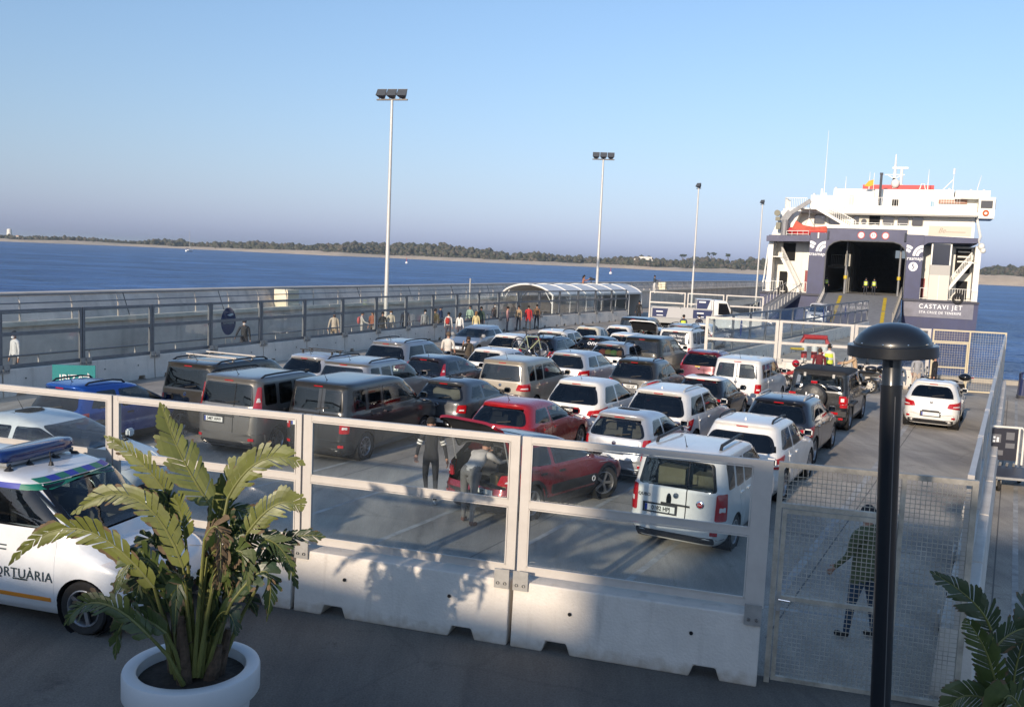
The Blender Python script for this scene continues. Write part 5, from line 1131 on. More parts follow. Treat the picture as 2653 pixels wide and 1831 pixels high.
    if G.bars:
        for t in (.28, .72):
            y = G.rake_r + .35 + (L - S_.f1 - .5 - G.rake_r - .35) * t; z = H + .075
            MB().bar((-rx - .1, y, z), (rx + .1, y, z), .055, .03).bar((-rx, y, z - .1), (-rx, y, z), .05).bar((rx, y, z - .1), (rx, y, z), .05).build('roof_bar', G.bars, root)
    if G.antenna and G.lod == 0 or G.antenna == 'fin':
        y = G.rake_r + .22; z = roofz(0, y)
        if G.antenna == 'fin': MB().add([(-.03, y, z - .01), (.03, y, z - .01), (0, y + .15, z - .01), (0, y + .01, z + .065)], [(0, 1, 3), (1, 2, 3), (2, 0, 3)]).build('aerial', body, root)
        else: MB().tube([(0, y + .1, z - .01), (0, y - .06, z + .22)], [.008, .004], 5).lathe([(.03, 0), (.015, .03)], 8, (0, y + .1, z - .01)).build('aerial', BLACK, root)
    root['_x'] = 0; del root['_x']
    return root, S_, G, tg
P_ = dict(white=paint('white', (.74, .725, .69)), white2=paint('white_cool', (.70, .70, .69)), grey=paint('grey', (.20, .19, .175), .33, .55), dgrey=paint('dark_grey', (.040, .041, .043), .3, .4), silver=paint('silver', (.34, .34, .345), .34, .6), silver2=paint('silver_light', (.56, .56, .57), .34, .5),
          black=paint('black', (.010, .010, .012), .22), red=paint('red', (.36, .012, .016), .28, .1), redp=paint('red_pearl', (.26, .008, .018), .28, .2), blue=paint('blue', (.008, .075, .36), .28, .35), maroon=paint('maroon', (.13, .012, .024), .28, .2), beige=paint('beige', (.36, .32, .26), .38, .4), cream=paint('cream', (.62, .57, .45), .35), olive=paint('olive', (.022, .021, .017), .35, .3), navy=paint('navy', (.018, .022, .035), .3, .3), brown=paint('brown_grey', (.052, .049, .044), .35, .5), plum=paint('plum', (.022, .018, .026), .28, .3), slate=paint('slate', (.075, .08, .088), .33, .5))
HATCH = dict(L=3.98, W=1.72, H=1.48)
SUV = dict(L=4.42, W=1.83, H=1.64, belt=1.02, hood=1.08, rake_f=.90, rake_r=.44, tumble=.79, wheel=.345, ax=(.82, .90), spoiler=.07)
VAN = dict(L=4.35, W=1.80, H=1.80, belt=1.12, hood=.84, rake_f=.86, rake_r=.15, tumble=.885, nr=10, nt=8.5, box=True, wheel=.315, ax=(.80, .86), spoiler=.02, rim='hub')
def mix(a, **k): d = dict(a); d.update(k); return d
CG = 'cars queuing in lanes for the ferry'
# label, roof rear edge (x, y), heading, preset
CARS = [
 ('blue', 'bright blue small car with black roof rails at the left end of the queue', (-10.13, 20.65), 24, mix(HATCH, H=1.54, W=1.75, L=4.05, paint=P_['blue'], rails=BLACK, trim=True, lamps='mid', wheel=.33)),
 ('connect', 'dark grey people carrier van with silver crossbars on its roof, against the left fence', (-8.12, 23.13), 23, mix(VAN, L=4.42, H=1.84, W=1.83, paint=P_['brown'], rails=BLACK, bars=ALUM, lamps='low', split=False, glass=CARGLASS)),
 ('kangoo', 'grey van with upright red tail lights and number plate 5487 HWV', (-6.46, 21.09), 23, mix(VAN, L=4.21, H=1.82, W=1.83, paint=P_['grey'], rails=BLACK, lamps='pillar', plate='5487 HWV', plz=.80, plx=-.32, split=True)),
 ('caddy', 'dark charcoal van with plate 1265, a window in each barn door', (-4.34, 20.78), 23.5, mix(VAN, L=4.41, H=1.82, W=1.79, paint=P_['dgrey'], lamps='low', plate='1265', plz=.84, plx=-.36, split=True, rim='alloy10', seats=SEATBEIGE)),
 ('ix_left', 'silver crossover with tall black roof bars beside the left fence', (-6.35, 28.29), 23.5, mix(SUV, H=1.56, L=4.3, W=1.76, paint=P_['silver2'], rails=None, bars=BLACK, lamps='wide')),
 ('freelander', 'silver off-roader with dark glass wrapping its tail and black roof rails', (-4.72, 25.91), 23.5, mix(SUV, H=1.70, L=4.5, W=1.87, box=True, nr=9, nt=7.5, tumble=.83, rake_r=.24, paint=P_['silver'], rails=BLACK, lamps='low', belt=1.06)),
 ('x5', 'large dark estate off-roader with roof rails next to the glass fence', (-4.45, 32.55), 24, mix(SUV, H=1.70, L=4.75, W=1.93, paint=P_['silver'], rails=BLACK, lamps='mid', rw=(1.08, 1.50, .90, .84))),
 ('fusion', 'plum black hatchback with slim upright tail lights', (-2.83, 29.67), 24.5, mix(HATCH, H=1.52, L=4.02, W=1.72, paint=P_['plum'], lamps='pillar', belt=.98, rake_r=.30)),
 ('clio', 'dark grey hatchback with a crumpled pale cloth behind its rear window', (-1.78, 24.57), 25.5, mix(HATCH, H=1.48, L=3.82, W=1.70, paint=P_['slate'], lamps='round', plate=' 1K', plz=.45, glass=CARGLASS2)),
 ('hatchred', 'bright red rounded hatchback parked just beyond the raised tailgate', (-0.16, 21.25), 27, mix(HATCH, H=1.47, L=4.03, W=1.74, nt=4.2, paint=P_['red'], lamps='mid', glass=CARGLASS2)),
 ('courier', 'beige grey small van with tinted glass and one wide rear window', (-0.27, 27.87), 25.5, mix(VAN, L=4.16, H=1.73, W=1.77, belt=1.05, paint=P_['beige'], rails=None, lamps='mid', tumble=.84)),
 ('ix6325', 'white compact car with number plate 6325 HTV', (1.77, 24.62), 27, mix(HATCH, H=1.62, L=4.1, W=1.77, belt=.98, hood=.92, rake_f=1.0, rake_r=.46, nt=4.2, paint=P_['white'], lamps='wide', plate='6325 HTV', plz=.82, plx=-.1, wheel=.32)),
 ('golf', 'silver upright hatchback with a wide dark rear window, centre of the queue', (1.94, 32.62), 26.5, mix(HATCH, H=1.58, L=4.2, W=1.76, belt=.99, rake_r=.34, paint=P_['silver2'], lamps='mid')),
 ('white_hatch', 'white hatchback with a flat cap on its parcel shelf, behind the beige van', (-0.92, 33.77), 25.5, mix(HATCH, H=1.46, paint=P_['white2'], glass=CARGLASS2)),
 ('white_hatch', 'white hatchback with a wiped arc on its rear window, left of the bicycles', (-0.31, 40.38), 25, mix(HATCH, H=1.47, W=1.75, L=4.2, paint=P_['white'], lamps='wide')),
 ('bikecar', 'dark estate car carrying two bicycles on a rear rack', (1.08, 38.90), 26, mix(SUV, H=1.56, L=4.5, paint=P_['navy'], rails=BLACK, lamps='mid')),
 ('white_suv', 'white crossover with black roof rails just beyond the bicycles', (1.70, 42.43), 25.5, mix(SUV, H=1.60, paint=P_['white'], rails=BLACK, antenna='fin')),
 ('cream', 'cream coloured bubble shaped small car in the far rows', (3.76, 47.32), 26, mix(HATCH, H=1.50, L=3.6, W=1.64, nt=4, paint=P_['cream'])),
 ('white_far', 'plain white hatchback in the far row right of the cream car', (5.57, 49.40), 26, mix(HATCH, H=1.46, paint=P_['white'])),
 ('white_seat', 'white hatchback with black rear glass and red lamp strip, behind the car lettered one', (5.15, 43.61), 26.5, mix(HATCH, H=1.5, W=1.78, L=4.3, paint=P_['white'], lamps='wide')),
 ('one', 'black hatchback with large white letters across its rear window', (3.57, 41.40), 26, mix(HATCH, H=1.46, L=4.0, paint=P_['black'], glass=GLOSSBLACK)),
 ('grey_toys', 'silver crossover with bright coloured bundles behind its rear window', (3.94, 37.39), 26.5, mix(SUV, H=1.56, L=4.2, W=1.78, paint=P_['silver'], rails=BLACK, lamps='wide', glass=CARGLASS2)),
 ('olive', 'big olive black boxy off-roader in the middle rows', (5.41, 38.60), 27, mix(SUV, H=1.76, L=4.55, W=1.88, box=True, nr=9, nt=7.5, tumble=.84, rake_r=.22, belt=1.08, paint=P_['olive'], lamps='low', rails=None)),
 ('ljx', 'dark green grey crossover with number plate 1620 LJX', (4.05, 30.30), 27, mix(SUV, H=1.66, L=4.16, W=1.78, paint=P_['brown'], rails=BLACK, lamps='mid', plate='1620 LJX', plz=.80, glass=CARGLASS)),
 ('white_caddy', 'white van with the words 100% Nuevo on its dark rear window', (7.59, 43.22), 27, mix(VAN, H=1.82, W=1.80, paint=P_['white'], rails=BLACK, lamps='low', glass=GLOSSBLACK)),
 ('maroon', 'maroon rounded crossover with a yellow sticker under its rear window', (7.30, 35.39), 28, mix(SUV, H=1.58, L=4.15, W=1.77, paint=P_['maroon'], lamps='pillar', rails=ALUM)),
 ('berlingo', 'dusty white van with two square windows in its barn doors', (7.51, 30.64), 28.3, mix(VAN, L=4.14, H=1.80, W=1.73, nr=11, nt=9, paint=P_['white2'], lamps='low', split=True, glass=CARGLASS2, rim='hub')),
 ('two_tone', 'small black car with white roof and cut out side glass', (5.73, 27.73), 28, mix(HATCH, L=3.55, H=1.50, W=1.63, nt=4.2, paint=P_['black'], roof=P_['white'], doors=1, lamps='round')),
 ('xtrail', 'large white off-roader with silver roof rails and arrow shaped red lamps', (3.70, 22.88), 28, mix(SUV, H=1.70, L=4.64, W=1.82, belt=1.04, paint=P_['white'], rails=ALUM, lamps='wide', antenna='fin', wheel=.36, glass=CARGLASS)),
 ('iten', 'small silver white hatchback with pale seats seen through its rear window', (2.44, 20.19), 28, mix(HATCH, L=3.6, H=1.51, W=1.61, belt=.95, hood=.85, rake_r=.36, paint=P_['silver2'], lamps='tall', glass=CARGLASS2, seats=SEATBEIGE, antenna=False, plz=.55)),
 ('qubo', 'white van with barn doors and number plate 0182 HPJ, nearest to the barrier', (2.89, 15.24), 28.3, mix(VAN, L=3.96, H=1.72, W=1.70, belt=1.04, nt=7, tumble=.86, paint=P_['white'], lamps='tall', plate='0182 HPJ', plz=.70, plx=-.26, split=True, rails=None, glass=CARGLASS2, seats=SEATBEIGE, hoodz=.96, wheel=.30)),
 ('asx', 'white crossover with black roof rails and big red and amber lamps', (4.84, 18.97), 28.3, mix(SUV, H=1.64, L=4.30, W=1.78, paint=P_['white'], rails=BLACK, lamps='wide', antenna='fin', rw=(1.06, 1.40, .90, .86))),
 ('qashqai', 'black crossover between the white crossover and the boxy off-roader', (6.68, 22.79), 28.3, mix(SUV, H=1.62, L=4.33, W=1.79, paint=P_['navy'], rails=ALUM, lamps='wide')),
 ('mirage', 'white small hatchback alone in the right hand lane', (13.39, 29.14), 28.3, mix(HATCH, L=3.8, H=1.51, W=1.67, belt=.95, rake_r=.46, paint=P_['white'], lamps='wide', plate='', plz=.50, rails=None, rw=(1.0, 1.34, .82, .74))),
 ('rover_far', 'dark boxy off-roader near the flatbed truck in the far rows', (6.7, 51.8), 27, mix(SUV, H=1.80, L=4.3, W=1.85, box=True, nr=9, nt=8, tumble=.86, rake_r=.16, belt=1.1, paint=P_['dgrey'], glass=CARGLASS2)),
 ('white_open', 'white crossover with its dark tailgate lifted, left of the lettered white van', (6.85, 47.5), 27, mix(SUV, H=1.55, paint=P_['white'], open_hatch=True, antenna='fin')),
 ('blue_suv', 'blue grey crossover showing only its roof beyond the lettered white van', (9.0, 49.9), 27, mix(SUV, H=1.66, paint=P_['silver'], rails=BLACK)),
 ('white_end', 'white car half hidden by the end post of the back fence', (10.8, 53.8), 27, mix(HATCH, H=1.5, paint=P_['white'])),
]
BUILT = {}
for nm, lab, (x, y), hd, sp in CARS:
    h = R(hd); d = dirv(h); px, py = x - d.x * sp.get('rake_r', .42), y - d.y * sp.get('rake_r', .42)
    if y > 34.5: sp['lod'] = 1
    BUILT[nm] = make_car(lab, 'car' if not (sp.get('box') and sp['H'] > 1.71 and sp['W'] < 1.84) else 'van', (px, py), h, sp, CG, 'parked_van' if (sp.get('box') and sp['H'] > 1.71 and sp['W'] < 1.84) else 'parked_car')
def surf_txt(nm, kind, u, v, s, size, mat, par=None, **k):
    root, S_, G, tg = BUILT[nm]; p = S_.P(kind, [u], [v])[0]; n = Vector(S_.N(kind, np.array([u]), np.array([v]))[0]); o = Vector(p) + n * k.pop('off', .012)
    x = {'rear': Vector((1, 0, 0)), 'front': Vector((-1, 0, 0)), 'R': Vector((0, 1, 0)), 'L': Vector((0, -1, 0))}[kind]; z = n.cross(x)
    return txt(s, size, mat, par or root, frame(o, x, z), **k)
def split_doors(nm, c=0.0):
    root, S_, G, tg = BUILT[nm]
    q = MB(); zs = np.linspace(.36, G.H - .16, 26); vs = []
    for z in zs:
        p = S_.P('rear', [c], [z])[0]; vs += [(c - .008, p[1] - .009, z), (c + .008, p[1] - .009, z)]
    q.add(vs, [(2 * i, 2 * i + 1, 2 * i + 3, 2 * i + 2) for i in range(25)]); q.build('door_gap', DARK, root, fix=False)
for nm, c in (('kangoo', .22), ('caddy', .12), ('berlingo', 0.0), ('qubo', .18)): split_doors(nm, c)
# window pillar between barn doors
for nm, c in (('caddy', .12), ('berlingo', 0.0)):
    root, S_, G, tg = BUILT[nm]
    patch(S_, 'rear', [(c - .09, G.belt + .02), (c + .09, G.belt + .02), (c + .09, G.H - .16), (c - .09, G.H - .16)], .0075, None, .01, .004).build('door_pillar', G.paint, root, True, fix=False)
# number plates, badges and lettering
surf_txt('qubo', 'rear', -.55, .90, 'QUBO', .075, INK, bold=.001); root, S_, G, tg = BUILT['qubo']
p = S_.P('rear', [.42], [.86])[0]; q = MB().lathe([(.0001, -.012), (.055, -.012), (.07, 0)], 18, (.42, p[1] - .004, .86), 'Y').build('badge', CHROME, root, True); MB().lathe([(.0001, 0), (.047, 0)], 16, (.42, p[1] - .018, .86), 'Y').build('badge_face', REDLENS, q); txt('FIAT', .04, WHITEINK, q, frame((.42, p[1] - .02, .86), (1, 0, 0), (0, 0, 1)))
p = S_.P('rear', [-.12], [.86])[0]; MB().lathe([(.0001, -.02), (.05, -.018), (.062, 0)], 14).build('handle', GLOSSBLACK, root, True, matrix=Matrix.Translation((-.12, p[1], .86)) @ Matrix.Diagonal((.8, 1, 1.9, 1)) @ Matrix.Rotation(R(90), 4, 'X') @ Matrix.Rotation(math.pi, 4, 'X'))
for sg in (1, -1):
    x = sg * .56; MB().tube([(x, .55, 1.70), (x, .62, 1.78), (x, 1.85, 1.80), (x, 1.95, 1.73)], .028, 8).build('roof_rail', BLACK, root, True)
BOXM = M('cardboard', (.34, .24, .13), .9, var=.15); 
MB().bb((-.50, .55, .46), (-.02, .95, 1.30)).build('cargo_box', M('cargo_pale', (.56, .50, .34), .8, var=.2), root); MB().bb((.10, .6, .46), (.52, .95, 1.22)).build('cargo_box', M('cargo_pale', (.56, .50, .34), .8, var=.2), root)
surf_txt('one', 'rear', .1, 1.16, 'one', .34, WHITEINK, bold=.004, off=.03)
surf_txt('white_caddy', 'rear', .12, 1.50, '100% Nuevo', .15, WHITEINK, bold=.001, off=.03); surf_txt('white_caddy', 'rear', -.0, 1.33, '100% Caddy', .15, WHITEINK, bold=.001, off=.03)
root, S_, G, tg = BUILT['clio']
cl = MB(); cl.ball((-.05, .75, 1.02), .34, 12, 8, 0, (1.4, .6, .55)); cl.ball((.2, .72, 1.1), .2, 10, 6, 0, (1.3, .6, .7)); cl.ball((-.3, .72, 1.08), .18, 10, 6, 0, (1.2, .6, .8)); cl.build('crumpled_cloth', M('cloth_pale', (.55, .5, .4), .9), root, True)
root, S_, G, tg = BUILT['grey_toys']
for k, (x, c) in enumerate(((-.4, (.5, .12, .05)), (-.15, (.45, .4, .08)), (.1, (.25, .45, .1)), (.35, (.5, .25, .1)))): MB().ball((x, .75, 1.12), .17, 10, 6, 0, (1.1, .8, .8)).build('bundle', M('bundle_%d' % k, c, .8), root, True)
root, S_, G, tg = BUILT['white_hatch']; MB().ball((-.2, .8, 1.05), .16, 10, 6, 0, (1.2, 1, .6)).build('flat_cap', M('cap_cloth', (.5, .45, .33), .9), root, True)
root, S_, G, tg = BUILT['maroon']; p = S_.P('rear', [-.05], [.985])[0]; MB().bb((-.15, p[1] - .02, .97), (.05, p[1] - .005, 1.01)).build('sticker', M('sticker_yellow', (.6, .45, .08), .6), root)
root, S_, G, tg = BUILT['kangoo']; p = S_.P('rear', [.55], [.93])[0]; MB().bb((.4, p[1] - .014, .925), (.72, p[1] - .006, .945)).build('name_strip', CHROME, root)
# red crossover with raised tailgate and dark roof
def raise_hatch(nm, ang):
    root, S_, G, tg = BUILT[nm]; W, H, zb = G.W, G.H, G.belt; hy, hz = G.rake_r - .02, H - .1
    Mx = Matrix.Translation((0, hy, hz)) @ Matrix.Rotation(R(ang), 4, 'X') @ Matrix.Translation((0, -hy, -hz))
    lid = MB(); 
    o = patch(S_, 'rear', [(-W * .40, .66), (W * .40, .66), (W * .37, H - .14), (-W * .37, H - .14)], .006, None, .10, .05).build('tailgate', G.paint, root, True, matrix=Mx, fix=False)
    wl, wt = S_.at(zb)[0], S_.at(H - .18)[0]
    patch(S_, 'rear', [(-wl * .80, zb + .03), (wl * .80, zb + .03), (wt * .78, H - .2), (-wt * .78, H - .2)], .014, .04, .06).build('rear_window', [CARGLASS, GLOSSBLACK], o, True, fix=False)
    i_ = patch(S_, 'rear', [(-W * .38, .69), (W * .38, .69), (W * .35, H - .17), (-W * .35, H - .17)], -.03, None, .10, -.001); i_.f = [tuple(reversed(f)) for f in i_.f]; i_.build('tailgate_lining', BLACK, o, True, fix=False)
    for sg in (1, -1): MB().tube([(sg * W * .37, G.rake_r * .6, .98), Mx @ Vector((sg * W * .36, .25, 1.0))], .012, 6).build('gas_strut', STEEL, root)
    return o
BUILT['cthree'] = make_car('dark red crossover with its tailgate raised and boxes in the boot', 'car', (-.62, 16.55), R(39), mix(HATCH, L=3.99, W=1.75, H=1.48, paint=P_['redp'], roof=P_['navy'], trim=True, lamps='mid', open_hatch=True, antenna=False, wheel=.33, steer=R(-26), plate='FS', plz=.56, plx=.22, third=False, rw=None), CG, 'parked_car')
lid = raise_hatch('cthree', -103)
root, S_, G, tg = BUILT['cthree']; MB().bb((.12, .35, .62), (.34, .6, .80)).build('carton', BOXM, root); MB().bb((.36, .32, .62), (.62, .62, .78)).build('carton', BOXM, root); MB().bb((-.62, .3, .36), (.62, 1.1, .60)).build('boot_floor', DARK, root); MB().bb((-.62, 1.1, .4), (.62, 1.2, 1.3)).build('seat_back', BLACK, root)
for sd in ('R', 'L'): patch(S_, sd, [(1.25, .42), (2.75, .42), (2.75, .60), (1.25, .60)], .022, None, .06, .03).build('air_bump', BLACK, root, True, fix=False)
p = S_.P('R', 2.62, .51); MB().lathe([(.035, 0), (.05, .006), (.06, 0)], 14, (float(p[0]) + .026, 2.62, .51), 'X').build('air_bump_ring', WHITEINK, root)
raise_hatch('white_open', -97)
# cars facing the camera
d = dirv(R(203)); make_car('silver coupe facing the camera next to the left fence', 'car', (-1.9 - d.x * 2.2, 45.3 - d.y * 2.2), R(203), mix(HATCH, L=4.3, H=1.42, W=1.75, belt=.92, hood=1.25, rake_f=.85, paint=P_['silver'], front=True, lod=0), CG, 'parked_car')
d = dirv(R(205)); make_car('white delivery van driving towards the camera below the ferry ramp', 'van', (29.4, 88.5), R(205), mix(VAN, L=4.6, H=1.9, W=1.8, paint=P_['white'], front=True), None, 'delivery_van')
make_car('pale saloon facing right behind the leftmost pane of the near barrier', 'car', (-10.7, 18.05), R(106), mix(HATCH, L=4.4, W=1.75, H=1.46, boot=.75, rake_r=1.05, hood=1.1, paint=P_['white2'], glass=CARGLASS2, front=True), CG, 'parked_car')
# ================================================================== SPECIAL VEHICLES
# boxy off-roader with a covered spare wheel
d = dirv(R(28.3))
jr, JS, JG, jt = make_car('black boxy off-roader with a lettered spare wheel cover on its tail', 'car', (9.40 - d.x * .22, 28.02 - d.y * .22), R(28.3),
    mix(SUV, L=4.25, W=1.80, H=1.84, belt=1.16, hood=1.5, rake_f=.38, rake_r=.10, tumble=.90, nr=14, nt=12, box=True, wheel=.40, ax=(.78, .72), spoiler=0, paint=P_['black'], roof=M('soft_top', (.012, .012, .014), .8), lamps='low', trim=True, rails=None, glass=glass('car_glass_mirror', (.2, .2, .19), 2.4), rw=(1.20, 1.66, .86, .84), wiper=False, plate=None, third=False), CG, 'parked_car')
sp = MB().lathe([(.0001, -.14), (.34, -.14), (.385, -.10), (.40, 0), (.385, .08), (.30, .1)], 28, (-.10, -.17, 1.02), 'Y').build('spare_wheel', M('cover_black', (.03, .03, .03), .42, var=.3, scale=9, bump=.8, bscale=7), jr, True, 60)
txt('Jeep', .24, WHITEINK, sp, frame((-.10, -.315, 1.06), (1, 0, 0), (0, 0, 1)), bold=.008)
MB().box((-.10, -.10, 1.46), (.18, .05, .07)).build('brake_light', REDLENS, jr); MB().bb((-.88, -.16, .50), (.88, .06, .66)).build('steel_bumper', BLACK, jr); MB().bb((-.06, -.14, .36), (.06, .02, .50)).build('tow_hitch', BLACK, jr)
for sg in (1, -1):
    lo = MB().bb((sg * .64, -.04, .86), (sg * .84, .10, 1.10)).build('tail_light', REDLENS, jr); MB().bb((sg * .69, -.045, .93), (sg * .79, .0, 1.03)).build('lens', CLEARLENS, lo); MB().bb((sg * .45, -.17, .55), (sg * .65, -.155, .62)).build('fog_light', REDLENS, jr)
    MB().bb((sg * .86, .30, .80), (sg * 1.0, 1.30, .86)).build('wheel_flare', BLACK, jr); MB().bb((sg * .86, 3.0, .84), (sg * 1.0, 4.1, .90)).build('wheel_flare', BLACK, jr)
    MB().box((sg * .42, JS.P('rear', [.42], [1.64])[0][1] - .02, 1.66), (.07, .03, .11)).build('window_hinge', STEEL, jr); MB().box((sg * .87, .5, 1.1), (.03, .04, .1)).build('door_hinge', CHROME, jr)
# police van
pv, VS, VG, vt = make_car('white harbour police van with blue light bar and orange sill stripe, left foreground', 'van', (-8.38, 12.60), R(105.5), mix(VAN, L=4.5, W=1.755, H=1.86, belt=1.20, hood=.82, rake_f=.74, rake_r=.20, tumble=.87, nr=7, nt=6.5, nose=.06, wheel=.33, ax=(.80, .80), hoodz=1.06, rim='alloy5', paint=paint('police_white', (.72, .74, .76)), glass=CARGLASS, front=True, plate='', hl=[(.18, .86), (.42, .74), (.47, .90), (.24, 1.0)]), None, 'police_van')
LB = M('lightbar_blue', (.004, .018, .11), .2, coat=1.0); TEAL = M('livery_green', (.01, .17, .11), .5); LIVB = M('livery_blue', (.02, .04, .33), .5); ORG = M('livery_orange', (.75, .27, .03), .5)
def roofz(S_, x, y):
    for z in np.linspace(S_.H, S_.H - .4, 60):
        wd, r, f, n = S_.at(z); h = (f - r) / 2; yc = (f + r) / 2
        if abs(x / wd) ** n + abs((y - yc) / h) ** n <= 1: return z
    return S_.H - .4
lb = MB(); P = []
for i in range(29):
    a = 2 * math.pi * i / 28; P.append((.66 * abs(math.cos(a)) ** .55 * (1 if math.cos(a) >= 0 else -1), .17 * abs(math.sin(a)) ** .7 * (1 if math.sin(a) >= 0 else -1)))
P = P[:-1]; n = len(P); lv = [(0, .90), (.02, 1.0), (.10, 1.0), (.135, .93), (.15, .75)]
vs = [(x * s * (1 if True else 1), y * s, z) for z, s in lv for x, y in P]; lb.add(vs, [(k * n + i, k * n + (i + 1) % n, (k + 1) * n + (i + 1) % n, (k + 1) * n + i) for k in range(4) for i in range(n)] + [tuple((4 * n + i) for i in range(n)), tuple(reversed(range(n)))])
yb = 2.2; lbo = lb.build('light_bar', LB, pv, True, 50, matrix=Matrix.Translation((0, yb, 1.915)))
MB().bb((-.58, -.13, -.035), (.58, .13, .004)).build('light_bar_base', M('lightbar_base', (.25, .26, .28), .5), lbo)
MB().bb((-.08, -.176, .02), (.12, -.165, .11)).build('light_bar_panel', GLOSSBLACK, lbo)
for x in (-.5, -.2, .2, .5):
    for y in (-.1, .1): MB().tube([(x, yb + y, 1.91), (x * 1.15, yb + y * 1.6, roofz(VS, x, yb + y) - .005)], .022, 6).lathe([(.06, 0), (.03, .03)], 8, (x * 1.15, yb + y * 1.6, roofz(VS, x * 1.1, yb + y) - .005)).build('mount_foot', BLACK, pv)
MB().tube([(.15, 2.62, 1.84), (.15, 2.60, 2.02)], .008, 5).lathe([(.035, 0), (.02, .05)], 8, (.15, 2.62, 1.84)).build('aerial', BLACK, pv)
for k in range(5):
    x = -.5 + .25 * k; q = MB(); vs = []
    for j in range(12): y = .6 + j * .17; z = roofz(VS, x, y) + .004; vs += [(x - .012, y, z), (x + .012, y, z)]
    q.add(vs, [(2 * j, 2 * j + 1, 2 * j + 3, 2 * j + 2) for j in range(11)]); q.build('roof_rib', P_['white2'], pv, fix=False)
# livery bands: along the roof edge and above the windscreen, checks alternate
for sd in ('R', 'L'):
    for k in range(8):
        y0, y1 = .45 + .32 * k, .45 + .32 * (k + 1); dz = max(0, (k - 4)) * .012
        patch(VS, sd, [(y0, 1.70 - dz), (y1, 1.70 - dz - .006), (y1, 1.765 - dz - .006), (y0, 1.765 - dz)], .007, None, .004, .004).build('livery_band', TEAL if k % 2 else LIVB, pv, True, fix=False)
for k in range(8):
    x0, x1 = -.62 + .155 * k, -.62 + .155 * (k + 1); patch(VS, 'front', [(x0, 1.735), (x1, 1.735), (x1, 1.775), (x0, 1.775)], .007, None, .004, .004).build('livery_band', TEAL if k % 2 else LIVB, pv, True, fix=False)
patch(VS, 'R', [(1.35, .36), (3.25, .36), (3.25, .41), (1.35, .41)], .012, None, .004, .006).build('sill_stripe', ORG, pv, True, fix=False)
BUILT['police'] = (pv, VS, VG, vt)
surf_txt('police', 'R', 2.45, .66, 'POLICIA PORTUÀRIA', .17, M('livery_ink', (.03, .05, .06), .5), bold=.0005, off=.012, space=1.06)
surf_txt('police', 'R', 2.62, .58, 'P. d’Eivissa', .07, M('livery_ink', (.03, .05, .06), .5), off=.012) if False else None
for k, (u, v, wd) in enumerate(((2.70, .585, .22), (2.48, .585, .05), (2.35, .93, .25), (2.2, .98, .4))): patch(VS, 'R', [(u, v), (u + wd, v), (u + wd, v + .018), (u, v + .018)], .011, None, .002, .004).build('small_print', M('livery_ink', (.03, .05, .06), .5), pv, fix=False)
patch(VS, 'R', [(1.62, .98), (1.78, .98), (1.78, 1.04), (1.62, 1.04)], .014, None, .03, .01).build('handle', P_['white2'], pv, True, fix=False)
# saloon's paper in the side window
# ------------------------------------------------------------------ flatbed truck
tr = thing('flatbed_truck', 'white flatbed truck with navy printed side boards near the arched shelter', 'truck', (9.3, 63.2, 0), -R(97))
TW = P_['white']; NV = M('print_navy', (.015, .025, .09), .5); GR = M('truck_grey', (.36, .36, .35), .5, .2)
MB().bb((-1.0, 0, .95), (1.0, 4.15, 1.28)).build('load_bed', GR, tr)
for sg in (1, -1):
    for k in range(2):
        y0 = .05 + 2.05 * k; sb_ = MB().bb((sg * 1.0, y0, 1.30), (sg * 1.05, y0 + 2.0, 1.95)).build('side_board', M('print_white', (.45, .44, .43), .5), tr)
        xx = sg * 1.054
        for a, c in (((0.06, 1.1) if k == 0 else (.7, 1.97)),):
            q = MB().add([(xx, y0 + a, 1.34), (xx, y0 + c - .12, 1.34), (xx, y0 + c, 1.91), (xx, y0 + a, 1.91)], [(0, 1, 2, 3)]).build('board_print', NV, sb_)
            MB().add([(xx + sg * .003, y0 + a + .25, 1.66), (xx + sg * .003, y0 + a + .7, 1.66), (xx + sg * .003, y0 + a + .7, 1.74), (xx + sg * .003, y0 + a + .25, 1.74)], [(0, 1, 2, 3)]).add([(xx + sg * .003, y0 + a + .3, 1.42), (xx + sg * .003, y0 + a + .72, 1.42), (xx + sg * .003, y0 + a + .72, 1.48), (xx + sg * .003, y0 + a + .3, 1.48)], [(0, 1, 2, 3)]).build('print_bar', WHITEINK, q)
MB().bb((-1.0, 0, 1.30), (1.0, .05, 1.95)).build('tail_board', GR, tr); hb = MB().bb((-1.02, 4.0, 1.3), (1.02, 4.1, 2.62)).build('head_board', TW, tr)
sbx = MB().bb((-1.02, 3.0, 1.97), (1.02, 3.98, 2.62)).build('advert_box', TW, tr)
MB().add([(1.024, 3.02, 2.0), (1.024, 3.7, 2.0), (1.024, 3.9, 2.6), (1.024, 3.02, 2.6)], [(0, 1, 2, 3)]).build('board_print', NV, sbx); MB().add([(1.027, 3.15, 2.4), (1.027, 3.6, 2.4), (1.027, 3.6, 2.5), (1.027, 3.15, 2.5)], [(0, 1, 2, 3)]).build('print_bar', WHITEINK, sbx)
q = MB(); sec = [(4.15, .75), (6.05, .75), (6.1, 1.15), (5.95, 1.55), (5.45, 1.62), (5.0, 2.52), (4.85, 2.6), (4.15, 2.6)]; q.prism(sec, -.98, .98, plane='YZ')
me = q.mesh('cab', TW); bm = bmesh.new(); bm.from_mesh(me); bmesh.ops.bevel(bm, geom=list(bm.edges), offset=.06, segments=3, affect='EDGES'); bmesh.ops.triangulate(bm, faces=[f for f in bm.faces if len(f.verts) > 4]); bm.to_mesh(me); bm.free(); me.polygons.foreach_set('use_smooth', [True] * len(me.polygons)); me.set_sharp_from_angle(angle=R(45)); cab = put('cab', me, tr)
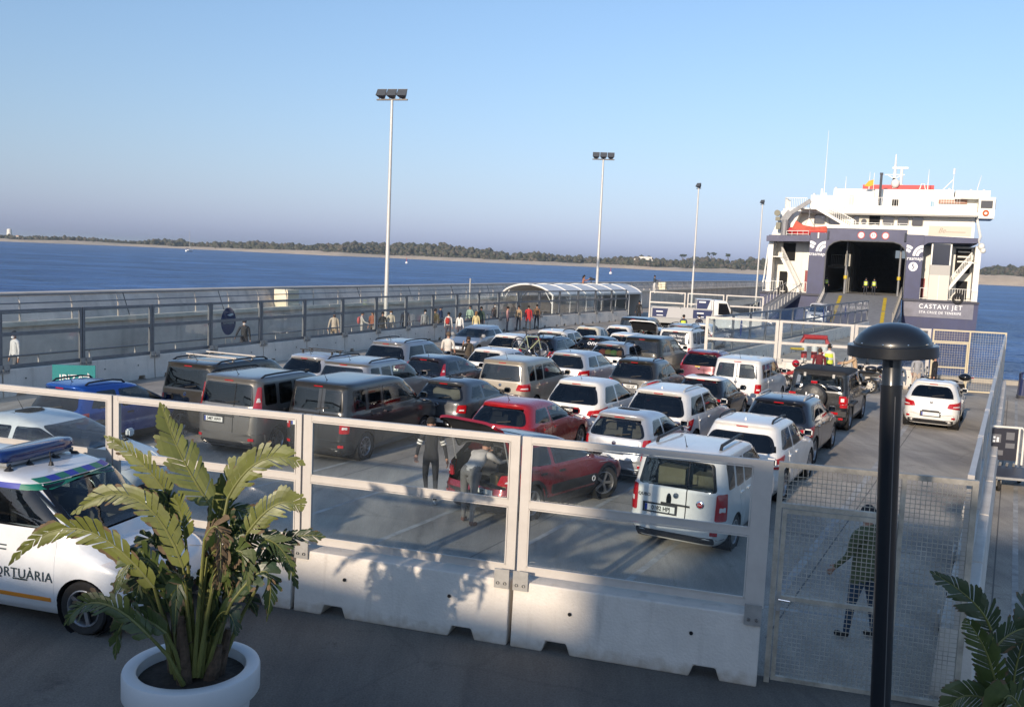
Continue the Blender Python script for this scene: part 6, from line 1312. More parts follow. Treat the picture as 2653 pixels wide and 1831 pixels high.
for sg in (1, -1): MB().add([(sg * .985, 4.45, 1.66), (sg * .985, 5.28, 1.66), (sg * .985, 4.98, 2.42), (sg * .985, 4.45, 2.42)], [(0, 1, 2, 3)]).build('side_window', GLOSSBLACK, cab); MB().box((sg * 1.12, 5.3, 1.85), (.1, .12, .3)).build('mirror', BLACK, cab); MB().box((sg * .985, 4.55, 1.5), (.02, .16, .04)).build('handle', BLACK, cab)
MB().add([(-.85, 5.47, 1.66), (.85, 5.47, 1.66), (.8, 5.07, 2.46), (-.8, 5.07, 2.46)], [(0, 1, 2, 3)]).build('windscreen', GLOSSBLACK, cab, matrix=Matrix.Translation((0, .02, .01)))
MB().bb((-.35, .2, .55), (.35, 5.9, .95)).build('chassis', DARK, tr); MB().bb((-.98, -.1, .5), (.98, 0, .75)).build('rear_bumper', BLACK, tr); MB().bb((1.0, 1.2, .55), (1.05, 3.6, .8)).build('side_guard', GR, tr)
tm, rmn = wheel_meshes('hub')
for ya in (1.0, 5.1):
    for sg in (1, -1): wo = put('wheel', tm, tr, None, Matrix.Translation((sg * .85, ya, .4)) @ (Matrix.Identity(4) if sg > 0 else Matrix.Rotation(math.pi, 4, 'Z')) @ Matrix.Diagonal((.4, .4, .4, 1))); put('rim', rmn, wo)

# ------------------------------------------------------------------ bicycles on the rear rack
def bicycle(lab, matrix, fm, flip=1):
    o = thing('bicycle', lab, 'bicycle', group='bicycles on a rear rack'); o.matrix_world = matrix
    r = .34; w1, w2 = Vector((-.50, 0, 0)), Vector((.50, 0, 0)); bb_ = Vector((-.06, 0, -.06)); st = Vector((-.20, 0, .50)); hd = Vector((.34, 0, .52)); hd2 = Vector((.37, 0, .40))
    for c in (w1, w2):
        q = MB(); q.tube([(c.x + r * math.cos(t), 0, c.z + r * math.sin(t)) for t in np.linspace(0, 2 * math.pi, 25)], .016, 6, 0, False)
        wo = q.build('wheel', RUBBER, o, True); q = MB(); q.tube([(c.x + (r - .025) * math.cos(t), 0, c.z + (r - .025) * math.sin(t)) for t in np.linspace(0, 2 * math.pi, 25)], .014, 5, 0, False)
        for t in np.linspace(0, math.pi, 7)[:-1]: q.bar((c.x - r * .95 * math.cos(t), 0, c.z - r * .95 * math.sin(t)), (c.x + r * .95 * math.cos(t), 0, c.z + r * .95 * math.sin(t)), .004)
        q.tube([(c.x, -.05, c.z), (c.x, .05, c.z)], .025, 8); q.build('rim', CHROME, wo, True)
    f = MB()
    for a, b_, rr in ((bb_, hd2, .026), (bb_, st, .02), (st, hd, .02), (w1, bb_, .012), (w1, st, .011), (hd, hd2, .024), (hd2, w2, .016)): f.tube([a, b_], rr, 8)
    f.build('bicycle_frame', fm, o, True)
    MB().tube([st, st + Vector((-.05, 0, .2))], .014, 6).ball(st + Vector((-.06, 0, .22)), .09, 8, 5, 0, (1.5, .6, .25)).build('saddle', BLACK, o, True)
    MB().tube([hd, hd + Vector((.04, 0, .08))], .014, 6).tube([hd + Vector((.04, -.22, .08)), hd + Vector((.1, -.2, .09)), hd + Vector((.16, -.2, .02)), hd + Vector((.1, -.2, -.05))], .013, 6).tube([hd + Vector((.04, .22, .08)), hd + Vector((.1, .2, .09)), hd + Vector((.16, .2, .02)), hd + Vector((.1, .2, -.05))], .013, 6).tube([hd + Vector((.04, -.22, .08)), hd + Vector((.04, .22, .08))], .013, 6).build('handlebar', BLACK, o, True)
    MB().lathe([(.0001, -.01), (.10, -.01), (.10, .01), (.0001, .01)], 18, tuple(bb_ + Vector((0, -.05, 0))), 'Y').bar(bb_ + Vector((0, -.07, 0)), bb_ + Vector((.12, -.09, -.12)), .02).bar(bb_ + Vector((0, .07, 0)), bb_ + Vector((-.12, .09, .12)), .02).build('crank', CHROME, o, True)
h = R(26); base = Matrix.Translation((BUILT['bikecar'][0].location.x, BUILT['bikecar'][0].location.y, 0)) @ Matrix.Rotation(-h, 4, 'Z')
bicycle('pale green racing bicycle, the nearer one on the rear rack', base @ Matrix.Translation((.05, -.42, 1.10)), M('bike_green', (.30, .33, .20), .4))
bicycle('dark bicycle behind the pale green one on the rear rack', base @ Matrix.Translation((-.08, -.20, 1.16)) @ Matrix.Rotation(R(3), 4, 'Y'), M('bike_dark', (.03, .03, .035), .35))
rk = thing('bike_rack', 'dark steel rack behind the dark estate car, carrying two bicycles', 'bike rack'); rk.matrix_world = base
MB().bar((-.75, -.42, .73), (.75, -.42, .73), .05).bar((-.75, -.2, .79), (.75, -.2, .79), .05).bar((-.3, .05, .6), (-.3, -.5, .7), .05).bar((.3, .05, .6), (.3, -.5, .7), .05).build('carrier', BLACK, rk)
MB().bar((0, .0, .6), (0, -.1, 1.45), .04).build('upright', BLACK, rk)

# ------------------------------------------------------------------ motorbikes
BIKEG = 'motorbikes waiting by the back fence'
def motorbike(lab, x, y, h, col, style='road', box=False, rimcol=ALLOY, wr=.31):
    o = thing('motorbike', lab, 'motorbike', (x, y, 0), -h, BIKEG); PM = col
    L = 1.42 if style != 'scooter' else 1.30
    for yy, wd in ((0, .075), (L, .055)):
        q = MB(); q.lathe([(wr - .09, -wd * .8), (wr - .02, -wd), (wr, 0), (wr - .02, wd), (wr - .09, wd * .8), (wr - .1, 0), (wr - .09, -wd * .8)], 24, (0, yy, wr), 'X'); wo = q.build('wheel', RUBBER, o, True)
        q = MB().lathe([(wr - .10, -.035), (wr - .07, -.04), (wr - .07, .04), (wr - .10, .035)], 24, (0, yy, wr), 'X').lathe([(.001, -.05), (.05, -.05), (.05, .05), (.001, .05)], 12, (0, yy, wr), 'X')
        for k in range(10): a = 2 * math.pi * k / 10; q.bar((0, yy + .04 * math.cos(a), wr + .04 * math.sin(a)), (0, yy + (wr - .09) * math.cos(a), wr + (wr - .09) * math.sin(a)), .018 if style != 'cruiser' else .01)
        q.lathe([(.06, .045), (.12, .045), (.12, .05), (.06, .05)], 16, (0, yy, wr), 'X'); q.build('rim', rimcol, wo, True)
    q = MB()
    for sx in (-.09, .09): q.tube([(sx, L, wr), (sx, L - .22, .78), (sx, L - .30, .98)], .028, 8)
    q.build('fork', CHROME if style == 'cruiser' else BLACK, o, True)
    MB().tube([(-.06, 0, wr), (-.1, .5, .42)], .03, 6).tube([(.08, 0, wr), (.1, .5, .42)], .03, 6).tube([(0, .45, .40), (0, .5, .75), (0, L - .3, .92)], .035, 6).build('motorbike_frame', ALUM if style == 'road' else BLACK, o, True)
    if style == 'scooter':
        MB().add([(-.2, L - .30, .95), (.2, L - .30, .95), (.22, L - .22, .40), (-.22, L - .22, .40), (-.18, L - .16, .95), (.18, L - .16, .95), (.16, L - .02, .50), (-.16, L - .02, .50)], [(0, 1, 2, 3), (4, 7, 6, 5), (0, 4, 5, 1), (1, 5, 6, 2), (3, 2, 6, 7), (0, 3, 7, 4)]).build('leg_shield', PM, o)
        MB().prism([(-.25, .45), (.45, .30), (1.0, .28), (1.0, .36), (.55, .40), (.5, .75), (-.35, .78), (-.4, .6)], -.16, .16, plane='YZ').build('body_panel', PM, o)
    else:
        MB().ball((0, L - .62, .86), .2, 12, 8, 0, (.75, 1.35, .7)).build('fuel_tank', PM, o, True)
        q = MB().box((0, .62, .46), (.30, .42, .30)).lathe([(.0001, -.2), (.11, -.2), (.11, .2), (.0001, .2)], 12, (0, .72, .38), 'X').lathe([(.09, 0), (.09, .2)], 10, (0, .68, .55)); q.build('engine', M('engine_metal', (.30, .30, .30), .35, .9, var=.3, scale=15), o, True)
        MB().tube([(.13, .8, .45), (.17, .4, .30), (.19, .1, .42), (.2, -.35, .55)], [.025, .03, .055, .06], 8).build('exhaust', CHROME, o, True)
        MB().prism([(-.25, .70), (-.45, .86), (-.42, .90), (-.1, .80), (.3, .78), (.3, .68)], -.1, .1, plane='YZ').build('tail_cowl', PM, o)
    MB().ball((0, .18, .84), .2, 10, 6, 0, (.75, 2.0, .33)).build('seat', M('seat_vinyl', (.015, .014, .014), .5), o, True)
    q = MB().tube([(-.36, L - .42, 1.08 if style != 'cruiser' else 1.14), (-.12, L - .32, 1.02), (.12, L - .32, 1.02), (.36, L - .42, 1.08 if style != 'cruiser' else 1.14)], .016, 6)
    for sx in (-1, 1): q.tube([(sx * .36, L - .42, 1.08), (sx * .42, L - .5, 1.08)], .022, 6)
    hb_ = q.build('handlebar', BLACK, o, True)
    for sx in (-1, 1): MB().tube([(sx * .28, L - .38, 1.06), (sx * .33, L - .40, 1.26)], .008, 5).ball((sx * .36, L - .42, 1.29), .065, 8, 6, 0, (1.1, .3, .8)).build('mirror', GLOSSBLACK, hb_, True)
    MB().ball((0, L - .14, .90), .095, 10, 8).build('headlight', CHROME if style == 'cruiser' else GLOSSBLACK, o, True)
    q = MB()
    for yy, a0, a1 in ((L, 20, 150), (0, 40, 175)):
        n = 9; 
        for k in range(n):
            P = []
            for t in (k, k + 1):
                a = R(a0 + (a1 - a0) * t / n); P += [(-.075, yy + (wr + .035) * math.cos(a), wr + (wr + .035) * math.sin(a)), (.075, yy + (wr + .035) * math.cos(a), wr + (wr + .035) * math.sin(a))]
            q.add(P, [(0, 1, 3, 2)])
    q.build('mudguard', PM, o, True); MB().ball((0, -.36, .72), .05, 8, 5, 0, (1.6, .6, .7)).build('tail_light', REDLENS, o, True)
    MB().bar((-.08, .5, .3), (-.28, .45, .0), .025).build('side_stand', BLACK, o)
    if box:
        b_ = MB().ball((0, -.42, 1.02), .24, 14, 9, 0, (1.05, .95, .62)).build('top_box', GLOSSBLACK, o, True); MB().bb((-.2, -.67, 1.0), (.2, -.63, 1.04)).build('reflector', REDLENS, b_)
    return o
MRED = paint('bike_red', (.3, .01, .012)); MBLK = paint('bike_black', (.012, .012, .013)); MSIL = paint('bike_silver', (.4, .4, .4)); MGOLD = M('rim_white', (.6, .57, .5), .4, .3)
motorbike('chrome cruiser motorbike with red tank between the white van and the boxy off-roader', 10.9, 36.6, R(-62), MRED, 'cruiser')
motorbike('dark motorbike by the fence, only mirrors showing over the white van', 9.3, 38.2, R(-60), MBLK, 'road')
motorbike('black motorbike by the fence with tall round mirrors beside the person in red', 12.9, 37.4, R(-70), MBLK, 'road')
motorbike('big touring motorbike with black top box, ridden by the person in tan jacket', 14.42, 37.0, R(-68), MBLK, 'road', True, MGOLD)
motorbike('black motorbike half hidden behind the lamp post', 15.7, 38.0, R(-72), MBLK, 'road')
motorbike('scooter with pale wheels in front of the white hatchback, top box showing above it', 16.9, 35.2, R(-88), MBLK, 'scooter', True, MGOLD, .27)
hm = thing('helmet', 'shiny red helmet resting on the cruiser motorbike', 'helmet', (11.35, 36.85, .98)); MB().ball((0, 0, .12), .15, 14, 10, 0, (1, 1.1, 1)).build('helmet_shell', M('helmet_red', (.42, .01, .012), .12, coat=1), hm, True); MB().ball((.0, -.06, .11), .125, 12, 8, 0, (1, 1, .55)).build('visor', GLOSSBLACK, hm, True)
# red and white fire hydrant manifold beyond the fence
hy = thing('hydrant', 'red and white water hydrant with yellow arm behind the back fence', 'hydrant', (13.6, 41.6, 0)); RW = M('hydrant_red', (.5, .03, .03), .5); WW = M('hydrant_white', (.75, .73, .7), .5)
for x in (-.45, 0, .45):
    for k in range(5): MB().lathe([(.13, .0), (.13, .3)], 12, (x, 0, .30 * k)).build('pipe_band', RW if k % 2 else WW, hy, True)
MB().tube([(-.6, 0, 1.5), (-.5, 0, 1.85), (.5, 0, 1.85), (.6, 0, 1.5)], .12, 10).build('manifold', RW, hy, True); MB().tube([(-.5, -.1, 1.3), (-1.1, -.1, 1.3)], .06, 8).build('nozzle_arm', YEL, hy, True)
# ================================================================== PEOPLE
_clothes = {}
def cloth(c):
    k = tuple(round(v, 3) for v in c)
    if k not in _clothes: _clothes[k] = M('cloth_%02d' % len(_clothes), k, .85, var=.18, scale=9)
    return _clothes[k]
def rotx(v, a, piv):
    v = Vector(v) - piv; return Matrix.Rotation(a, 3, 'X') @ v + piv
def person(lab, x, y, face, h=1.70, top=(.1, .1, .1), legs=(.03, .035, .05), shoes=(.05, .05, .05), skin=None, hair=(.012, .009, .007), longhair=False, sleeves='long', lean=0, la=(0, 8, 10), ra=(0, 8, 10), ll=(0, 0), rl=(0, 0), sit=False, mask=None, z=0.0, fingers=False, vest=None, hat=None, bag=None, group='people', head=(0, 0), coat=0.0, wide=1.0, face_detail=False, sub=1, bald=False):
    """arms: (swing forward, out to the side, elbow bend); legs: (thigh forward, knee bend), degrees"""
    o = thing('person', lab, 'person', (x, y, z), -face, group); s = h / 1.75
    J = {}; E = []; RD = {}
    def j(n, p, r): J[n] = Vector(p); RD[n] = r if isinstance(r, tuple) else (r, r)
    pel = Vector((0, 0, .95)); lr = R(-lean)
    up = lambda p: rotx(p, lr, pel)
    w = wide
    j('pelvis', pel, (.155 * w, .115 * w)); j('waist', up((0, .01, 1.10)), (.135 * w, .10 * w)); j('chest', up((0, 0, 1.29)), (.16 * w, .11 * w)); j('collar', up((0, -.01, 1.43)), (.10, .075)); j('neck', up((0, 0, 1.50)), (.052, .055))
    hp = up((0, .02, 1.50)); hd = Vector((math.sin(R(head[1])) * .11, .02 + math.sin(R(head[0])) * .05, .11)); hd = Matrix.Rotation(lr * .6, 3, 'X') @ hd
    j('head', hp + hd * .75, (.072, .082)); j('crown', hp + hd * 1.55, (.070, .085))
    E += [('pelvis', 'waist'), ('waist', 'chest'), ('chest', 'collar'), ('collar', 'neck'), ('neck', 'head'), ('head', 'crown')]
    for sd, sg, A in (('l', -1, la), ('r', 1, ra)):
        sh = up((sg * .175 * w, 0, 1.405)); sw, ab, eb = R(A[0]), R(A[1]), R(A[2])
        base = Matrix.Rotation(lr * .15, 3, 'X')
        def ad(a): return Vector((sg * math.sin(ab), math.sin(a) * math.cos(ab), -math.cos(a) * math.cos(ab)))
        el = sh + ad(sw) * .29; inn = Vector((-sg * math.sin(ab) * 1.2 * min(1, eb), 0, 0)); fd = (ad(sw + eb) + inn).normalized(); wr = el + fd * .25; hn = wr + fd * .075
        j(sd + 'sh', sh, .062 * w); j(sd + 'el', el, .044); j(sd + 'wr', wr, .030); j(sd + 'hand', hn, (.036, .022)); E += [('collar', sd + 'sh'), (sd + 'sh', sd + 'el'), (sd + 'el', sd + 'wr'), (sd + 'wr', sd + 'hand')]
        if fingers:
            side = Vector((0, 1, 0)) if abs(fd.y) < .8 else Vector((1, 0, 0)); side = (side - fd * side.dot(fd)).normalized(); curl = Vector((-sg, 0, 0)); curl = (curl - fd * curl.dot(fd)).normalized()
            for k, (off, ln) in enumerate(((.030, .060), (.010, .070), (-.010, .065), (-.030, .050))):
                a = hn + fd * .028 + side * off; b_ = a + fd * ln * .6 + curl * .012; c = b_ + fd * ln * .45 + curl * .03
                for n_, p_ in (('a', a), ('b', b_), ('c', c)): j('%sf%d%s' % (sd, k, n_), p_, .0095)
                E += [(sd + 'hand', '%sf%da' % (sd, k)), ('%sf%da' % (sd, k), '%sf%db' % (sd, k)), ('%sf%db' % (sd, k), '%sf%dc' % (sd, k))]
            a = wr + fd * .03 + side * .042; b_ = a + fd * .04 + side * .02 + curl * .015
            j(sd + 'ta', a, .012); j(sd + 'tb', b_, .010); E += [(sd + 'wr', sd + 'ta'), (sd + 'ta', sd + 'tb')]
        else:
            j(sd + 'tip', hn + fd * .09, (.022, .014)); E.append((sd + 'hand', sd + 'tip'))
    for sd, sg, A in (('l', -1, ll), ('r', 1, rl)):
        hpj = pel + Vector((sg * .092 * w, 0, -.04)); t, k = R(A[0]), R(A[1]); sp = R(4 if not sit else 16) * sg
        kd = Vector((math.sin(sp), math.sin(t) * math.cos(sp), -math.cos(t) * math.cos(sp))); kn = hpj + kd * .43; sd2 = Vector((math.sin(sp) * .3, math.sin(t - k), -math.cos(t - k))).normalized(); an = kn + sd2 * .41
        fwd = Vector((sg * .18, math.cos((t - k) * .55), math.sin((t - k) * .55))).normalized()
        j(sd + 'hip', hpj, .092 * w); j(sd + 'kn', kn, .060); j(sd + 'an', an, .042); j(sd + 'heel', an + Vector((0, -.02, -.05)), .036); j(sd + 'toe', an + fwd * .16 + Vector((0, 0, -.055)), (.040, .026)); E += [('pelvis', sd + 'hip'), (sd + 'hip', sd + 'kn'), (sd + 'kn', sd + 'an'), (sd + 'an', sd + 'heel'), (sd + 'heel', sd + 'toe')]
    if not sit:
        low = min(J['lheel'].z, J['rheel'].z, J['ltoe'].z + .01, J['rtoe'].z + .01) - .036
        for n_ in J: J[n_].z -= low
    names = list(J); me = bpy.data.meshes.new('body'); me.from_pydata([J[n_] * s for n_ in names], [(names.index(a), names.index(b_)) for a, b_ in E], [])
    tmp = bpy.data.objects.new('body_tmp', me); COL.objects.link(tmp); md = tmp.modifiers.new('skin', 'SKIN'); md.use_smooth_shade = True
    for i, n_ in enumerate(names):
        v = me.skin_vertices[0].data[i]; v.radius = (RD[n_][0] * s, RD[n_][1] * s); v.use_root = (n_ == 'pelvis')
    sm = tmp.modifiers.new('sub', 'SUBSURF'); sm.levels = sub; sm.render_levels = sub
    dg = bpy.context.evaluated_depsgraph_get(); nm = bpy.data.meshes.new_from_object(tmp.evaluated_get(dg)); bpy.data.objects.remove(tmp); bpy.data.meshes.remove(me)
    nm.name = 'body'; nm.materials.clear()
    sk = SKINM if skin is None else M('skin_%d' % int(skin[0] * 100), skin, .55)
    for m_ in (sk, cloth(top), cloth(legs), cloth(shoes)): nm.materials.append(m_)
    def cat(a, b_):
        for n_ in (a, b_):
            if n_[1:] in ('heel', 'toe'): return 3
        if a in ('neck', 'head') or b_ in ('head', 'crown'): return 0
        if a[1:] in ('hand',) or b_[1:] in ('hand', 'tip') or 'f' in b_[1:3] and b_[-1] in 'abc' or b_[1:] in ('ta', 'tb'): return 0
        if a[1:] == 'el' and sleeves == 'short': return 0
        if a[1:] in ('hip', 'kn') or b_[1:] == 'hip': return 2
        return 1
    segs = [(J[a] * s, J[b_] * s, cat(a, b_)) for a, b_ in E]; A = np.array([p[0][:] for p in segs]); B_ = np.array([p[1][:] for p in segs]); CT = np.array([p[2] for p in segs])
    ce = np.array([f.center[:] for f in nm.polygons]); AB = B_ - A; L2 = (AB ** 2).sum(1) + 1e-9
    t = np.clip(((ce[:, None] - A[None]) * AB[None]).sum(2) / L2[None], 0, 1); dd = np.linalg.norm(A[None] + t[..., None] * AB[None] - ce[:, None], axis=2); ix = dd.argmin(1)
    mi = CT[ix]; hemz = (.93 - coat) * s
    mi = np.where((mi == 1) & (ce[:, 2] < hemz) & (np.linalg.norm(ce[:, :2] - np.array(J['pelvis'][:2]) * s, axis=1) < .2) & (lean < 50), 2, mi)
    if coat: mi = np.where((mi == 2) & (ce[:, 2] > hemz), 1, mi)
    nm.polygons.foreach_set('material_index', mi.astype(int)); nm.update(); put('body', nm, o)
    cr = J['crown'] * s; hdv = (J['crown'] - J['neck']).normalized(); hm_ = J['head'].lerp(J['crown'], .45) * s
    fw = Vector((math.sin(R(head[1])), math.cos(R(head[1])), 0)); fw = (fw - hdv * fw.dot(hdv)).normalized()
    HM = cloth(hair)
    if not bald:
        q = MB().ball(hm_ + hdv * .038 * s - fw * .034 * s, .100 * s, 12, 8, 0, (.95, 1.0, 1.0))
        if longhair: q.tube([hm_ - fw * .06 * s, hm_ - fw * .085 * s - hdv * .12 * s, hm_ - fw * .08 * s - hdv * .26 * s], [.09 * s, .085 * s, .04 * s], 8)
        put('hair', q.mesh('hair', HM, True, 80), o)
    if mask: MB().ball(hm_ + fw * .055 * s - hdv * .055 * s, .066 * s, 10, 6, 0, (1, .75, .72)).build('face_mask', cloth(mask), o, True)
    if face_detail or sub > 1:
        rt = fw.cross(hdv); q = MB()
        for e in (-1, 1): q.ball(hm_ + fw * .083 * s + rt * e * .032 * s - hdv * .005 * s, .011 * s, 6, 4)
        q.build('eyes', M('eye_dark', (.01, .008, .006), .3), o, True); MB().ball(hm_ + fw * .09 * s - hdv * .03 * s, .016 * s, 6, 5, 0, (.8, 1, 1.4)).build('nose', sk, o, True)
        q = MB()
        for e in (-1, 1): q.ball(hm_ + rt * e * .078 * s - hdv * .02 * s, .024 * s, 6, 5, 0, (.4, .8, 1.2))
        q.build('ears', sk, o, True); MB().ball(hm_ + fw * .078 * s - hdv * .068 * s, .018 * s, 6, 4, 0, (1.4, .6, .45)).build('mouth', M('lip', (.30, .10, .09), .5), o, True)
    if hat: MB().ball(hm_ + hdv * .055 * s, .115 * s, 12, 7, 0, (1, 1.15, .75)).lathe([(.11 * s, 0), (.14 * s, .005)], 12, tuple(hm_ + hdv * .04 * s)).build('hard_hat', cloth(hat), o, True)
    if vest:
        q = MB(); ctr = [(J['waist'] * s, .155, .125), ((J['waist'].lerp(J['chest'], .6)) * s, .168, .130), ((J['chest'].lerp(J['collar'], .6)) * s, .15, .11)]; k = 14
        ctr.insert(0, (J['pelvis'] * s + Vector((0, 0, .02)), .165, .13))
        rings = [[(c.x + a_ * s * w * 1.06 * math.cos(2 * math.pi * i / k), c.y + b_ * s * w * 1.08 * math.sin(2 * math.pi * i / k), c.z) for i in range(k)] for c, a_, b_ in ctr]
        q.add([p_ for r_ in rings for p_ in r_], [(m_ * k + i, m_ * k + (i + 1) % k, (m_ + 1) * k + (i + 1) % k, (m_ + 1) * k + i) for m_ in range(3) for i in range(k)]); vo = q.build('vest', M('hi_vis_%d' % int(vest[0] * 100), vest, .6), o, True)
        for zz in (.25, .55):
            c0, c1 = ctr[1], ctr[2]; c = c0[0].lerp(c1[0], zz); q = MB(); q.add([(c.x + .172 * s * w * 1.07 * math.cos(2 * math.pi * i / k), c.y + .134 * s * w * 1.09 * math.sin(2 * math.pi * i / k), c.z + e) for e in (0, .05) for i in range(k)], [(i, (i + 1) % k, k + (i + 1) % k, k + i) for i in range(k)]); q.build('reflective_band', M('reflective_grey', (.5, .5, .48), .4), vo, True, fix=False)
    if bag:
        c = J['chest'] * s - (Vector((0, .19 * s, .06)) if bag[0] == 'back' else Vector((0, 0, 0)))
        if bag[0] == 'back': 
            q = MB().ball(c, .17 * s, 10, 7, 0, (.85, .55, 1.25)); bo_ = q.build('backpack', cloth(bag[1]), o, True)
            for e in (-1, 1): MB().tube([c + Vector((e * .1, .03, .17)), J['collar'] * s + Vector((e * .11, .06, .03)), J['chest'] * s + Vector((e * .13, .13, -.08))], .015, 5).build('strap', cloth(bag[1]), bo_)
    return o, J, s
PH = lambda tx, ty, x, y: math.atan2(tx - x, ty - y)
TOCAM = lambda x, y: math.atan2(-x, -y)
# near figures
o, J, s = person('woman in black striped sweater walking between the cars, white mask on her chin', -1.48, 17.63, TOCAM(-1.48, 17.63) + R(8), 1.66, top=(.012, .012, .014), legs=(.010, .010, .013), shoes=(.6, .58, .55), skin=(.40, .215, .14), longhair=True, la=(-8, 20, 18), ra=(6, 17, 48), ll=(14, 6), rl=(-16, 22), fingers=True, sub=2, head=(0, 6), mask=(.7, .72, .74))
for sg, n_ in ((1, 'r'), (-1, 'l')):
    a, b_ = J[n_ + 'sh'] * s, J[n_ + 'el'] * s; d = (b_ - a).normalized()
    for t0 in (.50, .72): q = MB().tube([a + d * t0 * .25, a + d * (t0 * .25 + .035)], [.060, .057], 12, 0, False); q.build('sleeve_stripe', cloth((.75, .73, .68)), o, True)
person('person in pale grey sweater and grey trousers bending into the open red boot', -.66, 16.22, R(30), 1.74, top=(.46, .43, .40), legs=(.15, .14, .135), shoes=(.12, .05, .04), longhair=False, lean=58, la=(62, 6, 40), ra=(58, 10, 30), ll=(6, 4), rl=(-6, 4), fingers=True, sub=2, wide=1.12)
person('man in camouflage green jacket and blue jeans standing behind the wire mesh gate', 4.72, 11.74, R(-38), 1.76, top=(.105, .115, .055), legs=(.035, .06, .105), shoes=(.02, .018, .016), la=(15, 9, 25), ra=(5, 10, 22), ll=(8, 2), rl=(-4, 4), fingers=True, sub=2, wide=1.4, coat=.14, hair=(.02, .018, .02))
person('man in cream T-shirt seen from behind among the parked cars', -2.51, 36.07, R(12), 1.80, top=(.62, .58, .52), legs=(.1, .1, .12), sleeves='short', skin=(.36, .20, .14), hair=(.11, .075, .05), wide=1.12, la=(2, 10, 12), ra=(2, 10, 12))
person('long haired woman in black mask holding a phone to her ear', -1.72, 36.0, TOCAM(-1.7, 36) - R(10), 1.66, top=(.075, .06, .045), legs=(.03, .03, .04), longhair=True, hair=(.035, .018, .01), mask=(.012, .012, .012), ra=(45, 20, 118), la=(5, 8, 10))
# queue in the walkway
QG = 'people queuing in the walkway'
Q = [
 ('person in white sweater and dark trousers walking alone at the far left of the walkway', -16.25, 30.1, R(-150), 1.72, dict(top=(.62, .63, .64), legs=(.12, .13, .15), mask=(.7, .7, .7), ll=(20, 10), rl=(-16, 20))),
 ('man in dark grey coat leaning on a suitcase handle in the walkway', -11.2, 38.5, TOCAM(-11, 38), 1.76, dict(top=(.035, .036, .04), legs=(.03, .03, .035), ra=(35, 22, 20), mask=(.6, .6, .6))),
 ('bearded man in beige shirt and trousers with pink suitcase in the walkway', -8.83, 45.6, TOCAM(-9, 45), 1.76, dict(top=(.50, .42, .33), legs=(.36, .28, .2), mask=(.02, .02, .02), ra=(20, 15, 20))),
 ('person in pale jacket carrying a pink backpack near the floodlight mast', -8.04, 49.1, R(80), 1.64, dict(top=(.48, .46, .42), legs=(.42, .4, .37), bag=('back', (.5, .12, .12)), ra=(30, 10, 40), la=(30, 10, 40))),
 ('person in rust brown top just left of the floodlight mast', -7.5, 49.3, R(200), 1.68, dict(top=(.28, .10, .055), legs=(.06, .05, .05), sleeves='short', longhair=True)),
 ('person in black sports top with lime stripes right of the floodlight mast', -7.0, 49.5, R(160), 1.64, dict(top=(.012, .014, .014), legs=(.03, .03, .03))),
 ('woman in cream cardigan and white mask with floral skirt in the queue', -6.7, 50.6, TOCAM(-7, 50), 1.68, dict(top=(.5, .45, .36), legs=(.36, .35, .32), longhair=True, mask=(.75, .75, .75), hair=(.16, .08, .03))),
 ('tall man in navy coat and white mask in the queue', -6.05, 51.7, TOCAM(-6, 52), 1.80, dict(top=(.02, .024, .04), legs=(.02, .02, .03), mask=(.75, .75, .75), coat=.3)),
 ('person in grey jacket standing behind a dark luggage pile in the queue', -5.0, 52.2, R(150), 1.70, dict(top=(.28, .29, .3), legs=(.05, .05, .05), mask=(.7, .7, .7))),
 ('person in olive jacket with black backpack in the middle of the queue', -4.5, 53.0, R(20), 1.72, dict(top=(.07, .07, .045), legs=(.03, .03, .03), bag=('back', (.02, .02, .02)))),
 ('person with navy cap and blue coat in the back of the queue', -4.4, 55.4, R(120), 1.76, dict(top=(.03, .05, .12), legs=(.05, .05, .06), hat=(.015, .02, .06))),
 ('person in white jacket with red rucksack facing away in the queue', -3.65, 52.0, R(15), 1.62, dict(top=(.55, .54, .52), legs=(.05, .05, .07), bag=('back', (.35, .03, .025)))),
 ('dark haired woman in white blouse facing away in the queue', -3.0, 51.8, R(20), 1.62, dict(top=(.72, .70, .66), legs=(.06, .06, .08), longhair=True)),
 ('woman in yellow cardigan and white skirt near the shelter', -2.19, 54.3, R(10), 1.60, dict(top=(.60, .50, .26), legs=(.62, .6, .56), longhair=True, hair=(.2, .1, .04))),
 ('person in mint green vest top at the back of the queue', -2.75, 58.4, R(190), 1.72, dict(top=(.35, .48, .36), legs=(.05, .05, .06))),
 ('person in dark green coat close to the shelter entrance', -2.0, 57.2, R(200), 1.74, dict(top=(.05, .08, .06), legs=(.04, .04, .05))),
 ('man in black with white mask under the edge of the shelter', -1.25, 61.6, TOCAM(-1, 61), 1.76, dict(top=(.02, .02, .022), legs=(.02, .02, .03), mask=(.7, .7, .7))),
 ('person in pink shirt beneath the shelter', -.4, 60.6, R(100), 1.64, dict(top=(.55, .30, .27), legs=(.1, .1, .12))),
 ('person in tan jacket beneath the shelter', .35, 62.0, R(210), 1.66, dict(top=(.36, .25, .15), legs=(.05, .05, .06))),
 ('person in bright red coat beneath the shelter', 1.0, 62.6, R(15), 1.66, dict(top=(.45, .025, .03), legs=(.05, .05, .06), wide=1.15, coat=.25)),
 ('person in brown coat to the right of the red coat', 1.6, 63.8, R(200), 1.70, dict(top=(.16, .09, .05), legs=(.04, .04, .05))),
 ('person in black seen from behind at the shelter end doorway', 10.3, 76.3, R(5), 1.78, dict(top=(.015, .015, .017), legs=(.015, .015, .018), la=(0, 12, 8))),
]
for lab, x, y, f, hh, kw in Q: person(lab, x, y, f, hh, group=QG, **kw)
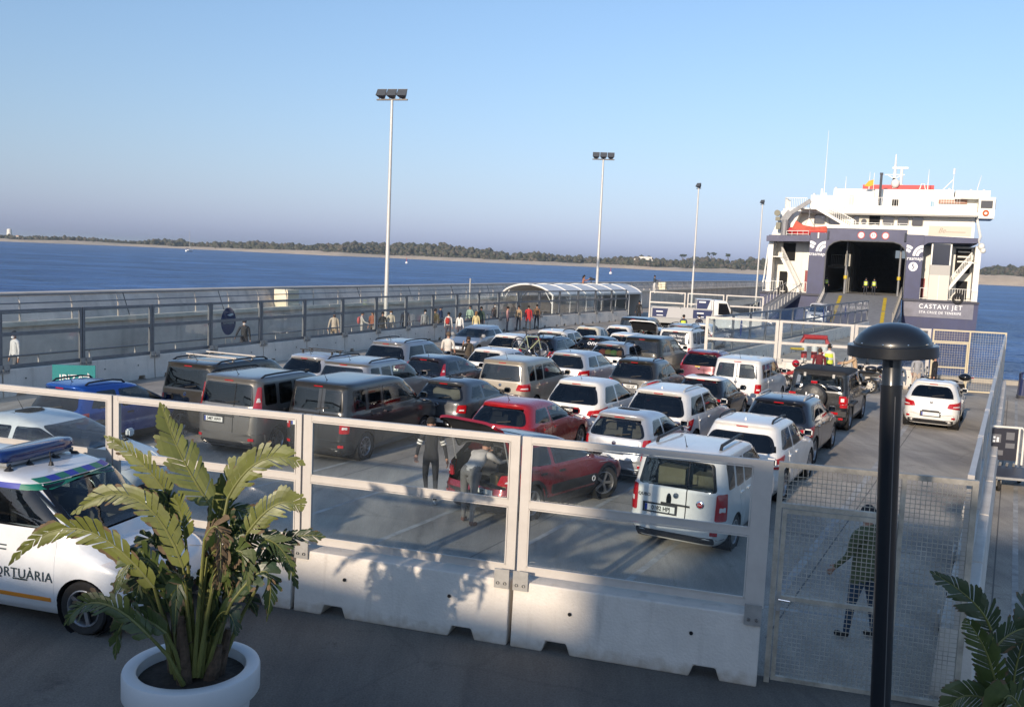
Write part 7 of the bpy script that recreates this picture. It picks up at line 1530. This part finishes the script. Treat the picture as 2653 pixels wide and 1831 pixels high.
person('worker in yellow vest standing with his back turned by the flatbed truck', 10.65, 58.0, R(20), 1.74, top=(.05, .06, .08), legs=(.04, .045, .06), vest=(.62, .72, .06), group='harbour workers in yellow vests')
person('man in dark jacket and white mask beside the vested worker at the truck', 11.75, 58.6, TOCAM(11, 58), 1.74, top=(.02, .022, .04), legs=(.03, .03, .04), mask=(.75, .75, .75), la=(30, 10, 60), ra=(30, 10, 60))
person('person in maroon hooded jacket standing by the motorbikes', 12.3, 36.9, R(25), 1.72, top=(.12, .012, .018), legs=(.05, .05, .06), hair=(.05, .03, .02), wide=1.12)
person('worker in white hard hat and lime vest among the motorbikes', 13.15, 38.3, R(20), 1.80, top=(.6, .58, .54), legs=(.04, .045, .06), vest=(.62, .72, .06), hat=(.75, .75, .72), group='harbour workers in yellow vests')
ro, rJ, rs_ = person('person in tan jacket and light blue jeans sitting on the touring motorbike', 14.42 + .55 * math.sin(R(-68)), 37.0 + .55 * math.cos(R(-68)), R(-68), 1.72, top=(.48, .33, .20), legs=(.20, .28, .38), shoes=(.1, .1, .1), hair=(.03, .02, .015), sit=True, z=-.04, lean=14, la=(58, 14, 22), ra=(58, 14, 22), ll=(52, 62), rl=(52, 62))
person('person in black leathers standing behind the lamp post by the motorbikes', 15.5, 37.3, R(-150), 1.76, top=(.012, .012, .013), legs=(.015, .015, .017), la=(10, 14, 40), ra=(10, 14, 40))
person('person in grey fleece and cream trousers right of the lamp post', 16.1, 36.6, R(-170), 1.70, top=(.30, .30, .31), legs=(.45, .36, .29), ra=(20, 12, 30))
person('bearded man in black jacket standing behind the white hatchback', 16.75, 36.5, R(-75), 1.70, top=(.012, .012, .014), legs=(.02, .02, .025), hair=(.015, .01, .008), mask=(.02, .016, .014), wide=1.15)
sx, cx = math.sin(FH), math.cos(FH)
def ship(u, v): return FX + u * cx + v * sx, FY - u * sx + v * cx
for lab, u, v, kw in (('worker in lime vest on the ferry ramp, left one of the pair', -.55, 1.2, {}), ('worker in lime vest and pale mask on the ferry ramp, right one of the pair', .25, 1.5, dict(mask=(.7, .7, .7))), ('worker in lime vest half hidden at the left edge of the ferry door', -4.55, 2.2, {})):
    x, y = ship(u, v); person(lab, x, y, R(30), 1.76, top=(.03, .035, .05), legs=(.02, .022, .03), vest=(.62, .72, .06), z=2.63, group='harbour workers in yellow vests', **kw)
person('man in dark jacket and white trousers standing on the sea wall promenade', 14.22, 95.0, R(70), 1.80, top=(.04, .055, .075), legs=(.62, .6, .57), z=1.79 + .12, ra=(40, 8, 70), la=(35, 8, 70), hair=(.02, .015, .012))
po_, pJ, ps = person('photographer in rust jacket aiming a camera above the shelter roof, on the sea wall', 5.85, 80.3, R(95), 1.72, top=(.33, .14, .09), legs=(.05, .05, .06), longhair=True, z=1.92, ra=(55, 14, 70), la=(55, 14, 70), lean=8)
cmr = thing('film_camera', 'black video camera on a tripod held by the photographer in rust', 'camera', (6.55, 80.25, 1.9)); MB().box((0, 0, 1.42), (.34, .2, .2)).tube([(.16, 0, 1.42), (.34, 0, 1.42)], .075, 8).box((-.05, 0, 1.56), (.2, .08, .08)).build('camera_body', BLACK, cmr); MB().tube([(0, 0, 1.3), (.35, .1, 0)], .02, 5).tube([(0, 0, 1.3), (-.25, .3, 0)], .02, 5).tube([(0, 0, 1.3), (-.2, -.3, 0)], .02, 5).build('tripod', BLACK, cmr)
# luggage
def suitcase(lab, x, y, c, h=.62, z=0, rz=0.3, handle=.35):
    t = thing('suitcase', lab, 'suitcase', (x, y, z), rz, 'suitcases in the walkway'); q = MB().box((0, 0, h / 2 + .05), (.42, .24, h)); me = q.mesh('shell', cloth(c)); bm = bmesh.new(); bm.from_mesh(me); bmesh.ops.bevel(bm, geom=list(bm.edges), offset=.04, segments=2, affect='EDGES'); bm.to_mesh(me); bm.free(); put('shell', me, t)
    MB().tube([(-.13, .06, h + .05), (-.13, .06, h + handle), (.13, .06, h + handle), (.13, .06, h + .05)], .012, 6).build('handle', STEEL, t)
    for sx_ in (-.16, .16): MB().lathe([(.001, -.02), (.04, -.02), (.04, .02), (.001, .02)], 8, (sx_, 0, .04), 'X').build('wheel', BLACK, t)
suitcase('tan suitcase with red bag beside the man in the dark grey coat', -11.75, 38.2, (.40, .20, .12)); suitcase('pink patterned suitcase beside the man in beige', -9.35, 45.0, (.50, .25, .32)); suitcase('large black suitcase in the middle of the queue', -4.9, 52.0, (.02, .02, .022), .75); suitcase('red suitcase at the feet of the woman in yellow', -1.75, 54.6, (.40, .03, .04), .5)
# ================================================================== NEAR THINGS
# green IBIZA sign in front of the left fence
sg_ = thing('direction_sign', 'teal sign reading IBIZA with a white arrow above the blue car', 'sign', (-11.35, 23.85, 0), R(8))
TEALS = M('sign_teal', (.004, .20, .205), .5)
q = MB().bb((-.53, -.015, .92), (.53, .015, 1.52)).build('sign_board', TEALS, sg_); txt('IBIZA', .26, WHITEINK, q, frame((-.06, -.018, 1.17), (1, 0, 0), (0, 0, 1)), bold=.003); txt('FERRY', .11, WHITEINK, q, frame((-.1, -.018, 1.0), (1, 0, 0), (0, 0, 1))) if False else None
MB().prism([(.22, 1.22), (.34, 1.22), (.34, 1.17), (.42, 1.25), (.34, 1.33), (.34, 1.28), (.22, 1.28)], -.022, -.016).build('sign_arrow', WHITEINK, q)
for x in (-.4, .4): MB().tube([(x, .04, 0), (x, .04, 1.5)], .025, 8).build('sign_post', STEEL, sg_)
# oval sticker on the left fence
ov = thing('oval_sticker', 'navy oval sticker with white lettering on a pane of the left fence', 'sticker', (-11.35, 36.75, 0), R(90 - 23.3))
OVM = M('sticker_navy', (.006, .015, .10), .45)
q = MB().lathe([(.0001, 0), (1, 0)], 28, (0, 0, 0), 'Y').build('sticker_disc', OVM, ov, matrix=Matrix.Translation((0, -.03, 1.80)) @ Matrix.Diagonal((.44, 1, .55, 1)))
txt('Formentera', .13, WHITEINK, ov, frame((0, -.034, 1.74), (1, 0, 0), (0, 0, 1)), shear=.2); MB().prism([(-.1, 2.05), (.22, 2.12), (.30, 2.05), (.1, 2.0)], -.036, -.034).build('sticker_mark', WHITEINK, ov)
for k, (x, y, h_) in enumerate(((20.75, 62.3, 29.4), (24.75, 69.4, 29.4), (11.1, 45.3, 29.4))):
    t = thing('lens_sticker', ['blue pointed oval sticker on the lower ramp fence, beside the white van', 'blue pointed oval sticker on the ramp fence nearest the ferry', 'blue pointed oval sticker low on the ramp fence seen through the back fence'][k], 'sticker', (x, y, 0), R(90 - h_), 'oval stickers on the ramp fence')
    P = [(-.2 * math.sin(math.pi * i / 8), 1.45 + .95 * i / 8) for i in range(9)] + [(.2 * math.sin(math.pi * i / 8), 2.4 - .95 * i / 8) for i in range(1, 8)]
    q = MB().prism(P, -.06, -.05).build('sticker_disc', M('sticker_blue', (.01, .05, .28), .4), t); MB().bb((-.14, -.066, 1.9), (.14, -.062, 1.95)).build('sticker_bar', WHITEINK, q)
# litter bin
bi = thing('litter_bin', 'dark blue litter bin with a hooded top at the water end of the right fence', 'litter bin', (20.95, 37.45, 0), R(-15))
BN = M('bin_navy', (.018, .026, .085), .35, coat=.3); BG = M('bin_base', (.07, .07, .075), .6)
def rrect(w, d, r, n=5):
    return [(sx_ * (w / 2 - r) + r * math.cos(a), sy_ * (d / 2 - r) + r * math.sin(a)) for sx_, sy_, a0 in ((1, 1, 0), (-1, 1, 90), (-1, -1, 180), (1, -1, 270)) for a in [R(a0 + 90 * i / n) for i in range(n + 1)]]
def loft(levels, m=0):
    q = MB(); n = None
    for w, d, r, z in levels:
        P = rrect(w, d, r); n = len(P); q.v += [(x, y, z) for x, y in P]
    for k in range(len(levels) - 1):
        for i in range(n): q.f.append((k * n + i, k * n + (i + 1) % n, (k + 1) * n + (i + 1) % n, (k + 1) * n + i)); q.m.append(m)
    q.f.append(tuple((len(levels) - 1) * n + i for i in range(n))); q.m.append(m); q.f.append(tuple(reversed(range(n)))); q.m.append(m); return q
loft([(.60, .52, .1, 0), (.60, .52, .1, .05), (.56, .48, .1, .06), (.60, .52, .1, .13), (.58, .5, .1, .15)]).build('base', BG, bi, True); loft([(.56, .48, .12, .15), (.52, .45, .14, .80), (.52, .45, .14, .82)]).build('bin_body', BN, bi, True)
loft([(.50, .43, .14, 1.0), (.50, .43, .14, 1.06), (.44, .38, .14, 1.10), (.3, .25, .1, 1.115)]).build('hood', BN, bi, True)
for sx_ in (-.22, .22): MB().bb((sx_ - .03, -.16, .82), (sx_ + .03, .18, 1.01)).build('hood_support', BN, bi)
MB().box((0, -.15, .98), (.06, .02, .05)).build('lock', CHROME, bi)
# luggage trolley outside the right fence
lt_ = thing('luggage_trolley', 'white framed luggage trolley with a dark printed panel outside the right fence', 'trolley', (11.75, 21.75, 0), R(-12))
fr_ = MB()
for x in (-.42, -.30, .34, .45): fr_.tube([(x, 0, .42), (x, 0, 1.28 if abs(x) < .4 else 1.22)], .025, 8)
fr_.tube([(-.42, 0, 1.22), (-.36, 0, 1.3), (.40, 0, 1.3), (.45, 0, 1.22)], .025, 8); fr_.build('upright', M('trolley_white', (.74, .71, .64), .4), lt_, True)
pn = MB().bb((-.28, -.01, .5), (.32, .01, 1.26)).build('printed_panel', M('print_dark', (.018, .018, .028), .5), lt_)
for a, c in (((-.25, .92), (-.05, 1.12)), ((.06, 1.0), (.24, 1.18)), ((.06, .80), (.26, .92)), ((-.25, .62), (.02, .74))): MB().bb((a[0], -.014, a[1]), (c[0], -.011, c[1])).build('print_patch', M('print_grey', (.14, .14, .15), .6), pn)
for x, z in ((-.2, 1.04), (-.12, 1.02), (-.2, .95), (-.12, .96)): MB().bb((x - .025, -.018, z - .025), (x + .025, -.015, z + .025)).build('print_mark', WHITEINK, pn)
MB().bb((-.45, -1.35, .33), (.48, -.02, .37)).build('platform', M('trolley_deck', (.045, .05, .07), .5), lt_); q = MB()
q.bar((-.45, -1.38, .34), (.48, -1.38, .34), .05).bar((-.47, -1.38, .34), (-.47, 0, .34), .05).bar((.50, -1.38, .34), (.50, 0, .34), .05).build('platform_rim', STEEL, lt_)
for k in range(5): MB().tube([(-.3 + .15 * k, .02, .44), (-.3 + .15 * k, .1, .25)], .03, 6).build('nesting_bar', STEEL, lt_, True)
for x in (-.36, .4):
    for y in (-1.2, -.1): w_ = MB().lathe([(.03, -.03), (.11, -.03), (.125, 0), (.11, .03), (.03, .03)], 14, (x, y, .125), 'X').build('wheel', RUBBER, lt_, True); MB().bb((x - .05, y - .03, .12), (x - .035, y + .03, .33)).bb((x + .035, y - .03, .12), (x + .05, y + .03, .33)).build('wheel_fork', STEEL, w_)
# mushroom lamp on a slightly leaning pole
la_ = thing('street_lamp', 'black mushroom topped lamp post standing close in the foreground', 'lamp', (2.93, 6.6, 0)); la_.rotation_euler = (0, R(-2.9), 0)
LK = M('lamp_black', (.010, .012, .016), .32, coat=.25, var=.15, scale=20)
MB().tube([(0, 0, 0), (0, 0, 3.98)], .072, 24).build('pole', LK, la_, True); MB().lathe([(.16, 0), (.16, .03), (.09, .05), (.085, .30), (.074, .32)], 24).build('base', LK, la_, True); MB().bb((-.003, -.0745, .3), (.003, -.071, 3.9)).build('pole_seam', M('seam_pale', (.12, .12, .12), .4), la_)
MB().lathe([(.072, 3.92), (.066, 3.93), (.066, 4.22)], 24).build('neck', LK, la_, True)
hd_ = MB().lathe([(.26, 4.185), (.302, 4.185), (.305, 4.19), (.305, 4.262), (.300, 4.268), (.262, 4.268), (.262, 4.275), (.255, 4.30), (.225, 4.345), (.17, 4.388), (.10, 4.415), (.03, 4.424), (.0001, 4.425)], 48).build('dome', LK, la_, True, 30)
MB().lathe([(.0001, 4.19), (.26, 4.19)], 32).build('diffuser', M('lamp_diffuser', (.3, .3, .29), .4), la_)
for k in range(10): a = R(-90 + 36 * k); MB().ball((.263 * math.cos(a), .263 * math.sin(a), 4.284), .0065, 6, 4).build('rivet', CHROME, hd_, True)
# ------------------------------------------------------------------ bird of paradise plants in white pots
POTM = M('pot_white', (.66, .66, .66), .42, var=.05, scale=2); SOIL = M('soil', (.04, .03, .022), .95, var=.4, scale=12, bump=.6)
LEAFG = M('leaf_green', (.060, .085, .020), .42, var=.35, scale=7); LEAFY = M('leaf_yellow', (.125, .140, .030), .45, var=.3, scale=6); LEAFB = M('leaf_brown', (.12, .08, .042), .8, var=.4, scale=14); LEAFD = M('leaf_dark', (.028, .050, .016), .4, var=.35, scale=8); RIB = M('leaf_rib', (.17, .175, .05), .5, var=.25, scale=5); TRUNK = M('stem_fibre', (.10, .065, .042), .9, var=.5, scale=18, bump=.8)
for m_ in (LEAFG, LEAFY, LEAFD): m_.node_tree.nodes['Principled BSDF'].inputs['Subsurface Weight'].default_value = 0.0
def bez(P, t):
    n = len(P)
    if n == 3: return P[0] * (1 - t) ** 2 + P[1] * 2 * t * (1 - t) + P[2] * t * t
def leaf(par, foot, a, mid, tip, rg, wd=.19, mats=None, rag=.5, dead=.2, roll=0.0):
    foot, a, mid, tip = map(Vector, (foot, a, mid, tip)); ctrl = mid * 2 - (a + tip) / 2
    q = MB(); N = 20
    # petiole and rib
    pet = [foot, foot.lerp(a, .5) + Vector((0, 0, .06)), a]; q.tube(pet, [.026, .018, .013], 7, 2)
    rib = [bez((a, ctrl, tip), i / 10) for i in range(11)]; q.tube(rib, [.013 - .0011 * i for i in range(11)], 6, 2)
    for side in (-1, 1):
        i = 0
        while i < N:
            k = rg.choice((1, 1, 2, 3)) if rg.random() > rag else 1; k = min(k, N - i)
            t0, t1 = i / N, (i + k) / N; dr = rg.uniform(-.42, .42) * rag; droop = rg.uniform(0, .8) * rag * rg.random(); ln = rg.uniform(.7, 1.12); brown = rg.random() < dead
            rows = []
            for u in np.linspace(t0, t1 - .006, k + 1):
                p = bez((a, ctrl, tip), u); tg = (bez((a, ctrl, tip), min(1, u + .02)) - bez((a, ctrl, tip), max(0, u - .02))).normalized()
                sd = tg.cross(Vector((0, -1, 0.25))).normalized(); nrm = sd.cross(tg).normalized()
                sd = (Matrix.Rotation(roll, 3, tg) @ sd); nrm = Matrix.Rotation(roll, 3, tg) @ nrm
                w_ = wd * (math.sin(math.pi * min(1, (u * .92 + .08)) ** .75) ** .65) * ln * (1 if u < .93 else .8)
                ang = R(52 - 22 * u) + dr * .4; dv = (sd * side * math.sin(ang) + tg * math.cos(ang)); r_ = []
                for v in (0, .35, .7, .9, 1.0):
                    pt = p + dv * w_ * v * 1.32 + nrm * (.10 * w_ * math.sin(v * 2.2)) * (1 if side > 0 else 1) + Vector((0, 0, -1)) * (droop * w_ * v * v) + nrm * dr * w_ * v * v * .8
                    r_.append(pt)
                rows.append(r_)
            nv = 5
            for j in range(k):
                for v in range(nv - 1):
                    m_ = 0
                    if v >= 3 and rg.random() < .35 + dead: m_ = 1
                    if brown and v >= 2: m_ = 1
                    q.add([rows[j][v], rows[j + 1][v], rows[j + 1][v + 1].lerp(rows[j][v + 1], .45 if v == 3 else 0), rows[j][v + 1].lerp(rows[j + 1][v + 1], .45 if v == 3 else 0)], [(0, 1, 2, 3)], m_)
            i += k
    o = q.build('leaf', mats or [LEAFG, LEAFB, RIB], par, True, 50, fix=False); return o
def pot(par, r=.61, h=.9):
    MB().lathe([(r * .70, 0), (r * .74, .02), (r * .88, h - .27), (r * .885, h - .25), (r * .98, h - .25), (r, h - .23), (r, h - .03), (r * .985, h - .005), (r * .95, h), (r * .82, h), (r * .79, h - .015), (r * .78, h - .10), (r * .77, h - .3)], 56).build('pot', POTM, par, True, 40)
    MB().lathe([(.0001, h - .09), (r * .79, h - .11)], 32).build('soil', SOIL, par)
rg = random.Random(11)
pl = thing('potted_plant', 'tattered bird of paradise plant in a big round white pot, left foreground', 'potted plant', (-2.83, 8.22, 0), 0)
pot(pl)
for k in range(9):
    a = rg.uniform(0, 6.28); r = rg.uniform(.02, .22); b0 = Vector((r * math.cos(a), r * math.sin(a), .78)); b1 = b0 + Vector((r * .5 * math.cos(a), r * .5 * math.sin(a), rg.uniform(.35, .75)))
    q = MB().tube([b0, b0.lerp(b1, .5), b1], [.075, .06, .03], 8)
    for j in range(7):
        t = rg.uniform(0, .9); p = b0.lerp(b1, t); aa = rg.uniform(0, 6.28); dv = Vector((math.cos(aa), math.sin(aa), rg.uniform(.1, .8))); q.add([p + Vector((-.02, 0, 0)), p + Vector((.02, 0, 0)), p + dv * .11], [(0, 1, 2)])
    q.build('stem', TRUNK, pl, True)
LV = [('tall', (0.14, 0.05, 2.39), (-0.13, 0.05, 2.84), (-0.33, 0.05, 3.33)), ('left', (-0.2, 0.1, 2.29), (-0.45, 0.1, 2.69), (-0.86, 0.1, 2.99)), ('right arch', (0.31, 0.0, 2.48), (0.62, 0.0, 2.85), (1.01, 0.0, 2.82)), ('right mid', (0.55, -0.2, 2.23), (0.82, -0.2, 2.51), (1.04, -0.2, 2.46)), ('leftmid', (0.02, -0.3, 1.92), (-0.41, -0.3, 2.53), (-0.98, -0.3, 2.35)), ('farleft', (-0.22, -0.35, 1.75), (-0.89, -0.35, 2.25), (-1.5, -0.35, 1.89)), ('lowleft', (-0.19, -0.5, 1.36), (-0.63, -0.5, 1.65), (-0.94, -0.5, 1.43)), ('rightdark', (0.64, 0.1, 1.78), (0.82, 0.1, 2.08), (1.19, 0.1, 2.13)), ('right low', (0.45, -0.3, 1.63), (0.75, -0.3, 1.92), (0.76, -0.3, 1.46)), ('rightback', (0.08, 0.4, 2.22), (0.37, 0.4, 2.23), (0.67, 0.4, 1.87)), ('centre', (-0.0, -0.2, 2.14), (-0.04, -0.2, 2.38), (-0.11, -0.2, 2.52)), ('lowleft2', (-0.11, -0.35, 1.34), (-0.45, -0.35, 1.46), (-0.56, -0.35, 1.07)), ('r3', (0.45, -0.1, 2.05), (0.73, -0.1, 2.14), (0.94, -0.1, 1.86)), ('b1', (0.11, 0.3, 2.06), (0.25, 0.3, 2.59), (0.4, 0.3, 2.56)), ('l5', (-0.29, 0.2, 1.81), (-0.47, 0.2, 1.99), (-0.68, 0.2, 1.53)), ('r6', (.25, -.25, 1.7), (.5, -.3, 2.1), (.62, -.35, 1.75)), ('l6', (-.1, -.2, 1.6), (-.35, -.3, 2.0), (-.55, -.4, 1.7)), ('r7', (.3, .2, 1.6), (.65, .25, 1.9), (.9, .3, 1.55))]
for k, (nm, a, m_, t) in enumerate(LV):
    foot = (a[0] * .28 + rg.uniform(-.06, .06), a[1] * .4 + rg.uniform(-.08, .08), .82)
    bright = nm in ('tall', 'left', 'right arch', 'leftmid', 'farleft', 'centre', 'right mid', 'b1')
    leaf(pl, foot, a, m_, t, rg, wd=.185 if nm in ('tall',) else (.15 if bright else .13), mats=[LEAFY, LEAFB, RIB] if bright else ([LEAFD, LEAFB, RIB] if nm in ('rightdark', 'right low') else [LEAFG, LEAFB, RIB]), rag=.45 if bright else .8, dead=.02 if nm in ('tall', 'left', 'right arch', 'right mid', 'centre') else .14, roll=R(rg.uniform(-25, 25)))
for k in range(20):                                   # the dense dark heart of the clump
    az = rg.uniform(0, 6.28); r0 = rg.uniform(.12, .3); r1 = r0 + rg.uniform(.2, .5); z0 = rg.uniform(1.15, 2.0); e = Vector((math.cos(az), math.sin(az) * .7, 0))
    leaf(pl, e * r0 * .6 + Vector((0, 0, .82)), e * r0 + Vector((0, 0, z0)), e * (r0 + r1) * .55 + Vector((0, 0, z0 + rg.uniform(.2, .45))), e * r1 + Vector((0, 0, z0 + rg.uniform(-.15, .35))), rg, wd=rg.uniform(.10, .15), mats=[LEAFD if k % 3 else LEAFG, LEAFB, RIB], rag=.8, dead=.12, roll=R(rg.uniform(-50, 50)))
for k in range(3):                                    # withered leaves hanging in the middle
    a = (.15 + rg.uniform(-.12, .2), -.25 + rg.uniform(-.1, .1), 2.0 + rg.uniform(-.15, .2)); t = (a[0] + rg.uniform(-.2, .4), a[1] - .15, a[2] - rg.uniform(.1, .45)); m_ = ((a[0] + t[0]) / 2 + .05, a[1] - .05, a[2] + .1)
    leaf(pl, (a[0] * .3, a[1] * .4, .85), a, m_, t, rg, wd=.10, mats=[LEAFB, LEAFB, RIB], rag=.95, dead=.9, roll=R(rg.uniform(-60, 60)))
pr_ = thing('potted_plant', 'dark green bird of paradise plant at the lower right corner', 'potted plant', (4.35, 7.1, 0), 0); pot(pr_)
for a, m_, t in (((-.40, .1, 1.93), (-.57, .1, 2.18), (-.94, .1, 2.42)), ((-.39, -.1, 1.41), (-.52, -.1, 1.82), (-.73, -.1, 2.12)), ((-.41, .1, 1.73), (-.24, .1, 1.94), (-.05, .1, 1.98)), ((-.13, .2, 1.37), (-.1, .2, 1.75), (-.02, .2, 2.0)), ((-.36, -.1, 1.41), (-.67, -.1, 1.49), (-.8, -.1, 1.30)), ((.1, 0, 1.6), (.4, 0, 2.0), (.8, 0, 2.0)), ((0, .3, 1.7), (.1, .4, 2.1), (.3, .5, 2.2)), ((-.2, -.2, 1.3), (-.45, -.3, 1.6), (-.5, -.3, 1.25))):
    leaf(pr_, (a[0] * .4, a[1] * .3, .82), a, m_, t, rg, wd=.15, mats=[LEAFD, LEAFB, RIB] if rg.random() < .4 else [LEAFG, LEAFB, RIB], rag=.4, dead=.06, roll=R(rg.uniform(-20, 20)))
for k in range(4): MB().tube([(rg.uniform(-.15, .15), rg.uniform(-.15, .15), .78), (rg.uniform(-.25, .25), rg.uniform(-.2, .2), 1.3)], [.07, .03], 8).build('stem', TRUNK, pr_, True)
# ------------------------------------------------------------------ port terminal behind the viewer: it throws the shade over the foreground
tb = thing('terminal_building', 'pale port terminal building behind the viewer with windows and flat roof', 'building', (0, 0, 0), -SUN_AZ)
TBW = M('terminal_wall', (.74, .70, .64), .9, var=.15, scale=.6)
a0 = -22.0
for x0, x1, hh in ((-4.4, 7.0, 12.65), (-9.3, -4.4, 10.1), (-20, -9.3, 9.5)):
    MB().bb((x0, a0 - 14, 0), (x1, a0, hh - .25)).build('wall', TBW, tb); MB().bb((x0, a0 - 14.2, hh - .25), (x1, a0 + .02, hh)).build('roof', TBW, tb)
for k in range(8):
    x = -17.5 + 3.3 * k
    for z in (1.0, 4.6, 7.0) if x > -4 else (1.0, 4.6): wd_ = MB().bb((x, a0 - .02, z), (x + 2.1, a0 + .03, z + 2.0)).build('window', GLOSSBLACK, tb); MB().bb((x - .06, a0 + .0, z - .1), (x + 2.16, a0 + .08, z)).build('sill', TBW, wd_)
tree_rg = random.Random(5)
for k, (u, a_, hh, rr) in enumerate(((-7.2, -12.0, 6.5, 0.9), (2.5, -12.5, 7.2, 1.3))):  # unseen trees, added to break up the edge of the shade
    wx = u * math.cos(SUN_AZ) + a_ * math.sin(SUN_AZ); wy = -u * math.sin(SUN_AZ) + a_ * math.cos(SUN_AZ)
    t = thing('tree', ['small bushy tree added out of view to roughen the shade edge', 'second bushy tree before the terminal building'][k], 'tree', (wx, wy, 0)); MB().tube([(0, 0, 0), (0.1, 0, hh * .6)], [.12, .06], 6).build('trunk', PINEB, t)
    q = MB()
    for i in range(90):
        v = Vector((tree_rg.gauss(0, 1), tree_rg.gauss(0, 1), tree_rg.gauss(0, 1))).normalized() * rr * tree_rg.random() ** .4; clump(q, (v.x, v.y, hh - rr * .6 + v.z * .8), .2, .14, 0, tree_rg)
    q.build('crown', LEAFD, t)
# ------------------------------------------------------------------ thin sea haze between here and the far shore
m = bpy.data.materials.new('haze_air'); m.use_nodes = True; t = m.node_tree; t.nodes.remove(t.nodes['Principled BSDF'])
v = t.nodes.new('ShaderNodeVolumePrincipled'); v.inputs['Density'].default_value = 0.00015; v.inputs['Color'].default_value = (0.88, 0.95, 1.0, 1); v.inputs['Anisotropy'].default_value = 0.3
t.links.new(v.outputs[0], t.nodes['Material Output'].inputs['Volume'])
tag(MB().bb((-16500, -16500, -6.5), (16500, 16500, 36.0)).build('haze', m), kind='stuff')
